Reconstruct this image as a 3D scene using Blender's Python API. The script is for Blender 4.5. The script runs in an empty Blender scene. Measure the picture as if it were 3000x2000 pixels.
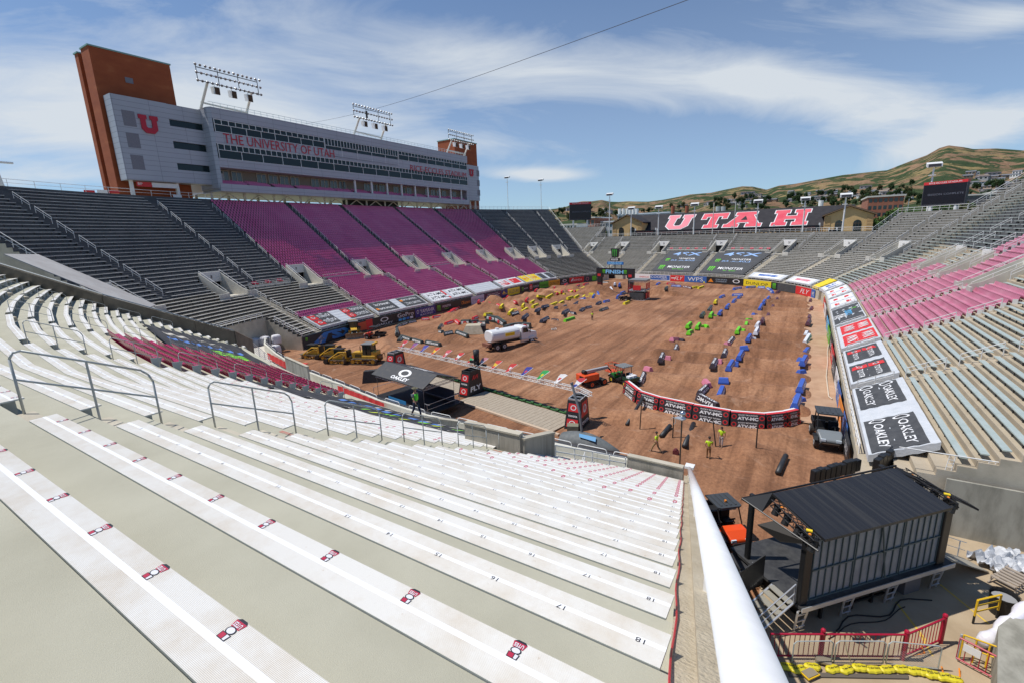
import bpy, math, random
from mathutils import Matrix, Vector
sc = bpy.context.scene
COL = sc.collection
FX = 1373.19
RW = Matrix(((0.84916315, -0.08908631, 0.52056275), (0.52701099, 0.20708291, -0.82424273), (-0.0343709, 0.97425885, 0.22279664)))
CAM = Vector((0, 0, 17.5))
cd = bpy.data.cameras.new('camera'); cam = bpy.data.objects.new('camera', cd); COL.objects.link(cam)
cam.matrix_world = Matrix.Translation(CAM) @ RW.to_4x4()
cd.sensor_width = 36; cd.lens = FX * 36 / 3000; cd.clip_start = 0.05; cd.clip_end = 20000
sc.camera = cam
SUN_EL, SUN_DIR = math.radians(62), math.radians(28)      # shadows run towards +x, a little +y
ld = bpy.data.lights.new('sun', 'SUN'); ld.energy = 4.3; ld.angle = math.radians(0.5); ld.color = (1.0, 0.955, 0.89)
sun = bpy.data.objects.new('sun', ld); COL.objects.link(sun)
dv = Vector((math.cos(SUN_DIR) * math.cos(SUN_EL), math.sin(SUN_DIR) * math.cos(SUN_EL), -math.sin(SUN_EL)))
sun.rotation_euler = dv.to_track_quat('-Z', 'Y').to_euler(); sun.location = (-60, -20, 120)
w = bpy.data.worlds.new('World'); sc.world = w; w.use_nodes = True
nt = w.node_tree; nt.nodes.clear()
def nn(t, typ, **k):
 n = t.nodes.new(typ)
 for a, b in k.items(): setattr(n, a, b)
 return n
sky = nn(nt, 'ShaderNodeTexSky', sky_type='NISHITA', sun_disc=False, sun_elevation=SUN_EL, sun_rotation=math.atan2(-dv.x, -dv.y))
sky.air_density = 1.0; sky.dust_density = 0.6; sky.ozone_density = 2.2; sky.altitude = 1400
tc = nn(nt, 'ShaderNodeTexCoord')
sep = nn(nt, 'ShaderNodeSeparateXYZ'); nt.links.new(tc.outputs['Generated'], sep.inputs[0])
SC = Vector((-.535, .822, .2)).normalized(); SE = Vector((.838, .545, 0)).normalized(); SV = SE.cross(SC) * -1
SV = SV if SV.z > 0 else -SV
def dot_(v):
 n = nn(nt, 'ShaderNodeVectorMath', operation='DOT_PRODUCT'); n.inputs[1].default_value = v; nt.links.new(tc.outputs['Generated'], n.inputs[0]); return n.outputs['Value']
def ma(op, a, b=None, c=None):
 n = nn(nt, 'ShaderNodeMath', operation=op)
 for i, x in enumerate((a, b, c)):
  if x is None: continue
  if isinstance(x, (int, float)): n.inputs[i].default_value = x
  else: nt.links.new(x, n.inputs[i])
 return n.outputs[0]
dc = ma('MAXIMUM', dot_(SC), .05); uu = ma('DIVIDE', dot_(SE), dc); vv = ma('DIVIDE', dot_(SV), dc)
def uv_of(px, py):
 d = RW0 @ Vector((px * 1.2755 - 1500, -(py * 1.2755 - 1000), -FX)); return d.dot(SE) / d.dot(SC), d.dot(SV) / d.dot(SC)
RW0 = RW; tot = None
for (x0, y0, x1, y1, wd, amp) in ((980, 170, 2250, 225, 75, .22), (1450, 110, 2000, 240, 70, .16), (1900, 230, 2500, 330, 60, .10), (-300, 190, 950, 250, 150, .27), (-200, 330, 700, 330, 80, .17), (900, 90, 1350, 170, 60, .13), (1950, 395, 2450, 235, 50, .30), (2180, 60, 2450, 20, 40, .2), (860, 330, 1230, 345, 40, .14), (1120, 398, 1350, 405, 14, .32), (200, 60, 900, 30, 60, .05), (-100, 400, 300, 410, 25, .16), (1700, 0, 2350, 60, 80, .11)):
 a, b = uv_of(x0, y0), uv_of(x1, y1); cu, cv = (a[0] + b[0]) / 2, (a[1] + b[1]) / 2; L_ = math.hypot(b[0] - a[0], b[1] - a[1]) / 2; an = math.atan2(b[1] - a[1], b[0] - a[0]); wv_ = abs(uv_of((x0 + x1) / 2, (y0 + y1) / 2 + wd)[1] - cv)
 du = ma('SUBTRACT', uu, cu); dvv = ma('SUBTRACT', vv, cv)
 p_ = ma('ADD', ma('MULTIPLY', du, math.cos(an) / L_), ma('MULTIPLY', dvv, math.sin(an) / L_)); q_ = ma('ADD', ma('MULTIPLY', du, -math.sin(an) / wv_), ma('MULTIPLY', dvv, math.cos(an) / wv_))
 r2 = ma('ADD', ma('MULTIPLY', p_, p_), ma('MULTIPLY', q_, q_)); g_ = ma('MULTIPLY', ma('EXPONENT', ma('MULTIPLY', r2, -.8)), amp); tot = g_ if tot is None else ma('ADD', tot, g_)
cmb = nn(nt, 'ShaderNodeCombineXYZ'); nt.links.new(ma('ADD', uu, ma('MULTIPLY', vv, .9)), cmb.inputs[0]); nt.links.new(ma('MULTIPLY', vv, 4.6), cmb.inputs[1])
n1 = nn(nt, 'ShaderNodeTexNoise'); n1.inputs['Scale'].default_value = 2.1; n1.inputs['Detail'].default_value = 11; n1.inputs['Roughness'].default_value = 0.62; n1.inputs['Distortion'].default_value = 0.7
nt.links.new(cmb.outputs[0], n1.inputs['Vector'])
mmv = ma('ADD', ma('MULTIPLY', n1.outputs[0], .62), tot)
cr = nn(nt, 'ShaderNodeValToRGB'); cr.color_ramp.elements[0].position = 0.31; cr.color_ramp.elements[1].position = 0.66
cr.color_ramp.elements[0].color = (0, 0, 0, 1); cr.color_ramp.elements[1].color = (.95, .95, .95, 1)
nt.links.new(mmv, cr.inputs[0])
hz = nn(nt, 'ShaderNodeMapRange'); hz.inputs['From Min'].default_value = 0.0; hz.inputs['From Max'].default_value = 0.62
hz.inputs['To Min'].default_value = 0.40; hz.inputs['To Max'].default_value = 0.0; nt.links.new(sep.outputs[2], hz.inputs['Value'])
mxx = nn(nt, 'ShaderNodeMath', operation='MAXIMUM'); nt.links.new(cr.outputs[0], mxx.inputs[0]); nt.links.new(hz.outputs[0], mxx.inputs[1])
tint = nn(nt, 'ShaderNodeMix', data_type='RGBA', blend_type='MULTIPLY'); tint.inputs[0].default_value = 1
tint.inputs[7].default_value = (0.48, 0.80, 1.04, 1); nt.links.new(sky.outputs[0], tint.inputs[6])
mixc = nn(nt, 'ShaderNodeMix', data_type='RGBA'); mixc.inputs[7].default_value = (6.6, 7.1, 7.6, 1)
nt.links.new(mxx.outputs[0], mixc.inputs[0]); nt.links.new(tint.outputs[2], mixc.inputs[6])
bg = nn(nt, 'ShaderNodeBackground'); bg.inputs[1].default_value = 0.105; nt.links.new(mixc.outputs[2], bg.inputs[0])
wo = nn(nt, 'ShaderNodeOutputWorld'); nt.links.new(bg.outputs[0], wo.inputs[0])
sc.view_settings.view_transform = 'Standard'; sc.view_settings.look = 'None'; sc.view_settings.exposure = 0.0; sc.view_settings.gamma = 1
sc.render.engine = 'CYCLES'
def ray(u, v): return RW @ Vector((u - 1500, -(v - 1000), -FX))
def G(u, v, z=0.0):                 # point at height z seen at (u, v)
 d = ray(u, v); return CAM + d * ((z - CAM.z) / d.z)
def AX(u, v, x):
 d = ray(u, v); return CAM + d * ((x - CAM.x) / d.x)
def AY(u, v, y):
 d = ray(u, v); return CAM + d * ((y - CAM.y) / d.y)
_m = {}
def mat(name, c, rough=.7, metal=0., c2=None, sc_=3., det=5., bump=0., bsc=30., spec=None, lo=.35, hi=.65, emit=None, stretch=None, alpha=None):
 if name in _m: return _m[name]
 m = bpy.data.materials.new(name); m.use_nodes = True; t = m.node_tree; b = t.nodes['Principled BSDF']
 b.inputs['Base Color'].default_value = (*c, 1); b.inputs['Roughness'].default_value = rough; b.inputs['Metallic'].default_value = metal
 if spec is not None: b.inputs['Specular IOR Level'].default_value = spec
 if alpha is not None: b.inputs['Alpha'].default_value = alpha
 if c2 or bump:
  tcn = nn(t, 'ShaderNodeTexCoord'); v = tcn.outputs['Object']
  if stretch:
   mpn = nn(t, 'ShaderNodeMapping'); mpn.inputs['Scale'].default_value = stretch; t.links.new(v, mpn.inputs[0]); v = mpn.outputs[0]
 if c2:
  n = nn(t, 'ShaderNodeTexNoise'); n.inputs['Scale'].default_value = sc_; n.inputs['Detail'].default_value = det; n.inputs['Roughness'].default_value = .6
  t.links.new(v, n.inputs['Vector'])
  r = nn(t, 'ShaderNodeValToRGB'); r.color_ramp.elements[0].position = lo; r.color_ramp.elements[1].position = hi
  r.color_ramp.elements[0].color = (*c, 1); r.color_ramp.elements[1].color = (*c2, 1)
  t.links.new(n.outputs[0], r.inputs[0]); t.links.new(r.outputs[0], b.inputs['Base Color'])
 if bump:
  n = nn(t, 'ShaderNodeTexNoise'); n.inputs['Scale'].default_value = bsc; n.inputs['Detail'].default_value = 4
  t.links.new(v, n.inputs['Vector']); bn = nn(t, 'ShaderNodeBump'); bn.inputs['Strength'].default_value = bump; bn.inputs['Distance'].default_value = .05
  t.links.new(n.outputs[0], bn.inputs['Height']); t.links.new(bn.outputs[0], b.inputs['Normal'])
 if emit: b.inputs['Emission Color'].default_value = (*c, 1); b.inputs['Emission Strength'].default_value = emit
 _m[name] = m; return m
class MB:
 def __init__(s): s.v = []; s.f = []; s.m = []; s.uv = []; s.k = 0
 def face(s, pts, mi=None, uv=None):
  i = len(s.v); s.v.extend([tuple(p) for p in pts]); s.f.append(tuple(range(i, i + len(pts)))); s.m.append(s.k if mi is None else mi)
  s.uv.append(uv); return s
 def box(s, c, d, rz=0., M=None, mi=None):
  x, y, z = d[0] / 2, d[1] / 2, d[2] / 2; ca, sa = math.cos(rz), math.sin(rz); i = len(s.v)
  for a in (-x, x):
   for b in (-y, y):
    for e in (-z, z):
     p = Vector((c[0] + a * ca - b * sa, c[1] + a * sa + b * ca, c[2] + e))
     s.v.append(tuple(M @ p) if M is not None else tuple(p))
  for q in ((0, 1, 3, 2), (4, 6, 7, 5), (0, 4, 5, 1), (2, 3, 7, 6), (0, 2, 6, 4), (1, 5, 7, 3)):
   s.f.append(tuple(i + t for t in q)); s.m.append(s.k if mi is None else mi); s.uv.append(None)
  return s
 def bx(s, x0, x1, y0, y1, z0, z1, M=None, mi=None): return s.box(((x0 + x1) / 2, (y0 + y1) / 2, (z0 + z1) / 2), (x1 - x0, y1 - y0, z1 - z0), 0, M, mi)
 def tube(s, p, q, r, n=6, r2=None, cap=True, M=None, mi=None):
  p = Vector(p); q = Vector(q)
  if M is not None: p = M @ p; q = M @ q
  d = q - p
  if d.length < 1e-6: return s
  d.normalize(); a = d.orthogonal().normalized(); b = d.cross(a); r2 = r if r2 is None else r2; i = len(s.v)
  for k in range(n):
   t = 2 * math.pi * k / n; o = a * math.cos(t) + b * math.sin(t)
   s.v.append(tuple(p + o * r)); s.v.append(tuple(q + o * r2))
  for k in range(n):
   j = (k + 1) % n; s.f.append((i + 2 * k, i + 2 * j, i + 2 * j + 1, i + 2 * k + 1)); s.m.append(s.k if mi is None else mi); s.uv.append(None)
  if cap:
   s.f.append(tuple(i + 2 * k for k in range(n))[::-1]); s.f.append(tuple(i + 2 * k + 1 for k in range(n)))
   s.m += [s.k if mi is None else mi] * 2; s.uv += [None, None]
  return s
 def path(s, pts, r, n=6, M=None):
  for a, b in zip(pts, pts[1:]): s.tube(a, b, r, n, M=M)
  return s
 def sec(s, secs, M=None, mi=None, cap=True):   # loft through cross sections of equal point count
  i = len(s.v); n = len(secs[0])
  for S_ in secs:
   for p in S_: s.v.append(tuple(M @ Vector(p)) if M is not None else tuple(p))
  for a in range(len(secs) - 1):
   for k in range(n):
    j = (k + 1) % n; s.f.append((i + a * n + k, i + a * n + j, i + (a + 1) * n + j, i + (a + 1) * n + k)); s.m.append(s.k if mi is None else mi); s.uv.append(None)
  if cap:
   s.f.append(tuple(i + k for k in range(n))[::-1]); s.f.append(tuple(i + (len(secs) - 1) * n + k for k in range(n)))
   s.m += [s.k if mi is None else mi] * 2; s.uv += [None, None]
  return s
 def prism(s, poly, z0, z1, M=None, mi=None):
  return s.sec([[(x, y, z0) for x, y in poly], [(x, y, z1) for x, y in poly]], M, mi)
 def ball(s, c, r, M=None, n=8, mi=None, sq=(1, 1, 1)):
  return s.sec([[(c[0] + sq[0] * r * math.sin(t) * math.cos(2 * math.pi * k / n), c[1] + sq[1] * r * math.sin(t) * math.sin(2 * math.pi * k / n), c[2] - sq[2] * r * math.cos(t)) for k in range(n)] for t in [math.pi * (q + .02) / (n // 2 + .04) for q in range(n // 2 + 1)]], M, mi)
 def build(s, name, mats, parent=None, smooth=False, bevel=0.):
  me = bpy.data.meshes.new(name); me.from_pydata(s.v, [], s.f)
  for m in (mats if isinstance(mats, (list, tuple)) else [mats]): me.materials.append(m)
  me.polygons.foreach_set('material_index', s.m)
  if any(u is not None for u in s.uv):
   ul = me.uv_layers.new(name='UV'); fl = []
   for f, u in zip(s.f, s.uv):
    if u is None: fl += [0.0] * (2 * len(f))
    else:
     for a in u: fl += [a[0], a[1]]
   ul.data.foreach_set('uv', fl)
  if smooth: me.polygons.foreach_set('use_smooth', [True] * len(s.f))
  me.update(); me.validate()
  o = bpy.data.objects.new(name, me); COL.objects.link(o)
  if parent is not None: o.parent = parent
  if bevel:
   bm = o.modifiers.new('bevel', 'BEVEL'); bm.width = bevel; bm.segments = 2; bm.limit_method = 'ANGLE'
  return o
def tag(o, label=None, cat=None, group=None, kind=None):
 if label: o['label'] = label
 if cat: o['category'] = cat
 if group: o['group'] = group
 if kind: o['kind'] = kind
 return o
def thing(name, label, cat, loc=(0, 0, 0), rz=0., group=None):
 o = bpy.data.objects.new(name, None); COL.objects.link(o); o.location = loc; o.rotation_euler = (0, 0, rz); o.empty_display_size = .3
 return tag(o, label, cat, group)
def copy_tree(o, parent=None):
 c = o.copy(); COL.objects.link(c)
 if parent is not None: c.parent = parent
 for ch in list(o.children): copy_tree(ch, c)
 return c
def text_mesh(txt, size=1., extrude=0., offset=0., spacing=1., align='CENTER', shear=0.):
 cu = bpy.data.curves.new('t', 'FONT'); cu.body = txt; cu.size = size; cu.extrude = extrude; cu.offset = offset; cu.space_character = spacing
 cu.align_x = align; cu.align_y = 'CENTER'; cu.resolution_u = 2; cu.shear = shear
 o = bpy.data.objects.new('t', cu); COL.objects.link(o); bpy.context.view_layer.update()
 me = bpy.data.meshes.new_from_object(o); bpy.data.objects.remove(o); bpy.data.curves.remove(cu)
 return me
def text(name, txt, M, size, m, parent=None, width=None, height=None, **k):
 me = text_mesh(txt, size, **k)
 xs = [v.co.x for v in me.vertices]; ys = [v.co.y for v in me.vertices]
 if width and xs:
  cx = (max(xs) + min(xs)) / 2; cy = (max(ys) + min(ys)) / 2; fx = width / (max(xs) - min(xs)); fy = (height / (max(ys) - min(ys))) if height else fx
  for v in me.vertices: v.co.x = (v.co.x - cx) * fx; v.co.y = (v.co.y - cy) * fy
 me.materials.clear(); me.materials.append(m); me.transform(M)
 o = bpy.data.objects.new(name, me); COL.objects.link(o)
 if parent is not None: o.parent = parent
 return o
def frame(o, xdir, ydir):           # matrix with given x and y axes
 x = Vector(xdir).normalized(); z = x.cross(Vector(ydir)).normalized(); y = z.cross(x)
 return Matrix(((x.x, y.x, z.x, o[0]), (x.y, y.y, z.y, o[1]), (x.z, y.z, z.z, o[2]), (0, 0, 0, 1)))
ORD = ['first', 'second', 'third', 'fourth', 'fifth', 'sixth', 'seventh', 'eighth', 'ninth', 'tenth', 'eleventh', 'twelfth', 'thirteenth', 'fourteenth', 'fifteenth', 'sixteenth', 'seventeenth', 'eighteenth', 'nineteenth', 'twentieth', 'twenty-first', 'twenty-second', 'twenty-third', 'twenty-fourth', 'twenty-fifth', 'twenty-sixth', 'twenty-seventh', 'twenty-eighth', 'twenty-ninth', 'thirtieth', 'thirty-first', 'thirty-second', 'thirty-third', 'thirty-fourth', 'thirty-fifth']
rnd = random.Random(7)
CONC = mat('concrete_light', (.42, .38, .30), .9, c2=(.56, .51, .41), sc_=.7, bump=.35, bsc=25)
CONCW = mat('concrete_stained', (.16, .15, .12), .9, c2=(.42, .39, .33), sc_=.8, det=8, lo=.2, hi=.55, stretch=(3, 3, .35), bump=.3, bsc=10)
TREAD = mat('terrace_concrete', (.40, .385, .30), .93, c2=(.485, .47, .375), sc_=.8, det=12, bump=.3, bsc=260, lo=.3, hi=.66)
TREADG = mat('terrace_grey', (.085, .09, .095), .9, c2=(.13, .132, .135), sc_=.4)
TREADT = mat('terrace_tan', (.38, .32, .235), .9, c2=(.47, .40, .30), sc_=.5, det=9, bump=.2)
WHITE = mat('white_paint', (.78, .78, .76), .4)
WHITEP = mat('white_gloss_pipe', (.80, .81, .82), .22, c2=(.74, .75, .76), sc_=6)
STEEL = mat('galvanised', (.50, .53, .52), .45, .15, c2=(.40, .43, .42), sc_=8)
BLACK = mat('black_matt', (.012, .012, .013), .6)
BLACKF = mat('black_fabric', (.03, .03, .033), .8, c2=(.045, .045, .05), sc_=4, bump=.3, bsc=6)
RUB = mat('tyre_rubber', (.018, .018, .018), .85, c2=(.06, .04, .03), sc_=5)
REDM = mat('red_print', (.62, .03, .035), .5)
BLUEM = mat('blue_print', (.03, .10, .48), .5)
YELM = mat('yellow_print', (.85, .62, .02), .5)
GREM = mat('green_print', (.14, .6, .03), .5)
WHM = mat('white_print', (.8, .8, .8), .5)
ORM = mat('orange_print', (.8, .25, .02), .5)
BLM = mat('black_print', (.02, .02, .022), .5)
GLASS = mat('dark_glass', (.006, .02, .024), .12, spec=.8)
ALU = mat('aluminium_truss', (.62, .63, .64), .3, .6)
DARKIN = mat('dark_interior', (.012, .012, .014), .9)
# ================= GROUND =================
gm = mat('dry_ground', (.28, .24, .16), .95, c2=(.18, .2, .1), sc_=.02)
o = MB().face([(-6000, -1500, -.6), (6000, -1500, -.6), (6000, 7000, -.6), (-6000, 7000, -.6)]).build('ground', gm); tag(o, kind='structure')
def seg(px, py, a, b):
 dx, dy = b[0] - a[0], b[1] - a[1]; L = dx * dx + dy * dy
 t = max(0, min(1, ((px - a[0]) * dx + (py - a[1]) * dy) / L)); return math.hypot(px - a[0] - t * dx, py - a[1] - t * dy), t
from mathutils import noise
def g2(u, v): p = G(u, v); return (p.x, p.y)
LANES = [((-1.2, 47), (-5.2, 128), 5.2, 5.6, .75), ((-12.5, 52), (-15.5, 118), 4.2, 5.9, .7),
         ((-45, 75), (-52, 132), 4.5, 4.2, .7), ((-52, 70), (-58, 125), 4., 4.4, .8), ((-62, 74), (-64, 140), 4., 9., 1.3)]
MOUNDS = [((-50, 139), 9, 7, 1.9), ((-51, 127), 6.5, 6, 1.8), ((-33, 130), 7, 3.5, 1.6), ((-62, 84), 5, 7, 1.8), ((-66, 96), 4, 5, 1.5), ((-52, 62), 8, 3, 1.0), ((-64, 62), 4, 4, .9),
          ((-7.5, 39.5), 3.0, 3.0, .5), ((-2.2, 38.5), 2.6, 3.0, .6), ((-12, 41.5), 5, 2.2, .8), ((-2, 42), 5, 1.6, .7), ((-47, 150), 7, 3, 1.2), ((-28, 150), 8, 2.5, .7), ((-36, 141), 5, 3, .9)]
def dirt_h(x, y):
 h = .10 * noise.noise((x * .25, y * .25, 0)) + .05 * noise.noise((x * .9, y * .9, 3))
 for a, b, w_, wl, hh in LANES:
  d, t = seg(x, y, a, b)
  if d < w_ + 1.5 and 0 < t < 1:
   L = math.hypot(b[0] - a[0], b[1] - a[1]); f = min(1, max(0, (w_ + 1.5 - d) / 1.5)); e = min(1, t * L / 2, (1 - t) * L / 2)
   h += hh * f * e * (.5 - .5 * math.cos(2 * math.pi * t * L / wl)) ** 1.4
 for c, rx, ry, hh in MOUNDS:
  q = ((x - c[0]) / rx) ** 2 + ((y - c[1]) / ry) ** 2
  if q < 1: h += hh * (1 - q) ** 1.5
 if x > .9: h *= max(0., 1 - (x - .9) * 1.2)
 r = math.hypot((x + 49.5) / 1.45, y - 60.5)
 h += .55 * math.exp(-((r - 9.6) / .9) ** 2)
 h += .03 * math.sin((x * .93 + y * .30) * 2.2 + 1.5 * noise.noise((x * .05, y * .05, 9)))
 rough = noise.noise((x * 1.7, y * 1.7, 7)); h += .07 * rough * (0 if x > 1.2 and y > 45 else 1 if (y < 46 and x > -14) or x < -48 else .35)
 return h
X0, X1, Y0, Y1, ST = -90, 9, 14, 186, .42
nx = int((X1 - X0) / ST); ny = int((Y1 - Y0) / ST)
vs = [(X0 + i * ST, Y0 + j * ST, dirt_h(X0 + i * ST, Y0 + j * ST)) for j in range(ny + 1) for i in range(nx + 1)]
fs = [(j * (nx + 1) + i, j * (nx + 1) + i + 1, (j + 1) * (nx + 1) + i + 1, (j + 1) * (nx + 1) + i) for j in range(ny) for i in range(nx)]
dm = bpy.data.materials.new('track_dirt'); dm.use_nodes = True; t = dm.node_tree; b = t.nodes['Principled BSDF']; b.inputs['Roughness'].default_value = .95
tcn = nn(t, 'ShaderNodeTexCoord')
def noi(scale, det, stretch=None, rot=0, dist=0., rough=.6):
 v = tcn.outputs['Object']
 if stretch:
  q = nn(t, 'ShaderNodeMapping'); q.inputs['Scale'].default_value = stretch; q.inputs['Rotation'].default_value = (0, 0, rot); t.links.new(v, q.inputs[0]); v = q.outputs[0]
 n = nn(t, 'ShaderNodeTexNoise'); n.inputs['Scale'].default_value = scale; n.inputs['Detail'].default_value = det; n.inputs['Distortion'].default_value = dist; n.inputs['Roughness'].default_value = rough
 t.links.new(v, n.inputs['Vector']); return n
def ramp(n, stops):
 r = nn(t, 'ShaderNodeValToRGB'); e = r.color_ramp.elements
 while len(e) < len(stops): e.new(.5)
 for k, (p, c) in enumerate(stops): e[k].position = p; e[k].color = (*c, 1)
 t.links.new(n.outputs[0], r.inputs[0]); return r
base = ramp(noi(.07, 6, dist=.4), [(.3, (.20, .092, .045)), (.5, (.29, .138, .070)), (.7, (.43, .235, .135))])
lines = ramp(noi(.5, 6, (1.9, .10, 1), math.radians(14), .3), [(.36, (.66, .62, .58)), (.5, (.98, .97, .96)), (.66, (1.18, 1.2, 1.2))])
fine = ramp(noi(3.2, 8, rough=.75), [(.3, (.62, .58, .55)), (.55, (1.05, 1.03, 1.0)), (.75, (1.3, 1.28, 1.25))])
pale = ramp(noi(.5, 5, dist=.8), [(.60, (0, 0, 0)), (.78, (.32, .32, .32))])
m1 = nn(t, 'ShaderNodeMix', data_type='RGBA', blend_type='MULTIPLY'); m1.inputs[0].default_value = 1; t.links.new(base.outputs[0], m1.inputs[6]); t.links.new(lines.outputs[0], m1.inputs[7])
m2 = nn(t, 'ShaderNodeMix', data_type='RGBA', blend_type='MULTIPLY'); m2.inputs[0].default_value = 1; t.links.new(m1.outputs[2], m2.inputs[6]); t.links.new(fine.outputs[0], m2.inputs[7])
m3 = nn(t, 'ShaderNodeMix', data_type='RGBA'); m3.inputs[7].default_value = (.62, .47, .36, 1); t.links.new(pale.outputs[0], m3.inputs[0]); t.links.new(m2.outputs[2], m3.inputs[6])
t.links.new(m3.outputs[2], b.inputs['Base Color'])
bp = nn(t, 'ShaderNodeBump'); bp.inputs['Strength'].default_value = .9; bp.inputs['Distance'].default_value = .12
bn_ = noi(2.6, 9, (1.2, .6, 1), math.radians(14), rough=.7); t.links.new(bn_.outputs[0], bp.inputs['Height']); t.links.new(bp.outputs[0], b.inputs['Normal'])
me = bpy.data.meshes.new('dirt_track'); me.from_pydata(vs, [], fs); me.materials.append(dm); me.polygons.foreach_set('use_smooth', [True] * len(fs)); me.update()
o = bpy.data.objects.new('dirt_track', me); COL.objects.link(o); tag(o, kind='structure')
def H(x, y): return dirt_h(x, y)
def GD(u, v):                        # point of the dirt surface seen at (u, v)
 z = 0.
 for _ in range(6):
  p = G(u, v, z); z = H(p.x, p.y)
 return Vector((p.x, p.y, z))
strip = mat('compacted_clay', (.50, .32, .20), .95, c2=(.38, .22, .13), sc_=.6, det=7, lo=.35, hi=.7, bump=.5, bsc=4)
mb = MB()
for k in range(46):
 y0 = 47 + k * 1.9; y1 = y0 + 1.9
 a = -.6 + .5 * noise.noise((y0 * .2, 0, 0)); c = -.6 + .5 * noise.noise((y1 * .2, 0, 0))
 for q in range(6):
  f0, f1 = q / 6, (q + 1) / 6; xa0 = 1.3 + a + (2.6 - a) * f0; xa1 = 1.3 + a + (2.6 - a) * f1; xc0 = 1.3 + c + (2.6 - c) * f0; xc1 = 1.3 + c + (2.6 - c) * f1
  mb.face([(xa0, y0, .18), (xa1, y0, .18), (xc1, y1, .18), (xc0, y1, .18)])
tag(mb.build('service_path', strip), kind='structure')
SLAB = mat('apron_concrete', (.36, .27, .17), .9, c2=(.46, .36, .24), sc_=.5, det=8, bump=.2)
poly = [(-.4, 15), (16, 15), (16, 33.2), (8.2, 33.2), (4.2, 29.0), (-.6, 24.2)]
tag(MB().prism(poly, -.3, .22).build('apron', SLAB), kind='structure')
yl = mat('yellow_line', (.75, .5, .05), .7, c2=(.6, .42, .1), sc_=6)
def gl(a, b, w_, z=.226):
 d = (Vector(b) - Vector(a)); n_ = Vector((-d.y, d.x, 0)).normalized() * w_ / 2
 return [(a[0] - n_.x, a[1] - n_.y, z), (b[0] - n_.x, b[1] - n_.y, z), (b[0] + n_.x, b[1] + n_.y, z), (a[0] + n_.x, a[1] + n_.y, z)]
mb = MB()
SP = lambda a, b: (2000 + a * 1000 / 2240, 1300 + b * 1000 / 2240)
for q, r_ in (((1400, 1035), (1600, 1290)), ((1690, 920), (2010, 1180)), ((1560, 1250), (1640, 1390))):
 a = G(*SP(*q), .22); c = G(*SP(*r_), .22); mb.face(gl((a.x, a.y, 0), (c.x, c.y, 0), .09))
tag(mb.build('bay_marking', yl), kind='structure')
RID = [(1500, 622), (1560, 618), (1599, 615), (1633, 611), (1662, 605), (1681, 595), (1706, 590), (1734, 590), (1763, 586), (1786, 591), (1813, 592), (1840, 590), (1880, 591), (1900, 591), (1946, 585), (2022, 570), (2083, 565), (2114, 558), (2175, 546), (2206, 547), (2246, 556), (2282, 544), (2328, 539), (2420, 522), (2469, 513), (2577, 501), (2599, 499), (2660, 475), (2715, 455), (2752, 434), (2779, 426), (2822, 431), (2853, 437), (2920, 435), (3000, 441), (3120, 436), (3300, 450), (3600, 470), (4200, 480)]
az = [];
for u, v in RID:
 d = ray(u, v); az.append((math.atan2(d.x, d.y), d.z / math.hypot(d.x, d.y)))
def ridge(a):
 if a <= az[0][0]: return az[0][1]
 for (a0, e0), (a1, e1) in zip(az, az[1:]):
  if a <= a1: return e0 + (e1 - e0) * (a - a0) / (a1 - a0)
 return az[-1][1]
NA, NR = 420, 70; A0, A1 = az[0][0] - .05, az[-1][0]
vs = [];
for j in range(NR + 1):
 tj = j / NR; r = 520 + 3600 * tj
 for i in range(NA + 1):
  a = A0 + (A1 - A0) * i / NA; x, y = r * math.sin(a), r * math.cos(a); rc = 3400
  e = ridge(a) * rc; crest = 17.5 + e
  s = min(1, max(0, (r - 620) / (rc - 620))); base_ = s ** 1.45
  gul = noise.fractal((x / 420, y / 420, 5), 1., 2., 5); spur = abs(noise.noise((a * 16, r / 1600, 1)))
  h = -1 + crest * base_ + (gul * 34 - spur * 75 * s) * math.sin(math.pi * min(1, s * 1.0)) * min(1, crest / 220 + .25)
  if r > rc: h = crest - (r - rc) * .35
  fade = min(1, max(0, (i) / 14)); h = h * fade - (1 - fade) * 4
  vs.append((x, y, h))
fs = [(j * (NA + 1) + i, (j + 1) * (NA + 1) + i, (j + 1) * (NA + 1) + i + 1, j * (NA + 1) + i + 1) for j in range(NR) for i in range(NA)]
hm = bpy.data.materials.new('dry_hillside'); hm.use_nodes = True; t = hm.node_tree; b = t.nodes['Principled BSDF']; b.inputs['Roughness'].default_value = .95; b.inputs['Specular IOR Level'].default_value = .1
tcn = nn(t, 'ShaderNodeTexCoord')
tan = ramp(noi(.004, 7), [(.35, (.21, .13, .08)), (.5, (.26, .165, .10)), (.65, (.26, .20, .09))])
grn = ramp(noi(.0095, 12, dist=.9, rough=.66), [(.47, (0, 0, 0)), (.51, (1, 1, 1))])
m1 = nn(t, 'ShaderNodeMix', data_type='RGBA'); m1.inputs[7].default_value = (.045, .068, .028, 1); t.links.new(grn.outputs[0], m1.inputs[0]); t.links.new(tan.outputs[0], m1.inputs[6])
fin = ramp(noi(.05, 6), [(.3, (.7, .7, .7)), (.7, (1.25, 1.25, 1.25))])
m2 = nn(t, 'ShaderNodeMix', data_type='RGBA', blend_type='MULTIPLY'); m2.inputs[0].default_value = 1; t.links.new(m1.outputs[2], m2.inputs[6]); t.links.new(fin.outputs[0], m2.inputs[7])
t.links.new(m2.outputs[2], b.inputs['Base Color'])
bp = nn(t, 'ShaderNodeBump'); bp.inputs['Strength'].default_value = .8; bp.inputs['Distance'].default_value = 22; nb_ = noi(.016, 12, rough=.65); t.links.new(nb_.outputs[0], bp.inputs['Height']); t.links.new(bp.outputs[0], b.inputs['Normal'])
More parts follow.
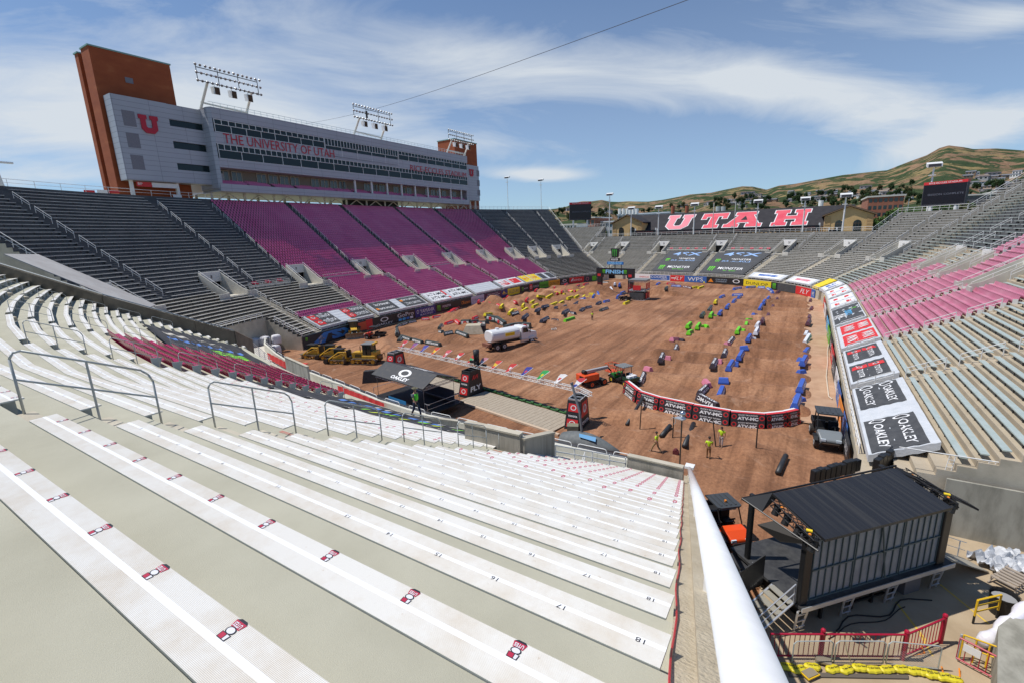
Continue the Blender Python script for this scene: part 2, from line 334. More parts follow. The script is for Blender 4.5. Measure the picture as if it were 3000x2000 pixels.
me = bpy.data.meshes.new('hills'); me.from_pydata(vs, [], fs); me.materials.append(hm); me.polygons.foreach_set('use_smooth', [True] * len(fs)); me.update()
o = bpy.data.objects.new('hills', me); COL.objects.link(o); tag(o, kind='structure')
HILLV = vs
def hill_z(x, y):
 a = math.atan2(x, y); r = math.hypot(x, y); i = (a - A0) / (A1 - A0) * NA; j = (r - 520) / 3600 * NR
 i = max(0, min(NA, int(i))); j = max(0, min(NR, int(j))); return HILLV[j * (NA + 1) + i][2]
# ================= THE BOWL: left, far and right stands =================
def prof(j): return .81 * j, (2.2 + .3926 * j if j <= 19 else 2.2 + .3926 * 19 + .555 * (j - 19))
def resample(P, step):
 L = [0]
 for a, b in zip(P, P[1:]): L.append(L[-1] + math.hypot(b[0] - a[0], b[1] - a[1]))
 n = max(2, int(L[-1] / step))
 def at(s):
  for i in range(len(P) - 1):
   if s <= L[i + 1] or i == len(P) - 2:
    t = (s - L[i]) / (L[i + 1] - L[i]); return (P[i][0] + (P[i + 1][0] - P[i][0]) * t, P[i][1] + (P[i + 1][1] - P[i][1]) * t)
 pts = [at(L[-1] * i / n) for i in range(n + 1)]
 for _ in range(6): pts = [pts[0]] + [((pts[i - 1][0] + 2 * pts[i][0] + pts[i + 1][0]) / 4, (pts[i - 1][1] + 2 * pts[i][1] + pts[i + 1][1]) / 4) for i in range(1, n)] + [pts[-1]]
 res = []; s = 0
 for i, p in enumerate(pts):
  a = pts[max(0, i - 1)]; b = pts[min(n, i + 1)]; tx, ty = b[0] - a[0], b[1] - a[1]; l = math.hypot(tx, ty)
  if i: s += math.hypot(p[0] - pts[i - 1][0], p[1] - pts[i - 1][1])
  res.append((s, p[0], p[1], -ty / l, tx / l))
 return res
_r = math.radians
PL = [(-12.5 - 60 * math.cos(_r(t)), 63 - 60 * math.sin(_r(t))) for t in range(32, 0, -4)] + [(-72.5, y) for y in range(63, 130, 6)] + [(-12.5 - 60 * math.cos(_r(t)), 128 + 60 * math.sin(_r(t))) for t in range(4, 37, 4)]
PF = [(-110, 182), (-80, 174.2), (-47, 165.6), (-30, 161.5), (-20, 158), (-13.7, 154), (-8, 149), (-3.8, 143.6), (0, 138), (2.6, 132), (3.8, 124), (4, 110), (4, 90), (4, 70), (4, 50), (4, 33)]
BL = resample(PL, 3.); BF = resample(PF, 2.5)
def at_s(S, s):
 if s <= S[0][0]: return S[0]
 for a, b in zip(S, S[1:]):
  if s <= b[0]:
   t = (s - a[0]) / (b[0] - a[0]); return tuple(a[i] + (b[i] - a[i]) * t for i in range(5))
 return S[-1]
def BP(S, s, d, z):
 q = at_s(S, s); return Vector((q[1] + q[3] * d, q[2] + q[4] * d, z))
def zs(d):                      # slope height at distance d
 j = d / .81; return 2.2 + .3926 * j if j <= 19 else 2.2 + .3926 * 19 + .555 * (j - 19)
VOM = {'L': [(1.5, 7), (17, 8), (31.5, 9), (47.5, 10), (64, 11), (80, 12), (96.5, 13), (109, 14), (118, 15), (127, 16)],
       'F': [(27.7, 20), (43, 21), (60.5, 22), (81.5, 24), (98.5, 25), (112.5, 26), (125.5, 28), (148, 31), (163, 33), (180, 34)]}
AISU = {'L': [8, 22, 29, 45, 61.3, 82, 99, 111.5, 120.5, 130], 'F': [25, 31, 40, 57, 78.6, 84.5, 102, 115.5, 122.6, 128.6, 145, 151, 160, 166, 177, 183]}
AISL = {'L': [3, 19.8, 34.6, 51, 68, 85, 101, 112.5], 'F': [30, 46, 60.5, 81.5, 98.5, 112.5, 125.5, 137, 150, 163.5, 179.5, 194.5, 209.5]}
def jtop(k, s):
 if k == 'L': return 50
 return 36 if s < 26 else 28 if s < 114 else 36 if s < 126 else 50
def j0(k, s): return 8 if (k == 'L' and s < 15.5) else 0
VW, VR = 1.9, 6                  # vomitory half width, rows cut
def hole(k, s0, s1, j):
 if not 17 <= j < 17 + VR: return False
 m = (s0 + s1) / 2; return any(abs(m - c) < VW for c, _ in VOM[k])
def cuts(k, S):
 ss = set(round(q[0], 3) for q in S)
 for c, _ in VOM[k]: ss |= {c - VW, c + VW}
 for c in AISU[k] + AISL[k]: ss |= {c - .65, c + .65}
 ss |= {26., 114., 126., 15.5} & (set([15.5]) if k == 'L' else {26., 114., 126.})
 ss = sorted(x for x in ss if S[0][0] <= x <= S[-1][0]); out = [ss[0]]
 for x in ss[1:]:
  if x - out[-1] > .05: out.append(x)
 return out
CUT = {'L': cuts('L', BL), 'F': cuts('F', BF)}; BS = {'L': BL, 'F': BF}
TMAT = [TREADG, TREADT, mat('terrace_lower_grey', (.15, .14, .115), .9, c2=(.10, .09, .075), sc_=.5), CONC, mat('terrace_far_grey', (.17, .165, .145), .9, c2=(.24, .23, .21), sc_=.4)]
def terrace(k, s_lo, s_hi, name, label):
 mb = MB(); S = BS[k]; ss = [s for s in CUT[k] if s_lo - .01 <= s <= s_hi + .01]
 P = {}
 def p(s, d, z):
  key = (s, d)
  if key not in P: q = at_s(S, s); P[key] = (q[1] + q[3] * d, q[2] + q[4] * d)
  return (*P[key], z)
 for a, b in zip(ss, ss[1:]):
  m = (a + b) / 2; jt = jtop(k, m); js = j0(k, m)
  au = any(abs(m - c) < .66 for c in AISU[k]); al = any(abs(m - c) < .66 for c in AISL[k])
  d0, z0 = prof(js); mb.face([p(a, d0, -.5), p(b, d0, -.5), p(b, d0, z0), p(a, d0, z0)], 3)
  for j in range(js, jt):
   d0, z0 = prof(j); d1, z1 = prof(j + 1)
   if hole(k, a, b, j):
    continue
   ais = (au and j >= 19) or (al and j < 17)
   far_right = (k == 'F' and m > 131)
   mi = 1 if (far_right and j < 24) else (3 if ais and j < 19 else ((4 if k == 'F' and m < 131 else 0) if j >= 19 else (4 if k == 'F' else 2)))
   mb.face([p(a, d0, z0), p(b, d0, z0), p(b, d1, z0), p(a, d1, z0)], mi)
   if j + 1 < jt or True:
    zt = z1 if j + 1 < jt else z0 + .9
    mb.face([p(a, d1, z0), p(b, d1, z0), p(b, d1, zt), p(a, d1, zt)], mi)
   if ais:            # half step
    zh = (z0 + z1) / 2; dh = (d0 + d1) / 2
    mb.face([p(a, dh, zh), p(b, dh, zh), p(b, d1 - .01, zh), p(a, d1 - .01, zh)], mi); mb.face([p(a, dh, z0), p(b, dh, z0), p(b, dh, zh), p(a, dh, zh)], mi)
  d1, z1 = prof(jt); mb.face([p(a, d1 + .3, -.5), p(b, d1 + .3, -.5), p(b, d1 + .3, z1 + .3), p(a, d1 + .3, z1 + .3)], 3)
  mb.face([p(a, d1, z1 + .3), p(b, d1, z1 + .3), p(b, d1 + .3, z1 + .3), p(a, d1 + .3, z1 + .3)], 3)
 def side(s, ja, jb):
  for j in range(ja, jb):
   d0, z0 = prof(j); d1, _ = prof(j + 1); mb.face([p(s, d0, -.5), p(s, d1, -.5), p(s, d1, z0 + .02), p(s, d0, z0 + .02)], 3)
 side(ss[0], j0(k, ss[0] + .1), jtop(k, ss[0] + .1)); side(ss[-1], 0, jtop(k, ss[-1] - .1))
 if k == 'L' and s_lo < 15: side(15.5, 0, 8)
 if k == 'F': side(26., 28, 36); side(114., 28, 36); side(126., 36, 50)
 o = mb.build(name, TMAT); return tag(o, label, 'stand')
standL = terrace('L', 0, 200, 'grandstand', 'tall grey and maroon grandstand on the left below the press box')
standF = terrace('F', 0, 132, 'grandstand', 'low grey curved stand at the far end in front of the brown gabled hall')
standR = terrace('F', 132, 240, 'grandstand', 'tan stand on the right with pink seats and tarpaulins along its front')
BRK = mat('bench_bracket', (.05, .05, .05), .7); BEN_W = mat('weathered_bench', (.66, .65, .60), .5, .1, c2=(.50, .48, .43), sc_=.8); BEN_G = mat('green_grey_bench', (.47, .55, .50), .4, .25, c2=(.56, .63, .59), sc_=2, lo=.3)
BEN_U = mat('upper_bench', (.58, .58, .56), .5, .1, c2=(.42, .43, .42), sc_=.6)
def bench_strip(mb, k, a, b, j, mi=0):
 S = BS[k]; d, z = prof(j); ss = [a] + [s for s in CUT[k] if a + .2 < s < b - .2] + [b]; d0 = d + .10; d1 = d + (.46 if k == 'F' and j < 22 else .40); z0 = z + .36; z1 = z + .43
 P = [(BP(S, s, d0, 0), BP(S, s, d1, 0)) for s in ss]
 for (p0, p1), (q0, q1) in zip(P, P[1:]):
  v = lambda p, z_: (p.x, p.y, z_)
  mb.face([v(p0, z1), v(q0, z1), v(q1, z1), v(p1, z1)], mi); mb.face([v(p0, z0), v(q0, z0), v(q0, z1), v(p0, z1)], mi)
  mb.face([v(p1, z0), v(q1, z0), v(q1, z1), v(p1, z1)], mi); mb.face([v(p0, z0), v(q0, z0), v(q1, z0), v(p1, z0)], mi)
 for p, _ in ((P[0], 0), (P[-1], 0)): mb.face([(p[0].x, p[0].y, z0), (p[1].x, p[1].y, z0), (p[1].x, p[1].y, z1), (p[0].x, p[0].y, z1)], mi)
 n = max(1, int((b - a) / 1.6))
 for i in range(n):             # support brackets
  s = a + (b - a) * (i + .5) / n; p = BP(S, s, d + .26, 0); mb.box((p.x, p.y, z + .18), (.07, .07, .36), math.atan2(at_s(S, s)[4], at_s(S, s)[3]), mi=3)
def seat_kind(k, s, j):
 if k == 'L':
  if j >= 19: return 'P' if 29.5 < s < 111 else 'B'
  if 34.6 < s < 112: return 'P' if j > 3 else 'P'
  if 19.8 < s < 34.6 and j < 7: return 'P'
  return 'B'
 if s > 134 and s < 194.5 and j >= 4 and (j < 19 or s > 158): return 'P'
 return 'B'
SEATP = mat('pink_seat_plastic', (.56, .17, .27), .42, c2=(.64, .27, .36), sc_=.35, spec=.5); SEATL = mat('maroon_seat_plastic', (.64, .13, .30), .4, c2=(.70, .19, .36), sc_=.2)
def seat_geo(mb, c, n, mi=0, w_=.225):
 tx, ty = -n[1], n[0]
 def q(a, d, z): return (c[0] + tx * a + n[0] * d, c[1] + ty * a + n[1] * d, c[2] + z)
 W = w_
 mb.face([q(-W, -.02, .42), q(W, -.02, .42), q(W, .40, .40), q(-W, .40, .40)], mi)
 mb.face([q(-W, -.02, .30), q(W, -.02, .30), q(W, -.02, .42), q(-W, -.02, .42)], mi)
 mb.face([q(-W, .40, .40), q(W, .40, .40), q(W * .9, .52, .82), q(-W * .9, .52, .82)], mi)
 mb.face([q(-W * .9, .52, .82), q(W * .9, .52, .82), q(W * .9, .58, .80), q(-W * .9, .58, .80)], mi)
 mb.face([q(-W, .45, .36), q(W, .45, .36), q(W * .9, .58, .80), q(-W * .9, .58, .80)], mi)
 mb.face([q(-W, .1, .05), q(-W, .4, .05), q(-W, .4, .40), q(-W, -.02, .40)], mi)
BANK = mb_rest = MB(); SEATS = MB(); indiv = []
def runs(k, j):
 S = BS[k]; smax = S[-1][0]; ais = AISU[k] if j >= 19 else AISL[k]
 ed = [0.] + sorted(ais) + [smax]
 for a, b in zip(ed, ed[1:]):
  a1 = a + (.68 if a > 0 else .3); b1 = b - (.68 if b < smax else .3); segs = [(a1, b1)]
  if 17 <= j < 17 + VR:
   for c, _ in VOM[k]:
    ns = []
    for x, y in segs:
     if x < c + VW + .3 and y > c - VW - .3:
      if c - VW - .3 - x > .8: ns.append((x, c - VW - .3))
      if y - c - VW - .3 > .8: ns.append((c + VW + .3, y))
     else: ns.append((x, y))
    segs = ns
  for x, y in segs:
   pts = [x] + [c for c in ((26., 114., 126.) if k == 'F' else (15.5,)) if x < c < y] + [y]
   for p_, q_ in zip(pts, pts[1:]):
    if q_ - p_ > .8 and j0(k, (p_ + q_) / 2) <= j < jtop(k, (p_ + q_) / 2): yield (p_ + .02, q_ - .02)
def tarped(k, s, j):
 return j < 5 and any(t[0] == k and t[1] < s < t[2] for t in TARPS)
TARPS = [('L', 20.6, 33.8), ('L', 35.4, 50.2), ('L', 51.8, 67.2), ('L', 68.8, 80.5), ('L', 82, 94), ('L', 95, 104.5), ('L', 105, 112),
         ('F', 130.5, 136.2), ('F', 137.8, 149.2), ('F', 150.8, 162.7), ('F', 164.3, 178.7), ('F', 180.3, 193.7), ('F', 195.3, 208.7), ('F', 210.3, 224.5)]
for k in ('L', 'F'):
 S = BS[k]
 for j in range(0, 50):
  if k == 'F' and j > 30 and False: pass
  for a, b in runs(k, j):
   m = (a + b) / 2
   if tarped(k, m, j) and not (k == 'F' and m > 194.5): continue
   if k == 'F' and m > 194.5 and j < 5: continue
   if k == 'F' and m > 196 and j > 26: continue
   if seat_kind(k, m, j) == 'P':
    n = int((b - a) / .5); d, z = prof(j)
    for i in range(n):
     s = a + (i + .5) * (b - a) / n
     if seat_kind(k, s, j) != 'P': continue
     q = at_s(S, s); c = (q[1] + q[3] * (d + .1), q[2] + q[4] * (d + .1), z)
     seat_geo(SEATS, c, (q[3], q[4]), 0 if k == 'F' else 1)
    if k == 'F': # white end standards
     for s in (a + .02, b - .02):
      q = at_s(S, s); SEATS.box((q[1] + q[3] * (d + .3), q[2] + q[4] * (d + .3), z + .25), (.4, .05, .5), math.atan2(q[4], q[3]), mi=2)
   else:
    near = (k == 'F' and m > 194.5 and j <= 18) or (k == 'L' and m < 29 and b - a > 2.5)
    if near: indiv.append((k, a, b, j))
    else: bench_strip(BANK, k, a, b, j, 1 if (k == 'F' and m > 131) else (2 if j >= 19 else 0))
indiv.sort(key=lambda t: (0 if t[0] == 'F' else 1, (BP(BS[t[0]], (t[1] + t[2]) / 2, prof(t[3])[0], prof(t[3])[1]) - CAM).length))
N_IND = 190
SECN = {'F': {0: 'far side of the white railed aisle', 1: 'near side of the white railed aisle'}, 'L': {}}
for n_, (k, a, b, j) in enumerate(indiv):
 if n_ >= N_IND: bench_strip(BANK, k, a, b, j, 1 if k == 'F' else (2 if j >= 19 else 0)); continue
 mb = MB(); bench_strip(mb, k, a, b, j, 1 if k == 'F' else (2 if j >= 19 else 0)); o = mb.build('bleacher_bench', [BEN_W, BEN_G, BEN_U, BRK])
 m = (a + b) / 2
 if k == 'F':
  sec = 'nearest block of the right stand' if m > 209 else 'block beside the pink seats'
  tag(o, 'pale green bench, %s row above the tarpaulins, %s' % (ORD[j - 5], sec), 'bench', 'pale green benches on the right stand')
 else:
  if j < 19:
   sec = 'below tunnel 7' if m < 11 else 'between tunnels 7 and 8' if m < 20 else 'right of tunnel 8'
   tag(o, 'weathered bench, %s row up on the left stand, %s' % (ORD[j], sec), 'bench', 'weathered benches of the lower left stand')
  else:
   sec = 'block at the left edge' if m < 8 else 'block above tunnels 7 and 8' if m < 22 else 'block beside the maroon seats'
   tag(o, 'grey bench, %s row above the tunnels, %s' % (ORD[j - 19], sec), 'bench', 'grey benches of the upper left stand')
tag(BANK.build('bleacher_benches', [BEN_W, BEN_G, BEN_U, BRK]), 'rows of grey bleacher benches round the rest of the bowl', 'benches', kind='stuff')
tag(SEATS.build('stadium_seats', [SEATP, SEATL, WHITE]), 'thousands of pink and maroon seats in rows on both long stands', 'seats', kind='stuff')
VC = mat('tunnel_concrete', (.50, .47, .40), .85, c2=(.60, .57, .49), sc_=.8, bump=.2)
for k in ('L', 'F'):
 for c, num in VOM[k]:
  q = at_s(BS[k], c); n = Vector((q[3], q[4], 0)); tv = Vector((-q[4], q[3], 0)) * -1   # tv: +s direction
  org = Vector((q[1], q[2], 0)); M = frame(org, tv, n)          # local x along the stand, y outward, z up (x cross y)
  if M.col[2][2] < 0: M = frame(org, -tv, n)
  d0, z0 = prof(17); d1, z1 = prof(17 + VR); zf = z0 - .1
  t_ = thing('entrance_tunnel', 'concrete entrance tunnel %d cut into the %s' % (num, 'left grandstand' if k == 'L' else 'far and right stands'), 'tunnel entrance', group='numbered entrance tunnels')
  h = .95
  for sx in (-1, 1):
   mb = MB()
   x0, x1 = (VW - .02, VW + .2) if sx > 0 else (-VW - .2, -VW + .02)
   A = [(x0, d0 - .9, zf - .6), (x0, d1 + .1, zf - .6), (x0, d1 + .1, z1 + h), (x0, d0 + .3, z0 + h + .1), (x0, d0 - .9, z0 + h - .3)]
   mb.sec([A, [(x1, y, z) for _, y, z in A]], M); mb.build('side_wall', VC, t_)
  MB().bx(-VW, VW, d0 - .9, d1 + 3, zf - .15, zf, M).build('floor_slab', VC, t_)
  hb = MB().bx(-VW, VW, d1 - .3, d1 + .05, zf + 2.35, z1 + h, M).build('header', WHITE if k == 'F' else mat('tunnel_header', (.66, .66, .63), .7), t_)
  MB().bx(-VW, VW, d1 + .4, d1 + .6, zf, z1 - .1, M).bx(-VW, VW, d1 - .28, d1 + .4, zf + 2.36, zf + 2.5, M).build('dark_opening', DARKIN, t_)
  Mt = M @ Matrix.Translation((0, d1 - .32, zf + 2.35 + (z1 + h - zf - 2.35) * .5)) @ Matrix.Rotation(math.pi / 2, 4, 'X')
  text('number', str(num), Mt, .8, BLM, t_, offset=.01)
  for sx in (-1, 1):
   pp = MB().bx(min(sx * (VW + .2), sx * (VW + 2.0)), max(sx * (VW + .2), sx * (VW + 2.0)), d0 - 1.0, d0 - .8, z0 - .6, z0 + .55, M).build('mouth_block', mat('parapet_concrete', (.45, .44, .40), .85, c2=(.56, .54, .49), sc_=.9), t_)
  for sx in (-1, 1):
   rl = MB(); x = sx * (VW + .1); y0 = d0 - .6
   a_ = M @ Vector((x, y0, z0 + h)); b_ = M @ Vector((x, d1, z1 + h + .35)); rl.tube(a_, b_, .035, 5)
   for f in (0, .33, .66, 1): p_ = a_.lerp(b_, f); rl.tube(p_ - Vector((0, 0, .5)), p_, .03, 5)
   rl.build('rail', WHITE, t_)
mats_par = mat('parapet_concrete', (.45, .44, .40))
for k, a, b, lab in (('L', 35, 44.5, 'low concrete parapet with white rail between tunnels 9 and 10'), ('L', 68, 77, 'low concrete parapet with white rail between tunnels 11 and 12'), ('L', 20.5, 28, 'low concrete parapet below maroon chairs between tunnels 8 and 9'),
                      ('F', 63.5, 78.5, 'concrete parapet between tunnels 22 and 24 on the far stand'), ('F', 84.5, 95.5, 'concrete parapet between tunnels 24 and 25 on the far stand')):
 d, z = prof(19); d -= .12; t_ = thing('parapet_wall', lab, 'parapet wall'); mb = MB(); rl = MB(); n = 6
 P = [BP(BS[k], a + (b - a) * i / n, d, z) for i in range(n + 1)]; Q = [BP(BS[k], a + (b - a) * i / n, d - .18, z) for i in range(n + 1)]
 for i in range(n):
  mb.sec([[P[i] + Vector((0, 0, -.5)), P[i] + Vector((0, 0, .25)), Q[i] + Vector((0, 0, .25)), Q[i] + Vector((0, 0, -.5))], [P[i + 1] + Vector((0, 0, -.5)), P[i + 1] + Vector((0, 0, .25)), Q[i + 1] + Vector((0, 0, .25)), Q[i + 1] + Vector((0, 0, -.5))]])
  rl.tube(P[i] + Vector((0, 0, .25)), P[i] + Vector((0, 0, .75)), .03, 5)
 rl.path([p + Vector((0, 0, .75)) for p in P], .035, 5); mb.build('wall', mats_par, t_); rl.build('rail', WHITE, t_)
for k, lst in (('L', (22, 24.3, 26.5)), ('F', (65, 68.5, 71.5, 74.5, 77.3, 86, 88.4, 91, 93.2, 95))):
 for i, s in enumerate(lst):
  d, z = prof(19); q = at_s(BS[k], s); mb = MB()
  for o_ in (-.3, .3):
   seat_geo(mb, (q[1] + q[3] * (d + .05) - q[4] * o_, q[2] + q[4] * (d + .05) + q[3] * o_, z + .1), (q[3], q[4]), 0)
  where = 'left stand parapet' if k == 'L' else 'far stand behind the parapet'
  tag(mb.build('chair_pair', mat('red_chair', (.62, .05, .10), .5)), 'pair of red chairs on the %s, %s from the left' % (where, ORD[i]), 'chairs', 'red chair pairs on the cross aisles')
HR = mat('handrail_paint', (.70, .70, .68), .4)
def handrail_mesh(rise, run):
 mb = MB(); L = run; z = rise
 a = (0, 0, .0); b = (0, L, z)
 for f in (0, .5, 1): mb.tube((0, L * f, z * f - .1), (0, L * f, z * f + .92), .035, 5)
 mb.tube((0, 0, .92), (0, L, z + .92), .038, 5); mb.tube((0, 0, .55), (0, L, z + .55), .03, 5)
 return mb
hr_u = handrail_mesh(.555 * 3, .81 * 3).build('aisle_handrail', HR); hr_l = handrail_mesh(.3926 * 3, .81 * 3).build('aisle_handrail', HR); first = {0: True, 1: True}
def aisle_name(k, s, up):
 v = min(VOM[k], key=lambda t: abs(t[0] - s)); side = 'left' if s < v[0] else 'right'
 return '%s tier, aisle %s of tunnel %d' % ('upper' if up else 'lower', side, v[1])
nh = 0
for k in ('L', 'F'):
 for up in (1, 0):
  for s in (AISU if up else AISL)[k]:
   jj = list(range(20 if up else 1, (jtop(k, s) - 3) if up else 15, 4))
   if k == 'F' and s > 150 and up: jj = [j for j in jj if j < 26]
   if not up and s > 138 and k == 'F': jj = [j for j in jj if j < 15]
   q = at_s(BS[k], s); n = Vector((q[3], q[4], 0))
   for i, j in enumerate(jj):
    if j < j0(k, s): continue
    d, z = prof(j); src = hr_u if up else hr_l
    if first[up]: o = src; first[up] = False
    else: o = src.copy(); COL.objects.link(o)
    o.location = (q[1] + q[3] * d, q[2] + q[4] * d, z + .1); o.rotation_euler = (0, 0, math.atan2(n.y, n.x) - math.pi / 2); nh += 1
    tag(o, 'pale metal handrail, %s from the bottom, %s' % (ORD[i], aisle_name(k, s, up)), 'handrail', 'handrails down the aisles of the bowl')
def railing(name, pts, label, h=1.05, step=2.0, m=WHITE, r=.04, bars=(.5,), grp=None):
 t_ = thing(name, label, 'railing', group=grp); top = MB()
 pts = [Vector(p) for p in pts]; P_ = []
 top.path([p + Vector((0, 0, h)) for p in pts], r, 6)
 for f in bars: top.path([p + Vector((0, 0, h * f)) for p in pts], r * .75, 5)
 for a, b in zip(pts, pts[1:]):
  n = max(1, int(round((b - a).length / step)))
  for i in range(n + 1):
   if i and i == n and b is not pts[-1]: continue
   p = a.lerp(b, i / n); P_.append(p)
 top.build('rail', m, t_); P_ = P_[:100]
 if P_:
  o0 = MB().tube((0, 0, -.1), (0, 0, h), r, 5).build('post', m, t_); o0.location = P_[0]
  for p in P_[1:]: o = o0.copy(); COL.objects.link(o); o.location = p
 return t_
def rim(k, sa, sb, n=16, jj=None):
 out = []
 for i in range(n + 1):
  s = sa + (sb - sa) * i / n; j = jj or jtop(k, (sa + sb) / 2); d, z = prof(j); p = BP(BS[k], s, d + .15, z + .35); out.append(p)
 return out
railing('rim_railing', rim('L', 0, 36), 'white railing on the rim of the left stand left of the tower', 1.1, 3)
railing('rim_railing', rim('L', 98, 135.5), 'white railing on the rim of the left stand beyond the press box', 1.1, 2)
railing('rim_railing', rim('F', 8, 26, 6), 'white railing on the rim beneath the far left scoreboard', 1.1, 2)
railing('rim_railing', rim('F', 26, 114, 40), 'long white railing along the rim of the far stand', 1.1, 2.2)
railing('rim_railing', rim('F', 114, 126, 8), 'white railing on the rim beneath the right scoreboard', 1.1, 2)
def radial(k, s, ja, jb, dz=.1): return [BP(BS[k], s, prof(j)[0], prof(j)[1] + dz) for j in range(ja, jb + 1, 2)]
railing('stair_railing', radial('L', .15, 8, 50), 'long white railing down the near end of the left stand', 1.0, 1.6)
railing('stair_railing', radial('L', 135.9, 20, 50), 'white railing down the far end of the left stand beside the scoreboard', 1.0, 1.6)
railing('stair_railing', radial('L', 136., 0, 19), 'pale railing down the lower far end of the left stand', .9, 1.6)
railing('stair_railing', radial('F', 26, 28, 36), 'short white railing stepping down right of the far left scoreboard', 1.0, 1.6)
railing('stair_railing', radial('F', 114, 28, 36), 'white railing stepping up from the far stand to the right scoreboard', 1.0, 1.6)
railing('stair_railing', radial('F', 126, 36, 50), 'white railing climbing to the top right corner of the bowl', 1.0, 1.6)
railing('stair_railing', radial('L', 15.6, 0, 7), 'white railing down the corner wall above the white bags', .9, 1.2)
def frontrail(k, a, b, lab, j=0, h=.75, bars=(.55,)):
 d, z = prof(j); n = max(4, int((b - a) / 3)); railing('front_railing', [BP(BS[k], a + (b - a) * i / n, d + .1, z) for i in range(n + 1)], lab, h, 1.5, bars=bars)
frontrail('L', 16, 112, 'white pipe railing along the front of the left stand above the advertising boards')
frontrail('L', 1, 15, 'white pipe railing above the red and concrete recessed wall', 8)
frontrail('L', 112, 135, 'white pipe railing at the far end of the left stand front')
frontrail('F', 50, 131, 'white pipe railing along the front of the far stand')
frontrail('F', 131, 223, 'white rail along the front of the right stand above the wall boards')
MB_ = MB(); d, z = prof(0)
a = BP(BL, 136, 0, 0); b_ = Vector((-56.5, 168.0, 0))
t_ = thing('gate_opening', 'dark vehicle opening under concrete lintel at the far left corner', 'gateway')
M = frame(a, (b_ - a), (0, 0, 1)); L_ = (b_ - a).length
MB().bx(0, L_, 2.6, 3.6, -.6, -.1, M).bx(-.3, .3, 0, 3.4, -.7, .1, M).bx(L_ - .6, L_, 0, 3.6, -.7, .1, M).build('lintel', VC, t_)
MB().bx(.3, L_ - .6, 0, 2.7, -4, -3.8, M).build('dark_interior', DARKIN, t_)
# ================= NEAR STAND (the photographer's) =================
def NY(x):                       # plan curve of row 0 (back edge of its bench)
 if x > -16.9: return 2.31
 K = [(-16.9, 5.8), (-24.2, 8.3), (-30.7, 10.8), (-36.8, 13.2), (-44.3, 15.4), (-52., 17.6), (-60, 19.8)]; y = 2.31
 for i, (kx, an) in enumerate(K):
  nx_ = K[i + 1][0] if i + 1 < len(K) else -200
  if x >= nx_: return y + (kx - x) * math.tan(math.radians(an))
  y += (kx - nx_) * math.tan(math.radians(an))
 return y
KX = [-16.9, -24.2, -30.7, -36.8, -44.3, -52., -60.]
ZT = lambda k: 14.605 - .3926 * k
def NYK(x, k): return NY(x) + .81 * k - (.09 if k == -2 else .03 if k == -1 else .2 if k < -2 else 0)
def xr(y): return -.49 - .19 * (y - 2.31)              # right end of the rows
def xl(k):                                             # left end, at the wall
 for i in range(400):
  x = -68 + i * .05; y = NYK(x, k)
  if (x + 64.5) * 10.2 - (y - 13.0) * 9.1 > 0: return x   # line (-64.5,13)-(-55.4,23.2)
 return -55
def NK(x, y): return (y - NY(x)) / .81
def NZ(x, y): return 14.58 - .3926 * NK(x, y)
KMIN, KMAX = -4, 21
def front_cut(k):     # right limit of rows that stop at the parapets by the lower walkway
 y = NYK(-10, k)
 return None
def rowsegs(k):       # x ranges (from right to left) where tread k exists
 y = NYK(-9, k); R_ = xr(y); L_ = xl(k)
 out = []
 if y < 13.8: out = [(R_, L_)]
 elif y < 19.75: out = [(R_, -8.45 + max(0, (y - 16)) * .5), (-11.0, L_)]
 else: out = [(-11.0 - (y - 14) * .12, L_)]
 return out
mb = MB()
for k in range(KMIN, KMAX + 1):
 for xa, xb in rowsegs(k):
  xs = [xa] + [x for x in KX if xb < x < xa] + [xb]
  xs2 = []
  for a, b in zip(xs, xs[1:]):
   n = max(1, int((a - b) / 4)); xs2 += [a + (b - a) * i / n for i in range(n)]
  xs2.append(xs[-1])
  for a, b in zip(xs2, xs2[1:]):
   ya, yb = NYK(a, k) - .006, NYK(b, k) - .006; z = ZT(k)
   mb.face([(a, ya, z), (a, NYK(a, k + 1) - .006, z), (b, NYK(b, k + 1) - .006, z), (b, yb, z)], 0)
   mb.face([(a, ya, z), (b, yb, z), (b, yb, z + .3926), (a, ya, z + .3926)], 0)
NT = mb.build('grandstand', [TREAD]); tag(NT, 'near stand of grey green concrete steps under the white ribbed benches', 'stand')
FW = [(-5.9, 27.9), (-7.5, 27.7), (-17.8, 27.6), (-26.2, 27.6), (-33, 28.4), (-39.3, 29.8), (-47.6, 31.4), (-54, 33.1), (-60.3, 35.2), (-67.5, 38.0), (-71.5, 40.5)]
mb = MB()
for (a, b) in zip(FW, FW[1:]):
 mb.face([(a[0], a[1], 1.75), (b[0], b[1], 1.75), (b[0] + .8, b[1] - 13.5, 1.76), (a[0] + .4, a[1] - 13.5, 1.76)])
WALK = mat('walkway_concrete', (.50, .475, .42), .9, c2=(.60, .575, .52), sc_=.6)
tag(mb.build('walkway', WALK), kind='structure')
mb = MB(); FWM = mat('front_wall_concrete', (.55, .535, .45), .85, c2=(.64, .62, .53), sc_=.7, bump=.15)
def wallseg(mb, a, b, t, z0, z1, z0b=None, z1b=None, mi=0):
 a = Vector((a[0], a[1], 0)); b = Vector((b[0], b[1], 0)); n = (b - a).normalized(); n = Vector((-n.y, n.x, 0)) * t / 2
 z0b = z0 if z0b is None else z0b; z1b = z1 if z1b is None else z1b
 up = lambda p, z: (p.x, p.y, z)
 mb.sec([[up(a - n, z0), up(a + n, z0), up(a + n, z1), up(a - n, z1)], [up(b - n, z0b), up(b + n, z0b), up(b + n, z1b), up(b - n, z1b)]], mi=mi)
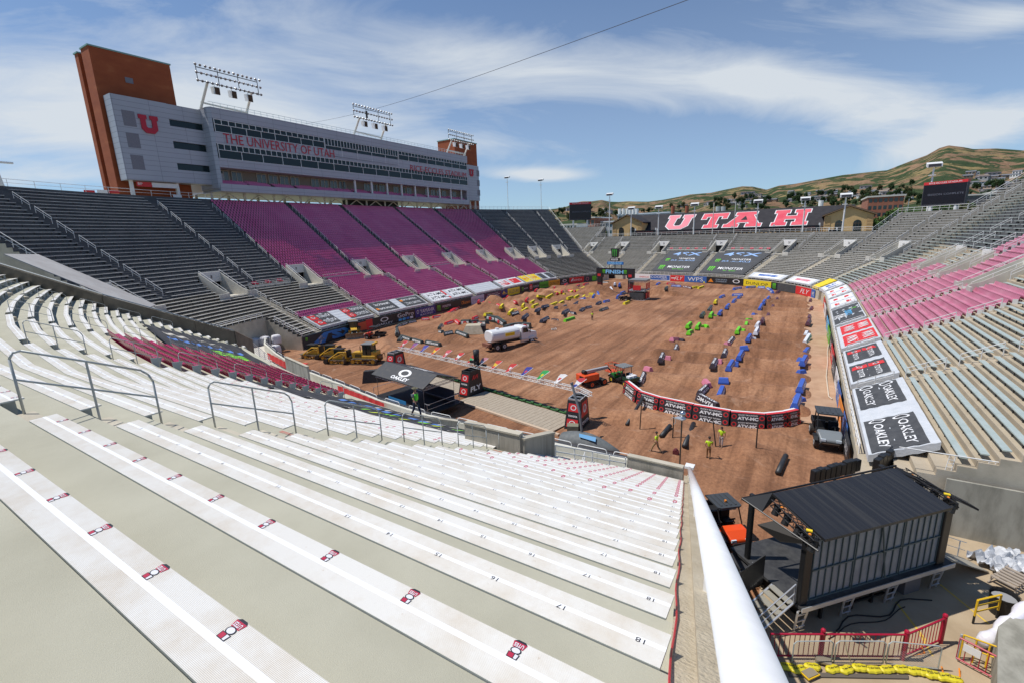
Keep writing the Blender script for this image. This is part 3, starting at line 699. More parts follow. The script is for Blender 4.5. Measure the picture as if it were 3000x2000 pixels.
for i, (a, b) in enumerate(zip(FW, FW[1:])):
 L_ = math.hypot(b[0] - a[0], b[1] - a[1]); n = max(1, int(L_ / 3.2))
 for q in range(n):
  p0 = (a[0] + (b[0] - a[0]) * q / n, a[1] + (b[1] - a[1]) * q / n); p1 = (a[0] + (b[0] - a[0]) * (q + .993) / n, a[1] + (b[1] - a[1]) * (q + .993) / n)
  wallseg(mb, p0, p1, .25, -.6, 2.9)
tag(mb.build('front_wall', FWM), 'long pale concrete wall between the near walkway and the dirt', 'wall')
mb = MB(); PADM = mat('black_pad', (.02, .022, .028), .45, c2=(.035, .037, .045), sc_=3)
pts = [Vector((a[0] + .05, a[1] + .42, 2.72)) for a in FW]
for a, b in zip(pts, pts[1:]):
 n = max(1, int((b - a).length / 2.4));
 for q in range(n): mb.tube(a.lerp(b, q / n), a.lerp(b, (q + .985) / n), .21, 8)
tag(mb.build('wall_padding', PADM), 'continuous black tubular padding strapped along the top of the near wall', 'padding')
hoop = MB()
def hoop_pts(L, h, r=.18):
 return [(0, 0, 0), (0, 0, h - r), (r * .3, 0, h - r * .3), (r, 0, h), (L - r, 0, h), (L - r * .3, 0, h - r * .3), (L, 0, h - r), (L, 0, 0)]
hoop.path(hoop_pts(2.1, .62), .028, 6); hoop.tube((0, 0, .3), (2.1, 0, .3), .02, 5); h0 = hoop.build('wall_hoop_rail', WHITE); fst = True; cnt = 0
for i, (a, b) in enumerate(zip(FW, FW[1:])):
 L_ = math.hypot(b[0] - a[0], b[1] - a[1]); n = int(L_ / 2.45)
 for q in range(n):
  o = h0 if fst else h0.copy()
  if not fst: COL.objects.link(o)
  fst = False; t0 = (q + .1) / max(1, n); o.location = (a[0] + (b[0] - a[0]) * t0, a[1] + (b[1] - a[1]) * t0 + .12, 2.6); o.rotation_euler = (0, 0, math.atan2(b[1] - a[1], b[0] - a[0])); cnt += 1
  tag(o, 'low white hoop rail on the near wall, %s from the right' % ORD[min(cnt, 35) - 1], 'rail', 'hoop rails along the near wall')
def bench_mat():
 m = bpy.data.materials.new('ribbed_bench_paint'); m.use_nodes = True; t = m.node_tree; b = t.nodes['Principled BSDF']; b.inputs['Roughness'].default_value = .42
 uv = nn(t, 'ShaderNodeUVMap'); sp = nn(t, 'ShaderNodeSeparateXYZ'); t.links.new(uv.outputs[0], sp.inputs[0])
 mu = nn(t, 'ShaderNodeMath', operation='MULTIPLY'); mu.inputs[1].default_value = 2 * math.pi * 46; t.links.new(sp.outputs[1], mu.inputs[0])
 si = nn(t, 'ShaderNodeMath', operation='SINE'); t.links.new(mu.outputs[0], si.inputs[0])
 cb = nn(t, 'ShaderNodeMath', operation='COMPARE'); cb.inputs[1].default_value = .53; cb.inputs[2].default_value = .065; t.links.new(sp.outputs[1], cb.inputs[0])
 iv = nn(t, 'ShaderNodeMath', operation='SUBTRACT'); iv.inputs[0].default_value = 1; t.links.new(cb.outputs[0], iv.inputs[1])
 rb = nn(t, 'ShaderNodeMath', operation='MULTIPLY'); t.links.new(si.outputs[0], rb.inputs[0]); t.links.new(iv.outputs[0], rb.inputs[1])
 n = nn(t, 'ShaderNodeTexNoise'); n.inputs['Scale'].default_value = 1.6; n.inputs['Detail'].default_value = 8; n.inputs['Roughness'].default_value = .7
 tcn = nn(t, 'ShaderNodeTexCoord'); t.links.new(tcn.outputs['Object'], n.inputs['Vector'])
 r = nn(t, 'ShaderNodeValToRGB'); r.color_ramp.elements[0].position = .42; r.color_ramp.elements[0].color = (.80, .785, .74, 1); r.color_ramp.elements[1].position = .70; r.color_ramp.elements[1].color = (.66, .59, .49, 1)
 t.links.new(n.outputs[0], r.inputs[0])
 n3 = nn(t, 'ShaderNodeTexNoise'); n3.inputs['Scale'].default_value = 22; n3.inputs['Detail'].default_value = 6; t.links.new(tcn.outputs['Object'], n3.inputs['Vector'])
 r3 = nn(t, 'ShaderNodeValToRGB'); r3.color_ramp.elements[0].position = .70; r3.color_ramp.elements[0].color = (1, 1, 1, 1); r3.color_ramp.elements[1].position = .80; r3.color_ramp.elements[1].color = (.72, .60, .48, 1); t.links.new(n3.outputs[0], r3.inputs[0])
 mA = nn(t, 'ShaderNodeMix', data_type='RGBA', blend_type='MULTIPLY'); mA.inputs[0].default_value = 1; t.links.new(r.outputs[0], mA.inputs[6]); t.links.new(r3.outputs[0], mA.inputs[7])
 gr = nn(t, 'ShaderNodeMapRange'); gr.inputs['From Min'].default_value = -1; gr.inputs['From Max'].default_value = -.2; gr.inputs['To Min'].default_value = .80; gr.inputs['To Max'].default_value = 1.0; t.links.new(rb.outputs[0], gr.inputs['Value'])
 mB = nn(t, 'ShaderNodeMix', data_type='RGBA', blend_type='MULTIPLY'); mB.inputs[0].default_value = 1; t.links.new(mA.outputs[2], mB.inputs[6])
 cg = nn(t, 'ShaderNodeCombineColor'); [t.links.new(gr.outputs[0], cg.inputs[i]) for i in range(3)]; t.links.new(cg.outputs[0], mB.inputs[7])
 mC = nn(t, 'ShaderNodeMix', data_type='RGBA'); mC.inputs[7].default_value = (.86, .87, .88, 1); t.links.new(cb.outputs[0], mC.inputs[0]); t.links.new(mB.outputs[2], mC.inputs[6]); t.links.new(mC.outputs[2], b.inputs['Base Color'])
 bn = nn(t, 'ShaderNodeBump'); bn.inputs['Strength'].default_value = .5; bn.inputs['Distance'].default_value = .002; t.links.new(rb.outputs[0], bn.inputs['Height']); t.links.new(bn.outputs[0], b.inputs['Normal'])
 return m
BENM = bench_mat(); BEND = mat('bench_end_cap', (.55, .60, .60), .4, .3)
BW = .27
def nbench(k, xa, xb):
 xs = [xa] + [x for x in KX if xb + .1 < x < xa - .1] + [xb]; mb = MB(); z = ZT(k) + .405; zl = z - .022; acc = 0
 for a, b in zip(xs, xs[1:]):
  ya, yb = NYK(a, k), NYK(b, k); L_ = math.hypot(a - b, ya - yb); n = max(1, int(L_ / 6))
  for i in range(n):
   p = a + (b - a) * i / n; q = a + (b - a) * (i + 1) / n; yp = NYK(p, k); yq = NYK(q, k); u0 = acc + L_ * i / n; u1 = acc + L_ * (i + 1) / n
   mb.face([(p, yp, z), (p, yp + BW, z), (q, yq + BW, z), (q, yq, z)], 0, [(u0, 0), (u0, 1), (u1, 1), (u1, 0)])
   mb.face([(p, yp, zl), (p, yp, z), (q, yq, z), (q, yq, zl)], 1); mb.face([(q, yq + BW, zl), (q, yq + BW, z), (p, yp + BW, z), (p, yp + BW, zl)], 1)
   mb.face([(p, yp, zl), (q, yq, zl), (q, yq + BW, zl), (p, yp + BW, zl)], 1)
  acc += L_
 for x, s in ((xa, 1), (xb, -1)):
  y = NYK(x, k); mb.face([(x, y, zl), (x, y + BW, zl), (x, y + BW, z), (x, y, z)][::s], 1)
 n = max(2, int(abs(xa - xb) / 2.2))
 for i in range(n):
  x = xa - .45 + (xb + .45 - xa + .45) * i / (n - 1); y = NYK(x, k); mb.bx(x - .03, x + .03, y + .10, y + BW - .03, ZT(k), zl, mi=2)
 return mb.build('bleacher_bench', [BENM, BEND, STEEL])
AN = [(-8.25, -9.65), (-23.85, -25.3), (-36.2, -37.5), (-51.4, -52.9)]
SEAT_ROWS = range(7, 20)
SECNAME = ['right of the nearest aisle', 'middle block left of the nearest aisle', 'third block from the right', 'fourth block from the right', 'short block by the dark end wall']
TARP2 = lambda k: -24.9 + (k - 12) * 2.3           # benches right of aisle two vanish under the second tarpaulin left of... (row dependent)
bench_objs = {}
LOGO_M = [mat('sticker_red', (.45, .02, .06), .5), mat('sticker_black', (.02, .02, .03), .5), mat('sticker_white', (.72, .72, .76), .5)]
tmU = text_mesh('UTES', .075, offset=.002); tmS = [text_mesh(str(n_), .085) for n_ in range(1, 34)]
def add_mesh(mb, me, fx, mi):
 for p in me.polygons: mb.face([fx(me.vertices[i].co) for i in p.vertices], mi)
def sticker(mb, x, y, z):
 f = lambda a, b, c=.0: (x - a, y - b, z + c)
 mb.face([f(-.065, -.10, .001), f(.065, -.10, .001), f(.05, -.03, .001), f(-.05, -.03, .001)], 0)
 mb.face([f(-.04, -.125, .001), f(.03, -.125, .001), f(.065, -.10, .001), f(-.065, -.10, .001)], 1)
 n = 12
 mb.face([f(.052 * math.cos(2 * math.pi * i / n), .0 + .040 * math.sin(2 * math.pi * i / n), .0015) for i in range(n)], 1)
 mb.face([f(.040 * math.cos(2 * math.pi * i / n), .0 + .030 * math.sin(2 * math.pi * i / n), .002) for i in range(n)], 2)
 mb.face([f(-.055, .03, .001), f(.055, .03, .001), f(.05, .095, .001), f(-.05, .095, .001)], 1)
 mb.face([f(-.045, .038, .0015), f(-.012, .038, .0015), f(-.015, .088, .0015), f(-.04, .088, .0015)], 2)
 mb.face([f(-.004, .038, .0015), f(.047, .038, .0015), f(.042, .088, .0015), f(-.008, .088, .0015)], 0)
 add_mesh(mb, tmU, lambda c: f(c.x * .55, c.y * .8 - .065, .0025), 2)
def decals(k, xa, xb, parent):
 z = ZT(k) + .4058; mb = MB(); n = int(abs(xa - xb) / .46)
 logo = k <= -1 or k >= 9
 for i in range(n):
  x = ((-2.07 - .765 * i) if k == -2 else (-1.85 + .7475 - .7475 * i)) if (k < 0 and xa > -9) else xa - .15 - i * .5475
  if x < xb + .1: break
  y = NYK(x, k) + (BW * .76 if logo else BW * .52)
  if logo:
   if k < 0: sticker(mb, x, NYK(x, k) + BW * .74, z) if False else None
   if k < 0:
    yy = NYK(x, k) + BW * .77
    c0 = len(mb.v); sticker(mb, x, yy, z)
    for q in range(c0, len(mb.v)): v = mb.v[q]; mb.v[q] = (x + (v[0] - x) * .62, yy + (v[1] - yy) * .52, v[2])
   elif (k + i) % 2 == 0 or k > 12: c0 = len(mb.v); mb.face([(x - .05, y - .05, z), (x + .05, y - .05, z), (x + .04, y + .05, z), (x - .04, y + .05, z)], 0); mb.face([(x - .03, y - .02, z + .001), (x + .03, y - .02, z + .001), (x + .03, y + .01, z + .001), (x - .03, y + .01, z + .001)], 2)
  if k >= 0 and rnd.random() > .06:
   num = max(1, 18 - i) if xa > -9 else (i % 30) + 1; me = tmS[num - 1]
   add_mesh(mb, me, lambda c: (x - c.x * .9, NYK(x, k) + BW * .5 - c.y * .62, z + .0005), 1)
 if mb.f: mb.build('seat_markings', LOGO_M, parent)
for k in range(-3, 27):
 y = NYK(-9, k)
 for si in range(5):
  xa = xr(y) - .03 if si == 0 else AN[si - 1][1]; xb = AN[si][0] if si < 4 else xl(k) + .02
  xa_, xb_ = xa, xb
  if si == 0 and y > 19.6: continue
  if si == 0 and y > 13.8:
   xb_ = -8.35 + max(0, (y - 16)) * .55
   if xa_ - xb_ < .8: continue
  if si == 1:
   if y > 13.8: xa_ = -11.05 - (y - 14) * .12
   if k >= 12:                      # tarpaulin covers the left part of the lower rows
    lim = -24.9 + (k - 11) * 2.0
    xb_ = max(xb_, lim)
    if xa_ - xb_ < .8: continue
  if si == 2 and k in SEAT_ROWS: continue
  if si == 2 and k > 19: continue
  if si == 3 and k >= 11: continue     # first tarpaulin
  if k > 22: continue
  o = nbench(k, xa_, xb_)
  tag(o, 'white ribbed bench, %s row from the camera, %s' % (ORD[k + 3], SECNAME[si]), 'bench', 'white ribbed benches of the near stand')
  if si == 0 or (si == 1 and k < 12): decals(k, xa_, xb_, o)
CR = mat('crimson_seat', (.46, .012, .10), .22, c2=(.52, .03, .14), sc_=.5, spec=.8); CRE = mat('seat_end_panel', (.40, .45, .46), .5)
cm = MB()
def rseat(mb):
 n = 8
 back = [(-.20, .02), (.20, .02), (.215, .28), (.13, .42), (-.13, .42), (-.215, .28)]
 mb.sec([[(x, .03 - .10 * (z / .4), .42 + z) for x, z in back], [(x, -.015 - .10 * (z / .4), .42 + z) for x, z in back]])
 pan = [(-.215, .03), (.215, .03), (.225, .42), (-.225, .42)]
 mb.sec([[(x, y, .40 + .01 * (y > .2)) for x, y in pan], [(x, y, .455 + .02 * (y > .2)) for x, y in pan]])
 mb.bx(-.02, .02, .0, .12, 0, .42)
rseat(cm); seat0 = cm.build('stadium_seat', CR); fst = True; nseat = 0
em = MB(); em.sec([[(-.02, -.06, .0), (-.02, .10, .0), (-.02, .34, .60), (-.02, -.12, .66)], [(.02, -.06, .0), (.02, .10, .0), (.02, .34, .60), (.02, -.12, .66)]]); end0 = em.build('seat_end_panel', CRE)
fe = True
rest = MB()
for k in SEAT_ROWS:
 xa, xb = -25.55, -36.1; n = int((xa - xb) / .49)
 for i in range(n + 1):
  x = xa - .05 - i * .49 * .985; y = NYK(x, k) + .12; a = math.atan2(NYK(x - .5, k) - NYK(x + .5, k), -1.) + math.pi
  M = Matrix.Translation((x, y, ZT(k))) @ Matrix.Rotation(a, 4, 'Z')
  if nseat < 300:
   o = seat0 if fst else seat0.copy()
   if not fst: COL.objects.link(o)
   fst = False; o.matrix_world = M; nseat += 1
   tag(o, 'crimson seat in the %s seat row from the benches above, left of the second aisle' % ORD[k - 7], 'seat', 'crimson seats on the near stand, row %s' % ORD[k - 7])
 x = xa + .12; o = end0 if fe else end0.copy()
 if not fe: COL.objects.link(o)
 fe = False; o.location = (x + .1, NYK(x, k) + .08, ZT(k)); tag(o, 'grey end panel of the %s crimson seat row' % ORD[k - 7], 'panel', 'grey end panels of the crimson seat rows')
TARPM = mat('dark_tarpaulin', (.028, .030, .034), .75, c2=(.055, .055, .06), sc_=1.2, bump=.4, bsc=3)
def near_tarp(corners, label, streaks, n=26, m=12):
 t_ = thing('tarpaulin', label, 'tarpaulin'); A, B, C_, D_ = [Vector((*c, 0)) for c in corners]
 def P(u, v, dz=0.):
  p = A.lerp(B, u).lerp(D_.lerp(C_, u), v); return Vector((p.x, p.y, NZ(p.x, p.y) + .52 + .05 * math.sin(NK(p.x, p.y) * 2 * math.pi) + dz))
 mb = MB(); V = {}
 for i in range(n):
  for j in range(m * 2): mb.face([P(i / n, j / (2 * m)), P((i + 1) / n, j / (2 * m)), P((i + 1) / n, (j + 1) / (2 * m)), P(i / n, (j + 1) / (2 * m))])
 mb.build('sheet', TARPM, t_)
 for nm, mm_, lst in streaks:
  sb = MB()
  for (u0, v0, u1, v1, w_) in lst:
   q = 14
   for i in range(q):
    a, b = i / q, (i + 1) / q; sb.face([P(u0 + (u1 - u0) * a, v0 + (v1 - v0) * a, .02), P(u0 + (u1 - u0) * b, v0 + (v1 - v0) * b, .02), P(u0 + (u1 - u0) * b, v0 + (v1 - v0) * b + w_, .02), P(u0 + (u1 - u0) * a, v0 + (v1 - v0) * a + w_, .02)])
  sb.build(nm, mm_, t_)
 return t_
TB = mat('tarp_blue', (.10, .22, .55), .7); TG = mat('tarp_green', (.28, .72, .06), .7); TY = mat('tarp_lime', (.70, .85, .08), .7); TW = mat('tarp_white', (.55, .52, .45), .8)
near_tarp([(-37.6, NYK(-37.6, 11) + .1), (-37.6, NYK(-37.6, 20)), (-50.8, NYK(-50.8, 21)), (-50.8, NYK(-50.8, 11) + .1)], 'black tarpaulin with blue and green lettering left of the crimson seats',
          [('blue_lettering', TB, [(.1 + i * .11, .36 + .02 * (i % 2), .19 + i * .11, .40, .10) for i in range(7)]), ('green_mark', TG, [(.45, .12 + i * .05, .8, .08 + i * .05, .03) for i in range(4)]), ('white_lettering', TW, [(.12, .66, .36, .62, .09), (.45, .70, .7, .66, .03)])])
near_tarp([(-24.2, NYK(-24.2, 11.2)), (-24.2, NYK(-24.2, 20)), (-12.6, NYK(-12.6, 22)), (-12.2, NYK(-12.2, 16.6))], 'black tarpaulin with blue and lime lettering behind the walking man',
          [('blue_lettering', TB, [(.55, .12 + i * .085, .68, .17 + i * .085, .05) for i in range(7)]), ('lime_mark', TY, [(.20 + .05 * i, .42 + i * .07, .34 + .05 * i, .62 + i * .07, .025) for i in range(5)]), ('green_mark', TG, [(.28 + .05 * i, .40 + i * .08, .40 + .05 * i, .50 + i * .09, .02) for i in range(5)]), ('white_lettering', TW, [(.74, .10 + i * .1, .80, .16 + i * .1, .03) for i in range(7)])])
def nrail(x, k, n, label):
 t_ = thing('aisle_handrail', label, 'handrail', group='hooped handrails on the near stand aisles'); pts = []; z = lambda kk: ZT(kk) + .2
 y0 = NYK(x, k) + .2; y1 = y0 + .81 * n; za = z(k); zb = z(k + n); h = .98; r = .12
 d = Vector((0, y1 - y0, zb - za)).normalized()
 a = Vector((x, y0, za)); b = Vector((x, y1, zb)); ta = a + Vector((0, 0, h)); tb = b + Vector((0, 0, h))
 arc = [a, ta - Vector((0, 0, .16)), ta - Vector((0, 0, .16)) * .35 + d * .05, ta + d * .15]
 arc2 = [tb - d * .15, tb - Vector((0, 0, .16)) * .35 - d * .05, tb - Vector((0, 0, .16)), b]
 R_ = .017
 MB().path(arc + arc2, R_, 8).build('hoop', STEEL, t_, smooth=True)
 MB().tube(a + Vector((0, 0, .52)), b + Vector((0, 0, .52)), .016, 6).build('mid_rail', STEEL, t_)
 for q in range(1, n // 1 if n < 3 else n):
  if n == 2 or q % 2 == 0 or n == 3:
   f = q / n; p = a.lerp(b, f); MB().tube(Vector((p.x, p.y, ZT(k + q) + .15)), p + Vector((0, 0, h)), R_, 8).build('post', STEEL, t_)
def inbase(x): return x
for ai, (x, rows) in enumerate([(-9.5, [(-1, 2), (2, 2), (5, 2), (8, 2), (11, 2), (14, 1)]), (-24.95, [(-1, 2), (2, 2), (5, 2), (8, 2), (11, 2), (14, 2), (17, 2)]), (-37.2, [(-1, 2), (2, 2), (5, 2), (8, 2), (11, 2), (14, 2)]), (-52.5, [(0, 2), (3, 2), (6, 2), (9, 2), (12, 2)])]):
 for i, (k, n) in enumerate(rows): nrail(x, k, n, 'thin grey hooped handrail, %s down the %s aisle from the right of the near stand' % (ORD[i], ORD[ai]))
mb = MB()
for (xa, xb) in AN:
 for k in range(-3, 22):
  m_ = (xa + xb) / 2; y = NYK(m_, k) - .03; mb.bx(xb + .1, xa - .1, y, y + .34, ZT(k) + .002, ZT(k) + .2)
tag(mb.build('aisle_steps', CONC, None), 'half height concrete steps in the aisles of the near stand', 'steps', kind='stuff')
mb = MB(); rp = mat('red_edge_paint', (.50, .16, .12), .8, c2=(.35, .30, .24), sc_=9)
for kk in (3, 13):
 y = NYK(-9, kk) - .03; mb.bx(-9.6, -8.3, y + .70, y + .78, ZT(kk) + .003, ZT(kk) + .007)
tag(mb.build('step_marking', rp), kind='structure')
lowb = MB(); fl_ = True
for r_ in range(4):
 for (xa, xb) in ((-12.6, -24.), (-25.4, -36.5)):
  o = MB(); n = 8; y = lambda x: NYK(x, 22) + .95 + r_ * .95
  for i in range(n):
   a = xa + (xb - xa) * i / n; b = xa + (xb - xa) * (i + 1) / n; z = 3.9 - r_ * .45
   o.face([(a, y(a), z), (a, y(a) + .3, z), (b, y(b) + .3, z), (b, y(b), z)], 0, [(0, 0), (0, 1), (1, 1), (1, 0)]); o.face([(a, y(a) - .1, z - .42), (a, y(a) + .85, z - .42), (b, y(b) + .85, z - .42), (b, y(b) - .1, z - .42)], 1); o.face([(a, y(a) + .85, z - .42), (a, y(a) + .85, z - .9), (b, y(b) + .85, z - .9), (b, y(b) + .85, z - .42)], 1)
  tag(o.build('bleacher_bench', [BENM, WALK]), 'low white bench step by the near walkway, %s row from the back, %s' % (ORD[r_], 'right part' if xa > -20 else 'left part'), 'bench', 'low bench steps by the near walkway')
def parapet(a, b, z0a, z0b, z1a, z1b, label, th=.22, m=CONCW):
 t_ = thing('parapet_wall', label, 'parapet wall'); mb = MB(); wallseg(mb, a, b, th, z0a, z1a, z0b, z1b); mb.build('wall', m, t_)
 cb = MB(); wallseg(cb, a, b, th + .08, z1a + .002, z1a + .07, z1b + .002, z1b + .07); cb.build('coping', CONC, t_)
parapet((-11.15, 13.95), (-8.55, 13.95), 1.8, 1.8, NZ(-10, 13.9) + 1.2, NZ(-10, 13.9) + 1.2, 'stained concrete parapet with pale coping in the middle of the near stand')
parapet((-8.50, 13.9), (-8.35, 16.1), 1.8, 1.8, NZ(-10, 13.9) + 1.05, NZ(-10, 16) + 1.5, 'shaded short parapet joined to the stained parapet, behind the white bars')
parapet((-6.35, 19.9), (-3.85, 19.9), 1.8, 1.8, NZ(-5, 19.8) + 1.1, NZ(-5, 19.8) + 1.1, 'stained concrete parapet beside the white pipe at the right')
t_ = thing('guard_rail', 'white guard rail of five horizontal bars beside the stained parapets', 'guard rail')
A_, B_ = Vector((-8.3, 16.25, NZ(-8.3, 16.25) - .35)), Vector((-6.45, 19.85, NZ(-6.4, 19.85) - .35))
b1 = MB();
for i in range(5): b1.tube(A_ + Vector((0, 0, .25 + i * .28)), B_ + Vector((0, 0, .25 + i * .28)), .028, 6)
b1.build('bars', WHITE, t_)
for f in (0, .25, .5, .75, 1): p = A_.lerp(B_, f); MB().tube(p - Vector((0, 0, .4)), p + Vector((0, 0, 1.4)), .032, 6).build('post', WHITE, t_)
t_ = thing('guard_rail', 'white guard rails round the sunken steps behind the middle parapet', 'guard rail')
for (a, b) in (((-11.1, 14.2, 3.6), (-13.5, 24.5, 3.6)), ((-8.4, 16.3, 3.4), (-10.8, 25.2, 3.1)), ((-13.5, 24.5, 2.1), (-18.5, 25.0, 2.1)), ((-10.8, 25.2, 2.1), (-7.2, 25.2, 2.1))):
 a = Vector(a); b = Vector(b); mb = MB()
 for i in range(3): mb.tube(a + Vector((0, 0, .3 + i * .33)), b + Vector((0, 0, .3 + i * .33)), .025, 6)
 for f in (0, .25, .5, .75, 1): p = a.lerp(b, f); mb.tube(Vector((p.x, p.y, 1.75)), p + Vector((0, 0, .96)), .028, 6)
 mb.build('bars', WHITE, t_)
parapet((-23.2, 21.7), (-19.8, 23.9), 1.6, 1.6, 5.6, 4.9, 'grey concrete parapet beyond the walking man', .2)
parapet((-27.4, 21.6), (-23.3, 21.6), 1.6, 1.6, 5.9, 5.6, 'pale concrete parapet beside the crimson seats', .2, mat('pale_parapet', (.5, .47, .38), .85, c2=(.6, .57, .47), sc_=1.))
parapet((-42.5, 28.0), (-47.5, 28.8), 1.6, 1.6, 5.0, 5.3, 'grey concrete parapet beyond the left tarpaulin', .2)
mb = MB(); gs = mat('grey_sheet', (.42, .45, .48), .6, c2=(.55, .58, .6), sc_=3, bump=.6, bsc=4)
for i in range(14):
 for j in range(4):
  f = lambda i, j: (-5.2 - i * .25, 20.6 + j * .5 + .1 * math.sin(i), 5.5 - j * .35 + .12 * math.sin(i * 2.1 + j))
  mb.face([f(i, j), f(i + 1, j), f(i + 1, j + 1), f(i, j + 1)])
tag(mb.build('plastic_sheet', gs), 'crumpled grey plastic sheet behind the white bars near the right parapet', 'sheet')
def axp(y): return -.191 * (y - 1.5) - .03
mb = MB()
for y0, y1 in ((-2., 8.), (8., 18.), (18., 27.6)):
 def s_(y, dz=0):
  zt = 14.58 - .4847 * (y - 2.31); x0 = xr(y) + .02; x1 = axp(y) + .04
  return [(x0, y, -.6), (x1, y, -.6), (x1, y, zt + .50), (x0 + .16, y, zt + .50), (x0 + .16, y, zt + .42), (x0, y, zt + .42)]
 mb.sec([s_(y0), s_(y1)])
EW = mb.build('end_wall', mat('end_wall_concrete', (.44, .37, .26), .9, c2=(.56, .49, .37), sc_=1.2, det=9, bump=.5, bsc=30)); tag(EW, 'sloping tan concrete wall at the right end of the near benches', 'wall')
t_ = thing('pipe_rail', 'fat glossy white pipe rail running down the right end of the near stand', 'rail')
a = Vector((axp(-2) , -2., 16.0 + 3.5 * .486)); b = Vector((axp(26.6), 26.6, 16.0 - 25.1 * .486))
MB().tube(a, b, .105, 32).build('pipe', WHITEP, t_, smooth=True)
for y in (4, 9, 14, 19, 24): MB().tube((axp(y) , y, 14.7 - .4847 * (y - 2.31)), (axp(y), y, 16.0 - .486 * (y - 1.5)), .04, 8).build('post', WHITE, t_)
MB().box((b.x, b.y + .15, b.z + .05), (.5, .5, .14)).build('end_plate', WHITE, t_)
mb = MB(); P = []
for i in range(60):
 y = 1.2 + i * .33; k = math.floor((y - 2.28) / .81); P.append(Vector((xr(y) + .035 + .012 * math.sin(i * 1.3), y, 14.58 - .4847 * (y - 2.31) + .432 + .02 * abs(math.sin(i * .64)))))
mb.path(P, .008, 6); tag(mb.build('red_hose', mat('red_hose', (.5, .02, .03), .4)), 'thin red hose lying along the right ends of the near benches', 'hose')
EL = [(-68.5, 9.2, 17.8), (-65.5, 12.6, 16.35), (-58.6, 17.7, 13.0), (-55.2, 23.9, 9.6), (-54.2, 27.2, 7.9)]
t_ = thing('end_wall', 'brown stained concrete end wall with a metal rail, left of the near stand', 'wall'); mb = MB(); rl = MB()
for a, b in zip(EL, EL[1:]):
 wallseg(mb, a, b, .3, -.6, a[2], -.6, b[2]); rl.tube((a[0], a[1], a[2] + .12), (b[0], b[1], b[2] + .12), .06, 6)
mb.build('wall', mat('brown_concrete', (.13, .11, .08), .9, c2=(.22, .19, .14), sc_=.7, det=8), t_); rl.build('rail', STEEL, t_)
parapet((-54.2, 27.2), (-56.8, 30.4), -.6, -.6, 7.9, 6.0, 'lower end wall of tan concrete above the red recessed wall', .3, mat('brown_concrete', (.13, .11, .08)))
railing('gate_railing', [(-56.8, 30.5, 4.4), (-57.6, 32.8, 2.0)], 'white barred gate below the brown end wall', 1.3, 1., bars=(.2, .4, .6, .8))
tag(MB().sec([[(-70, 14, 17.2), (-74, 17.5, 17.0), (-74, 17.5, 17.1), (-70, 14, 17.3)], [(-62, 22, 10.6), (-68, 25.5, 10.4), (-68, 25.5, 10.5), (-62, 22, 10.7)]]).build('canopy_sheet', mat('pale_sheet', (.42, .40, .38), .7, c2=(.5, .49, .47), sc_=.5)), 'pale sloping sheet roof between the brown wall and the left stand', 'canopy')
parapet((-71.5, 40.5), (-74.5, 42.3), -.5, -.5, 2.6, 2.4, 'pale low wall behind the white bags in the corner', .25, FWM)
bagm = mat('bulk_bag', (.72, .71, .72), .7, c2=(.60, .58, .60), sc_=2, bump=.4, bsc=4)
def bag(x, y, z, s, rz, label):
 mb = MB(); secs = []
 for zz, w_ in ((0, .42), (.12, .5), (.5, .53), (.85, .5), (.98, .42), (1.05, .2)):
  secs.append([(s * w_ * (abs(math.cos(t)) ** .5) * (1 if math.cos(t) > 0 else -1), s * w_ * (abs(math.sin(t)) ** .5) * (1 if math.sin(t) > 0 else -1), s * zz) for t in [math.pi * 2 * q / 12 + .01 for q in range(12)]])
 mb.sec(secs)
 for q in (-1, 1): mb.tube((s * .3 * q, 0, s), (s * .2 * q, 0, s * 1.15), .03, 4)
 o = mb.build('bulk_bag', bagm, smooth=False); o.location = (x, y, z); o.rotation_euler = (0, 0, rz); tag(o, label, 'bag', 'white bulk bags in the left corner')
for i, (u, v, s, zz, lab) in enumerate([(815, 1021, 1.5, 0, 'white bulk bag on the dirt, nearest the camera'), (788, 1012, 1.3, 0, 'white bulk bag on the dirt, behind the nearest bag'), (768, 1003, 1.4, 0, 'white bulk bag at the left end of the bottom layer'), (742, 998, 1.3, 0, 'white bulk bag tucked behind the low wall'),
         (797, 985, 1.4, 1.4, 'white bulk bag stacked on top at the right'), (772, 985, 1.4, 1.4, 'white bulk bag stacked on top in the middle'), (748, 984, 1.3, 1.3, 'white bulk bag stacked on top at the left')]):
 q_ = [(-71.2, 41.6), (-72.4, 40.2), (-73.3, 41.9), (-74.3, 40.8), (-72.6, 42.9), (-73.2, 41.3), (-74.2, 40.4)][i]; bag(q_[0], q_[1], zz * .98, s, .3 + i, lab)
d, z = prof(8); a = BP(BL, 3., d - .06, 0); b = BP(BL, 8.2, d - .06, 0)
t_ = MB().sec([[(a.x, a.y, .3), (a.x, a.y, z - .3), (a.x + .04, a.y, z - .3), (a.x + .04, a.y, .3)], [(b.x, b.y, .3), (b.x, b.y, z - .3), (b.x + .04, b.y, z - .3), (b.x + .04, b.y, .3)]]).build('red_wall_panel', mat('crimson_wall', (.42, .02, .035), .7)); tag(t_, 'crimson painted panel on the recessed corner wall', 'panel')
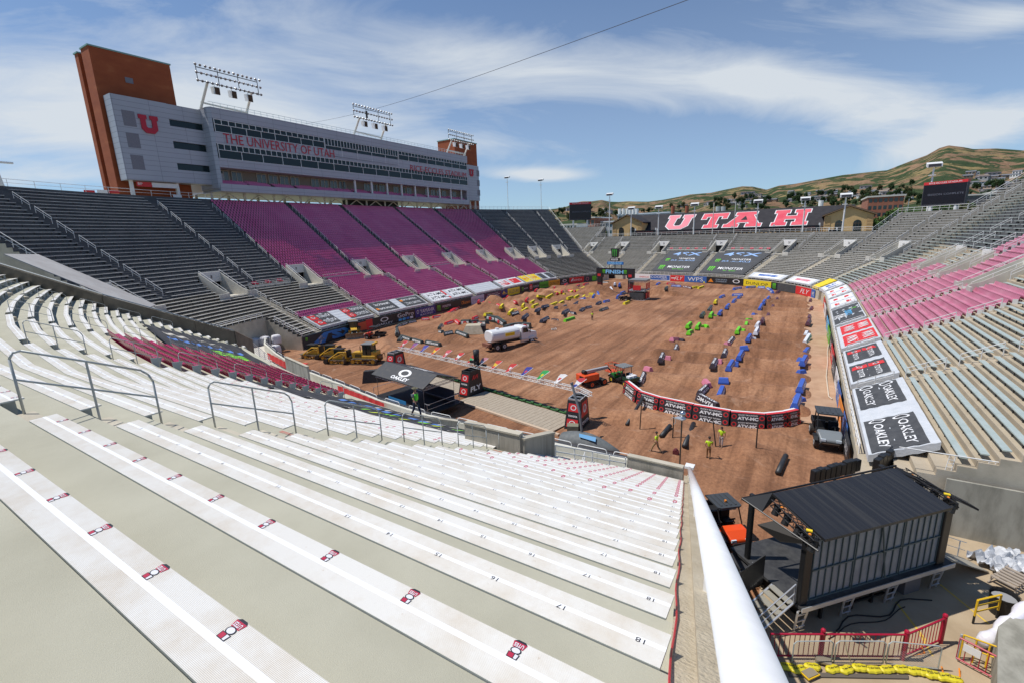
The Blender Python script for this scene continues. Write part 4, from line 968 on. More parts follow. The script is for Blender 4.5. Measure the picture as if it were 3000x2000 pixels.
# ================= PRESS BOX, TOWERS, LIGHT RIGS =================
def panel_mat(name, c, h=.95, w=6.):
 m = mat(name, c, .45, .1, c2=tuple(x * .93 for x in c), sc_=.15); t = m.node_tree; b = t.nodes['Principled BSDF']
 tcn = nn(t, 'ShaderNodeTexCoord'); sp = nn(t, 'ShaderNodeSeparateXYZ'); t.links.new(tcn.outputs['Object'], sp.inputs[0]); outs = []
 for ax, per, wd in ((2, h, .05), (1, w, .05)):
  d_ = nn(t, 'ShaderNodeMath', operation='DIVIDE'); d_.inputs[1].default_value = per; t.links.new(sp.outputs[ax], d_.inputs[0])
  f_ = nn(t, 'ShaderNodeMath', operation='FRACT'); t.links.new(d_.outputs[0], f_.inputs[0])
  l_ = nn(t, 'ShaderNodeMath', operation='LESS_THAN'); l_.inputs[1].default_value = wd / per * 1.3; t.links.new(f_.outputs[0], l_.inputs[0]); outs.append(l_)
 mxn = nn(t, 'ShaderNodeMath', operation='MAXIMUM'); t.links.new(outs[0].outputs[0], mxn.inputs[0]); t.links.new(outs[1].outputs[0], mxn.inputs[1])
 src = b.inputs['Base Color'].links[0].from_socket; mi = nn(t, 'ShaderNodeMix', data_type='RGBA', blend_type='MULTIPLY'); mi.inputs[7].default_value = (.50, .50, .52, 1)
 t.links.new(mxn.outputs[0], mi.inputs[0]); t.links.new(src, mi.inputs[6]); t.links.new(mi.outputs[2], b.inputs['Base Color']); return m
PAN = panel_mat('silver_cladding', (.40, .42, .47)); GRILL = mat('grey_louvre', (.16, .16, .19), .6, c2=(.22, .22, .25), sc_=12)
BRK_ = bpy.data.materials.new('orange_brick'); BRK_.use_nodes = True; t = BRK_.node_tree; b = t.nodes['Principled BSDF']; b.inputs['Roughness'].default_value = .85
tcn = nn(t, 'ShaderNodeTexCoord'); n = nn(t, 'ShaderNodeTexNoise'); n.inputs['Scale'].default_value = .35; n.inputs['Detail'].default_value = 8; mpn = nn(t, 'ShaderNodeMapping'); mpn.inputs['Scale'].default_value = (1, 1, 2.5); t.links.new(tcn.outputs['Object'], mpn.inputs[0]); t.links.new(mpn.outputs[0], n.inputs['Vector'])
r = nn(t, 'ShaderNodeValToRGB'); e = r.color_ramp.elements; e[0].position = .3; e[0].color = (.30, .068, .022, 1); e[1].position = .62; e[1].color = (.36, .09, .03, 1); x_ = e.new(.8); x_.color = (.44, .14, .05, 1); t.links.new(n.outputs[0], r.inputs[0])
wv = nn(t, 'ShaderNodeTexWave'); wv.wave_type = 'BANDS'; wv.bands_direction = 'Z'; wv.inputs['Scale'].default_value = 2.2; t.links.new(tcn.outputs['Object'], wv.inputs['Vector'])
mi = nn(t, 'ShaderNodeMix', data_type='RGBA', blend_type='MULTIPLY'); mi.inputs[0].default_value = .18; t.links.new(r.outputs[0], mi.inputs[6]); t.links.new(wv.outputs[0], mi.inputs[7]); t.links.new(mi.outputs[2], b.inputs['Base Color'])
GLB = mat('blue_black_glass', (.006, .018, .022), .12, spec=.35); MUL = mat('window_frame_white', (.62, .66, .66), .4)
XM, XU = -110.0, -113.0
pb = thing('press_box', 'long silver press box with two window bands above the maroon seats', 'press box', (0, 0, 0))
yl_, yr_ = 58.2, 147.6; ZB, ZT_ = 28.8, 45.9
Zp = lambda u, v: AX(u, v, XM).z
zw1t, zw1b = 43.6, 41.0; zw2t, zw2b = 38.65, 35.6; zr = 33.9; zf = 30.4
def slab(z0, z1, x0=XM, x1=-128., y0=yl_, y1=yr_): return (x1, x0, y0, y1, z0, z1)
mb = MB(); mb.bx(*slab(zw1t, ZT_)); mb.bx(*slab(zw1b - 0, zw1b + .0 + .001)) if False else None
mb.bx(*slab(zw2t, zw1b)); mb.bx(*slab(zr - .1, zw2b)); mb.bx(-128, -111.2, yl_, yr_, zw2b - .01, zw2t + .01); mb.bx(-128, -111.2, yl_, yr_, zw1b - .01, zw1t + .01)
mb.build('cladding', PAN, pb)
def band(z0, z1, ya, yb, n_small, n_big, big_low=True, step=.42):
 g = MB().bx(-111.1, -110.12, ya, yb, z0, z1); g.build('window_band', GLB, pb); f = MB(); zs_ = z0 + (z1 - z0) * (.60 if big_low else .5)
 for z in (z0 + .04, zs_, z1 - .04): f.bx(-110.12, -110.0, ya, yb, z - .06, z + .06)
 for i in range(n_small + 1): y = ya + (yb - ya) * i / n_small; f.bx(-110.11, -109.99, y - .07, y + .07, zs_, z1)
 for i in range(n_big + 1): y = ya + (yb - ya) * i / n_big; f.bx(-110.11, -109.99, y - .06, y + .06, z0, zs_)
 f.build('window_frame', MUL, pb)
band(zw1b, zw1t, yl_ + .3, 85.8, 18, 8); band(39.9 - .6, zw1t, 86.0, 112.2, 26, 5, step=.5); band(zw1b, zw1t, 112.5, yr_ - .4, 24, 8)
band(zw2b, zw2t, yl_ + .3, yr_ - .4, 66, 18)
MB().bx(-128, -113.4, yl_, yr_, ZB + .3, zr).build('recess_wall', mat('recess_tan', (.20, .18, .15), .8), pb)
g = MB(); fr = MB()
for i in range(30):
 y0 = yl_ + 1. + i * 2.95;
 if y0 + 2.4 > yr_ - .5: break
 if i % 5 == 2 or (10 < i < 24 and i % 4 == 1): continue
 g = MB(); fr = MB()
 g.bx(-113.4, -113.3, y0, y0 + 2.4, zf + 1.0, zr - .35); fr.bx(-113.3, -113.22, y0, y0 + 2.4, zr - .4, zr - .3); fr.bx(-113.3, -113.22, y0 + 1.15, y0 + 1.25, zf + 1., zr - .35); fr.bx(-113.3, -113.22, y0, y0 + .1, zf + 1., zr - .35); fr.bx(-113.3, -113.22, y0 + 2.3, y0 + 2.4, zf + 1., zr - .35)
 g.build('suite_glazing', mat('suite_glass', (.05, .055, .045), .15, spec=.8), pb); fr.build('suite_frames', mat('tan_frame', (.48, .46, .38), .5), pb)
MB().bx(-110.25, XM, yl_ - .5, yr_ + .3, ZB, zf).bx(-128, -110.25, yl_ - .5, yr_ + .3, ZB, ZB + .3).build('balcony_fascia', PAN, pb)
cs = MB()
for r_ in range(4):
 y = yl_ + .8
 while y < yr_ - 1:
  if int((y - yl_) / 6.1) == int((y - yl_ - .8) / 6.1): seat_geo(cs, (-110.9 - r_ * .65, y, zf - .3 + r_ * .26), (-1, 0), 0)
  y += .52
cs.build('club_seats', SEATL, pb)['kind'] = 'stuff'
for i in range(14):
 y = yl_ + 6.3 + i * 6.1; MB().bx(-110.9, -110.5, y - .25, y + .25, zf - .2, zr).build('column', MUL, pb) if i > 4 else None
mb = MB(); mb.sec([[(-110.0, yl_, ZB), (-110.0, yl_, ZT_), (-118, yl_ - .01, ZT_), (-118, yl_ - .01, ZB)], [(-110.6, yl_ - .6, ZB + .6), (-110.6, yl_ - .6, ZT_ - .1), (-118, yl_ - .6, ZT_ - .1), (-118, yl_ - .6, ZB + .6)]]); mb.build('end_return', PAN, pb)
RT = mat('sign_crimson', (.45, .012, .035), .5)
Mx = lambda y, z, x: Matrix.Translation((x, y, z)) @ Matrix(((0, 0, 1, 0), (1, 0, 0, 0), (0, 1, 0, 0), (0, 0, 0, 1)))
text('lettering', 'THE UNIVERSITY OF UTAH', Mx(74.2, 39.9, XM + .12), 2, RT, pb, width=28.6, height=2.0)
text('lettering', 'RICE-ECCLES STADIUM', Mx(131.8, 39.15, XM + .12), 2, RT, pb, width=29.2, height=1.7)
mb = MB();
for i in range(60): mb.tube((-110.6, yl_ + 1 + i * 1.5, ZT_), (-110.6, yl_ + 1 + i * 1.5, ZT_ + 1.1), .04, 4)
mb.tube((-110.6, yl_, ZT_ + 1.1), (-110.6, yr_, ZT_ + 1.1), .05, 4); mb.tube((-110.6, yl_, ZT_ + .6), (-110.6, yr_, ZT_ + .6), .04, 4); mb.build('roof_railing', mat('cyan_white_paint', (.60, .72, .72), .4), pb)
def U_poly(w, h):
 p = [(-.5, .5), (-.08, .5), (-.08, .28), (-.16, .28), (-.16, -.12), (-.09, -.20), (.09, -.20), (.16, -.12), (.16, .28), (.08, .28), (.08, .5), (.5, .5), (.5, .28), (.42, .28), (.42, -.28), (.22, -.5), (-.22, -.5), (-.42, -.28), (-.42, .28), (-.5, .28)]
 return [(x * w, y * h) for x, y in p]
def U_sign(parent, y, z, x, w, h, d=.25, m=None):
 from mathutils.geometry import tessellate_polygon
 P = U_poly(w, h); mb = MB(); T_ = tessellate_polygon([[Vector((a, b, 0)) for a, b in P]])
 for tr in T_: mb.face([(x + d, y + P[i][0], z + P[i][1]) for i in tr])
 for i in range(len(P)): a, b = P[i], P[(i + 1) % len(P)]; mb.face([(x, y + a[0], z + a[1]), (x, y + b[0], z + b[1]), (x + d, y + b[0], z + b[1]), (x + d, y + a[0], z + a[1])])
 return mb.build('emblem', m or RT, parent)
mb = MB()
YB = [41.9, 60.2]; ZUb, ZUt = 30.3, 45.6
mb.bx(-115.9, XU, YB[0], 51.2, ZUb, ZUt); mb.bx(-115.9, XU + .0, 51.2, YB[1], 42.7, ZUt - .05); mb.bx(-115.9, XU, 51.2, YB[1], 38.5, 41.4 - .0); mb.bx(-115.9, XU, 51.2, YB[1], 34.2, 37.1); mb.bx(-115.9, XU, 51.2, YB[1], ZUb, 32.9)
for z in (41.4, 37.1, 32.9): mb.bx(-115.9, XU - .5, 51.2, YB[1], z - .01, z + 1.31)
w1 = mb.build('wing', PAN, pb)
g = MB()
for z in (41.4, 37.1, 32.9): g.bx(XU - .49, XU - .3, 51.3, YB[1] - .1, z, z + 1.3)
g.build('window_band', GLB, pb)
for z0, z1 in ((40.2, 43.0), (36.3, 39.0), (32.3, 35.0)): MB().bx(XU - .1, XU + .03, 43.2, 45.3, z0, z1).build('louvre', GRILL, pb)
U_sign(pb, 47.4, 41.0, XU + .02, 3.3, 3.3)
mb = MB(); mb.bx(-127, -111.6, yr_ + .35, 156.8, 30.6, 43.4); mb.bx(-127, -111., yr_, yr_ + .4, 30.2, 44.2); mb.build('wing', PAN, pb)
for z0, z1 in ((39.7, 41.9), (36.1, 38.3), (32.5, 34.7)): MB().bx(-111.62, -111.55, 155.4, 157.1, z0, z1).build('louvre', GRILL, pb)
U_sign(pb, 151.9, 40.6, -111.58, 2.7, 2.6)
LG = mat('off_white_steel', (.62, .62, .58), .5)
for y in (42.9, 51.0, 153.8, 157.2): MB().bx(-114.6, -114.0, y - .25, y + .25, 26., 30.7).build('column', WHITE, pb)
tb = MB(); y = 58.
while y < 147:
 tb.bx(-115.2, -114.8, y - .2, y + .2, 26, ZB); tb.tube((-115, y, 26.6), (-115, y + 3.7, ZB), .16, 5); tb.tube((-115, y + 7.4, 26.6), (-115, y + 3.7, ZB), .16, 5); tb.bx(-122.2, -121.8, y - .3, y + .3, 0, ZB); y += 7.4
tb.build('truss_legs', LG, pb)
MB().bx(-118, -115.5, 96, 116, 26.4, ZB).build('service_core', mat('service_core', (.03, .03, .03), .8), pb)
tw = thing('brick_tower', 'tall orange brick stair tower behind the near end of the press box', 'tower')
mb = MB(); XT = -116.6
mb.bx(-120.2, XT, 41.4, 54.8, -.5, 54.2); mb.bx(-121.6, -120.2, 41.9, 54.8, -.5, 53.6); mb.bx(-123.2, -121.6, 41.3, 54.8, -.5, 53.9); mb.build('walls', BRK_, tw)
MB().bx(-120.3, XT + .1, 41.25, 55, 54.2, 54.45).bx(-123.4, -121.5, 41.15, 55, 53.9, 54.15).build('coping', mat('verdigris_coping', (.20, .36, .33), .5), tw)
for z in (43.8, 39.2, 34.6, 30.2): MB().bx(-121.3, -120.7, 41.8, 41.92, z - 3.3, z).build('slit_window', GLASS, tw)
MB().bx(XT - .1, XT + .06, 46.3, 47.6, 49.0, 50.0).build('vent', GRILL, tw)
tw2 = thing('brick_tower', 'smaller orange brick tower at the far end of the press box', 'tower')
_q = AX(1330, 408, -116.); _q2 = AX(1395, 414, -116.); _y0, _y1, _zt = _q.y, _q2.y, _q.z
MB().bx(-124, -116, _y0, _y1, -.5, _zt).build('walls', BRK_, tw2); MB().bx(-124.2, -115.8, _y0 - .2, _y1 + .2, _zt, _zt + .3).build('coping', mat('verdigris_coping', (.20, .36, .33)), tw2)
t_ = thing('advert_strip', 'red and white advertising strip hung beneath the near wing', 'sign')
MB().bx(-113.9, -113.8, 43.6, 46.2, 29.2, 30.1).build('red_panel', REDM, t_); MB().bx(-113.9, -113.8, 46.25, 51., 29.2, 30.1).build('white_panel', WHM, t_)
text('lettering', 'BP', Mx(44.2, 29.7, -113.78), .8, WHM, t_)
def rig(y0, y1, zbase, zlow, ztop, xr_, label, cols=15, dark=False):
 t_ = thing('floodlight_rig', label, 'floodlights', group='floodlight rigs on the press box roof'); M0 = lambda y, z, x=xr_: Vector((x, y, z))
 f = MB(); n = cols
 for i, z in enumerate((zlow, (zlow + ztop) / 2, ztop - .5)): f.tube(M0(y0, z), M0(y1, z), .09, 5)
 for y in (y0, y0 + (y1 - y0) * .33, y0 + (y1 - y0) * .66, y1): f.tube(M0(y, zlow - .3), M0(y, ztop), .08, 5)
 f.tube(M0(y0, zlow - .3, xr_ + 1), M0(y1, zlow - .3, xr_ + 1), .07, 5); f.build('lamp_frame', mat('dark_steel', (.08, .09, .09), .5), t_)
 lp = MB(); lp.tube((0, 0, 0), (.36, 0, -.17), .15, 10, .27); lp.k = 1; lp.ball((.34, 0, -.17), .24, n=8, sq=(.35, 1, 1))
 l0 = lp.build('lamp', [mat('lamp_housing', (.45, .47, .47), .35, .4), mat('lamp_glass', (.16, .18, .16), .1, spec=.9)], t_); fs_ = True
 for r_ in range(3):
  for i in range(n):
   o = l0 if fs_ else l0.copy()
   if not fs_: COL.objects.link(o)
   fs_ = False; o.location = (xr_ + .25, y0 - .3 + (y1 - y0 + .6) * i / (n - 1), (zlow, (zlow + ztop) / 2, ztop)[r_] + .05); o.rotation_euler = (0, .25, rnd.uniform(-.15, .15))
 yl2, yr2 = y0 + (y1 - y0) * .12, y0 + (y1 - y0) * .84
 for (a, b) in ((yl2 - 1.0, yl2 + .4), (yr2 - .8, yr2 + .5)): MB().tube((xr_ - 1.8, a, zbase), (xr_ - .2, b, zlow), .27, 8).build('leg', mat('cream_steel', (.72, .69, .60), .5), t_)
 MB().tube((xr_ - 1.7, yl2 - .8, zbase + 1.3), (xr_ - 1.5, yr2 - .3, zbase + .9), .2, 6).build('cross_beam', mat('cream_steel', (.72, .69, .60)), t_)
 for i in range(3):
  y = yl2 + 1.6 + i * (yr2 - yl2 - 2.2) / 2; s_ = MB(); s_.k = 0
  s_.sec([[(xr_ - .3, y - .6, zlow - 2.0), (xr_ + .9, y - .55, zlow - 2.3), (xr_ + .9, y + .55, zlow - 2.3), (xr_ - .3, y + .6, zlow - 2.0)], [(xr_ - .5, y - .6, zlow - .6), (xr_ + .9, y - .55, zlow - .8), (xr_ + .9, y + .55, zlow - .8), (xr_ - .5, y + .6, zlow - .6)]])
  s_.build('loudspeaker', WHITE, t_)
  MB().bx(xr_ + .9, xr_ + .95, y - .5, y + .5, zlow - 2.25, zlow - .9).build('speaker_grille', mat('brown_grille', (.08, .05, .025), .8), t_); MB().tube((xr_, y, zlow - .6), (xr_, y, zlow), .06, 5).build('hanger', WHITE, t_)
rig(56.6, 69.5, 45.5, 50.6, 53.6, XM, 'floodlight rig on the press box roof nearest the camera')
rig(96.6, 110.2, 45.9, 50.6, 53.8, XM, 'floodlight rig in the middle of the press box roof')
rig(137.5, 151., 45.9, 50.4, 53.6, XM, 'floodlight rig at the far end of the press box roof before the brick tower')
t_ = thing('rim_banners', 'small red and white boards on the rim left of the tower', 'boards')
for i, (u, m_) in enumerate([(262, REDM), (300, WHM), (335, REDM), (520, WHM)]): p = AX(u, 562 if u < 400 else 575, -113.5); MB().bx(p.x - .05, p.x, p.y - .8, p.y + .8, p.z - .3, p.z + .25).build('board', m_, t_)
mz = AX(10, 545, -108); t_ = thing('antenna_mast', 'white lattice antenna mast at the left edge of the rim', 'mast'); MB().tube((mz.x, mz.y, 26), (mz.x - .3, mz.y - .6, 33.5), .35, 6, .2).build('mast', WHITE, t_); MB().bx(mz.x - .5, mz.x, mz.y - 2, mz.y + 1.8, 31, 31.25).build('platform', WHITE, t_)
p0 = AX(970, 375, -109.);
t_ = thing('camera_cable', 'thin cable crossing the sky from the press box with small hanging clips', 'cable')
A_ = AX(1000, 317, -60.); A_ = Vector((-109, AX(885, 365, -109.).y, AX(885, 365, -109.).z)); B_ = AX(2030, -5, -8.)
cb = MB(); P = [A_.lerp(B_, i / 30) - Vector((0, 0, 1.2 * math.sin(math.pi * i / 30))) for i in range(31)]; cb.path(P, .022, 4); cb.build('wire', mat('wire', (.05, .05, .06), .5), t_)
for f in (.42,): q = A_.lerp(B_, f) - Vector((0, 0, 1.2 * math.sin(math.pi * f))); MB().bx(q.x - .12, q.x + .12, q.y - .12, q.y + .12, q.z - 1.1, q.z).build('hanging_clip', BLACK, t_)
# ================= SCOREBOARDS, MASTS, HALL, BACKGROUND =================
def face_frame(c, n): n = Vector(n).normalized(); x = Vector((-n.y, n.x, 0)).normalized(); return Matrix(((x.x, 0, n.x, c[0]), (x.y, 0, n.y, c[1]), (x.z, 1, n.z, c[2]), (0, 0, 0, 1)))   # local x right, y up, z towards the viewer
SCR = mat('screen_black', (.010, .010, .014), .35); SCT = mat('screen_text', (.14, .15, .19), .6); SCR2 = mat('scoreboard_side', (.05, .05, .06), .6)
def scoreboard(c, n, w_, h, label, legx, zb):
 t_ = thing('scoreboard', label, 'scoreboard'); M = face_frame(c, n)
 MB().bx(-w_ / 2, w_ / 2, -h / 2, h / 2, -1.0, 0, M).build('cabinet', SCR2, t_); MB().bx(-w_ / 2 + .15, w_ / 2 - .15, -h / 2 + h * .09, h / 2 - .1, .01, .05, M).build('screen', SCR, t_)
 MB().bx(-w_ / 2, w_ / 2, h / 2, h / 2 + h * .13, -1.0, .06, M).build('header', REDM, t_)
 text('header_lettering', 'RICE-ECCLES STADIUM', M @ Matrix.Translation((0, h / 2 + h * .065, .09)), 1, WHM, t_, width=w_ * .74, height=h * .075)
 text('screen_lettering', 'SESSION COMPLETE', M @ Matrix.Translation((.04 * w_, h * .03, .07)), 1, SCT, t_, width=w_ * .82, height=h * .085)
 for x in legx: a = M @ Vector((x, -h / 2, -.5)); MB().tube((a.x, a.y, zb), (a.x, a.y, a.z + .2), .42, 10).build('leg', WHITE, t_)
 return t_
a, b, c_, d_ = G(1667, 605, 24), 0, 0, 0
Yb = 212.; tl = AY(1668, 601, Yb); br = AY(1733, 647, Yb)
cc = (tl + br) / 2; nvec = (CAM - cc); nvec.z = 0; nvec.x += 30
scoreboard((cc.x, cc.y, (tl.z + .4 + br.z) / 2), nvec, 10.2, 7.2, 'distant scoreboard reading session complete above the far left corner', (-3.3, 3.3), 18)
D2 = BP(BF, 120., prof(36)[0] + 2., 0); dist = D2.y
q0, q1 = AY(2700, 560, D2.y + 3), AY(2826, 604, D2.y - 4)
cc = (AY(2764, 571, D2.y)); nv = Vector((-44, 52, 0)) - Vector((cc.x, cc.y, 0));
scoreboard((cc.x, cc.y, cc.z), nv, 8.6, 5.0, 'large scoreboard reading session complete on white legs at the right', (-2.4, 2.6), 19)
def mast(u, v0, v1, y, label, dbl=True, r=.22, heads=True):
 b_ = AY(u[0], v1, y); t0 = AY(u[1], v0, y); t_ = thing('floodlight_mast', label, 'light mast', group='white light masts behind the bowl'); zb = min(b_.z, 12)
 MB().tube((b_.x, b_.y, zb), (b_.x, b_.y, t0.z), r * 1.2, 8, r * .8).build('pole', WHITE, t_)
 if heads:
  s = 1.5; M = Matrix.Translation((b_.x, b_.y, t0.z))
  MB().sec([[(-s, -.7, .1), (s, -.7, .1), (s, .5, .6), (-s, .5, .6)], [(-s, -.7, .9), (s, -.7, .9), (s, .7, 1.4), (-s, .7, 1.4)]], M).build('lamp_box', WHITE, t_)
  MB().bx(-s * .8, s * .8, -.78, -.7, .2, .85, M).build('lamp_glass', SCR2, t_); MB().bx(-.8, .5, -.5, .3, -1.9, -1.7, M).build('bracket', WHITE, t_)
 return t_
for i, (ub, ut, v0, v1, y, dd) in enumerate([(1785, 1787, 575, 690, 210, 'right of the distant scoreboard'), (1928, 1929, 613, 680, 200, 'left of the first letter'), (2032, 2034, 605, 672, 200, 'between the first two letters'), (2216, 2226, 596, 662, 198, 'over the third letter'), (2352, 2362, 589, 664, 197, 'over the fourth letter'), (2466, 2482, 580, 688, 172, 'in front of the right gable'), (1848, 1848, 616, 695, 205, 'in front of the left gable')]):
 mast((ub, ut), v0, v1, y, 'white floodlight mast %s of the gabled hall roof' % dd if i else 'white floodlight mast ' + dd)
for (u, v0, v1, y, l) in ((1489, 524, 618, 230, 'tall slim mast with lamps behind the left stand, nearer the press box'), (1586, 532, 618, 230, 'tall slim mast with lamps behind the left stand, at its far end')): mast((u, u), v0, v1, y, l, r=.16)
p = AY(2735, 500, D2.y + 6); t_ = mast((2728, 2738), 492, 545, D2.y + 6, 'white floodlight mast rising behind the right scoreboard')
for u, v0, v1, y, l in ((2092, 596, 690, 196, 'left'), (2156, 590, 690, 196, 'right')):
 a = AY(u, v0, y); tag(MB().tube((a.x, a.y, 12), (a.x, a.y, a.z), .14, 6).build('goal_upright', mat('pale_upright', (.6, .6, .55), .5)), '%s slim upright pole standing before the gabled hall roof' % l, 'pole', 'slim upright poles before the hall')
for u, v0, v1, y, l in ((2664, 583, 628, 260, 'left of the right scoreboard'), (2905, 560, 612, 200, 'right of the right scoreboard'), (1629, 640, 662, 260, 'by the far left rim')):
 a = AY(u, v0, y); t_ = thing('street_lamp', 'thin grey street lamp %s' % l, 'lamp'); MB().tube((a.x, a.y, 4), (a.x, a.y, a.z), .12, 5).build('pole', STEEL, t_); MB().bx(a.x - 1.3, a.x + 1.3, a.y - .2, a.y + .2, a.z - 5.6, a.z - 5.3).build('arm', STEEL, t_)
TANB = mat('tan_brick', (.60, .40, .18), .85, c2=(.68, .46, .22), sc_=.3); ROOF = mat('charcoal_roof', (.022, .020, .024), .85, c2=(.035, .032, .036), sc_=.5); EAVE = mat('brown_eave', (.22, .14, .08), .7)
YH = 226.
hall = thing('gabled_hall', 'long tan brick hall with charcoal roof lettered UTAH and gabled ends', 'building')
xl_, xr_ = AY(1795, 690, YH).x, AY(2560, 680, YH).x; ze = AY(2200, 671, YH).z; zr_ = AY(2200, 614, YH + 9).z
MB().bx(xl_ + 3, xr_ - 3, YH + 2, YH + 34, -.5, ze).build('walls', TANB, hall)
ridge_y = YH + 13
mb = MB(); mb.sec([[(xl_ + 6, YH + .5, ze), (xl_ + 6, ridge_y, zr_), (xl_ + 6, YH + 36, ze)], [(xr_ - 6, YH + .5, ze), (xr_ - 6, ridge_y, zr_), (xr_ - 6, YH + 36, ze)]]); mb.build('roof', ROOF, hall)
nw = 26
for i in range(nw):
 x = xl_ + 30 + i * (xr_ - xl_ - 62) / (nw - 1); f = MB().bx(x - 1.0, x + 1.0, YH + 1.7, YH + 1.98, ze - 5.2, ze - 1.0).build('window', GLASS, hall)
for i in range(nw - 1):
 x = xl_ + 30 + (i + .5) * (xr_ - xl_ - 62) / (nw - 1); MB().bx(x - .45, x + .45, YH + .9, YH + 2., -.5, ze - .4).build('pilaster', TANB, hall)
def gable(u0, u1, vpk, veave, yg, nm):
 a = AY(u0, veave, yg); b = AY(u1, veave, yg); pk = AY((u0 + u1) / 2, vpk, yg); xm = (a.x + b.x) / 2; za = (a.z + b.z) / 2
 MB().sec([[(a.x, yg, -.5), (b.x, yg, -.5), (b.x, yg, za), (xm, yg, pk.z), (a.x, yg, za)], [(a.x, yg + 24, -.5), (b.x, yg + 24, -.5), (b.x, yg + 24, za), (xm, yg + 24, pk.z), (a.x, yg + 24, za)]]).build('gable_wing', TANB, hall)
 for (xa, xb) in ((a.x - .9, xm), (b.x + .9, xm)):
  o_ = .55; MB().sec([[(xa, yg - .8, za - .2), (xa, yg - .8, za + .35), (xb, yg - .8, pk.z + .65), (xb, yg - .8, pk.z + .1)], [(xa, yg + 25, za - .2), (xa, yg + 25, za + .35), (xb, yg + 25, pk.z + .65), (xb, yg + 25, pk.z + .1)]]).build('gable_roof', ROOF, hall)
  MB().sec([[(xa, yg - .85, za - .15), (xa, yg - .85, za + .2), (xb, yg - .85, pk.z + .5), (xb, yg - .85, pk.z + .15)], [(xa, yg - .8, za - .15), (xa, yg - .8, za + .2), (xb, yg - .8, pk.z + .5), (xb, yg - .8, pk.z + .15)]]).build('bargeboard', EAVE, hall)
 w_ = (b.x - a.x)
 for s in (-.19, .19):
  x = xm + s * w_; r = w_ * .085; P = [(x - r, za - 6.5 - 3)] + [(x - r * math.cos(math.pi * q / 10), za - 3.0 + r * math.sin(math.pi * q / 10)) for q in range(11)] + [(x + r, za - 9.5)]
  MB().sec([[(px_, yg - .03, pz) for px_, pz in P], [(px_, yg - .10, pz) for px_, pz in P]]).build('arched_window', GLASS, hall)
  fr = MB(); [fr.bx(x + dx - .06, x + dx + .06, yg - .16, yg - .12, za - 9.5, za - 3 + r * .8) for dx in (-r / 3, r / 3)]; fr.bx(x - r, x + r, yg - .17, yg - .13, za - 3.1, za - 2.9); fr.build('glazing_bar', mat('bronze_bar', (.10, .07, .05), .5), hall)
 for s in (a.x + .9, b.x - .9):
  for q in range(9): MB().bx(s - .95, s + .95, yg - .15, yg, za - 10 + q * 1.1, za - 10 + q * 1.1 + .85).build('quoin', mat('quoin_tan', (.52, .34, .16), .85), hall)
gable(2418, 2560, 606, 631, 218., 'r'); gable(1795, 1880, 633, 655, 222., 'l')
sl_v = Vector((0, ridge_y - (YH + .5), zr_ - ze)); Ls = sl_v.length; nrm = Vector((0, -(zr_ - ze), ridge_y - YH - .5)).normalized()
Mroof = lambda x, f, o_: Matrix(((1, sl_v.x / Ls, nrm.x, x), (0, sl_v.y / Ls, nrm.y, YH + .5 + sl_v.y * f + nrm.y * o_), (0, sl_v.z / Ls, nrm.z, ze + sl_v.z * f + nrm.z * o_), (0, 0, 0, 1)))
PK = mat('roof_letter_red', (.68, .06, .10), .6, c2=(.74, .12, .15), sc_=.3)
def slab_letter(ch):
 R_ = lambda x0, x1, y0, y1: [(x0, y0), (x1, y0), (x1, y1), (x0, y1)]
 if ch == 'U': return [[(.0, 1), (.42, 1), (.42, .80), (.34, .80), (.34, .32), (.40, .22), (.60, .22), (.66, .32), (.66, .80), (.58, .80), (.58, 1), (1, 1), (1, .80), (.92, .80), (.92, .22), (.72, 0), (.28, 0), (.08, .22), (.08, .80), (0, .80)]]
 if ch == 'T': return [[(0, 1), (1, 1), (1, .62), (.82, .62), (.82, .78), (.64, .78), (.64, .2), (.78, .2), (.78, 0), (.22, 0), (.22, .2), (.36, .2), (.36, .78), (.18, .78), (.18, .62), (0, .62)]]
 if ch == 'H': return [[(0, 1), (.42, 1), (.42, .8), (.34, .8), (.34, .6), (.66, .6), (.66, .8), (.58, .8), (.58, 1), (1, 1), (1, .8), (.92, .8), (.92, .2), (1, .2), (1, 0), (.58, 0), (.58, .2), (.66, .2), (.66, .4), (.34, .4), (.34, .2), (.42, .2), (.42, 0), (0, 0), (0, .2), (.08, .2), (.08, .8), (0, .8)]]
 if ch == 'A': return [[(0, 0), (.40, 0), (.40, .2), (.33, .2), (.36, .3), (.64, .3), (.67, .2), (.60, .2), (.60, 0), (1, 0), (1, .2), (.92, .2), (.70, .8), (.78, .8), (.78, 1), (.22, 1), (.22, .8), (.30, .8), (.08, .2), (0, .2)]]
from mathutils.geometry import tessellate_polygon
def poly_on(mb, P, fn, mi=0):
 for tr in tessellate_polygon([[Vector((a, b, 0)) for a, b in P]]): mb.face([fn(*P[i]) for i in tr], mi)
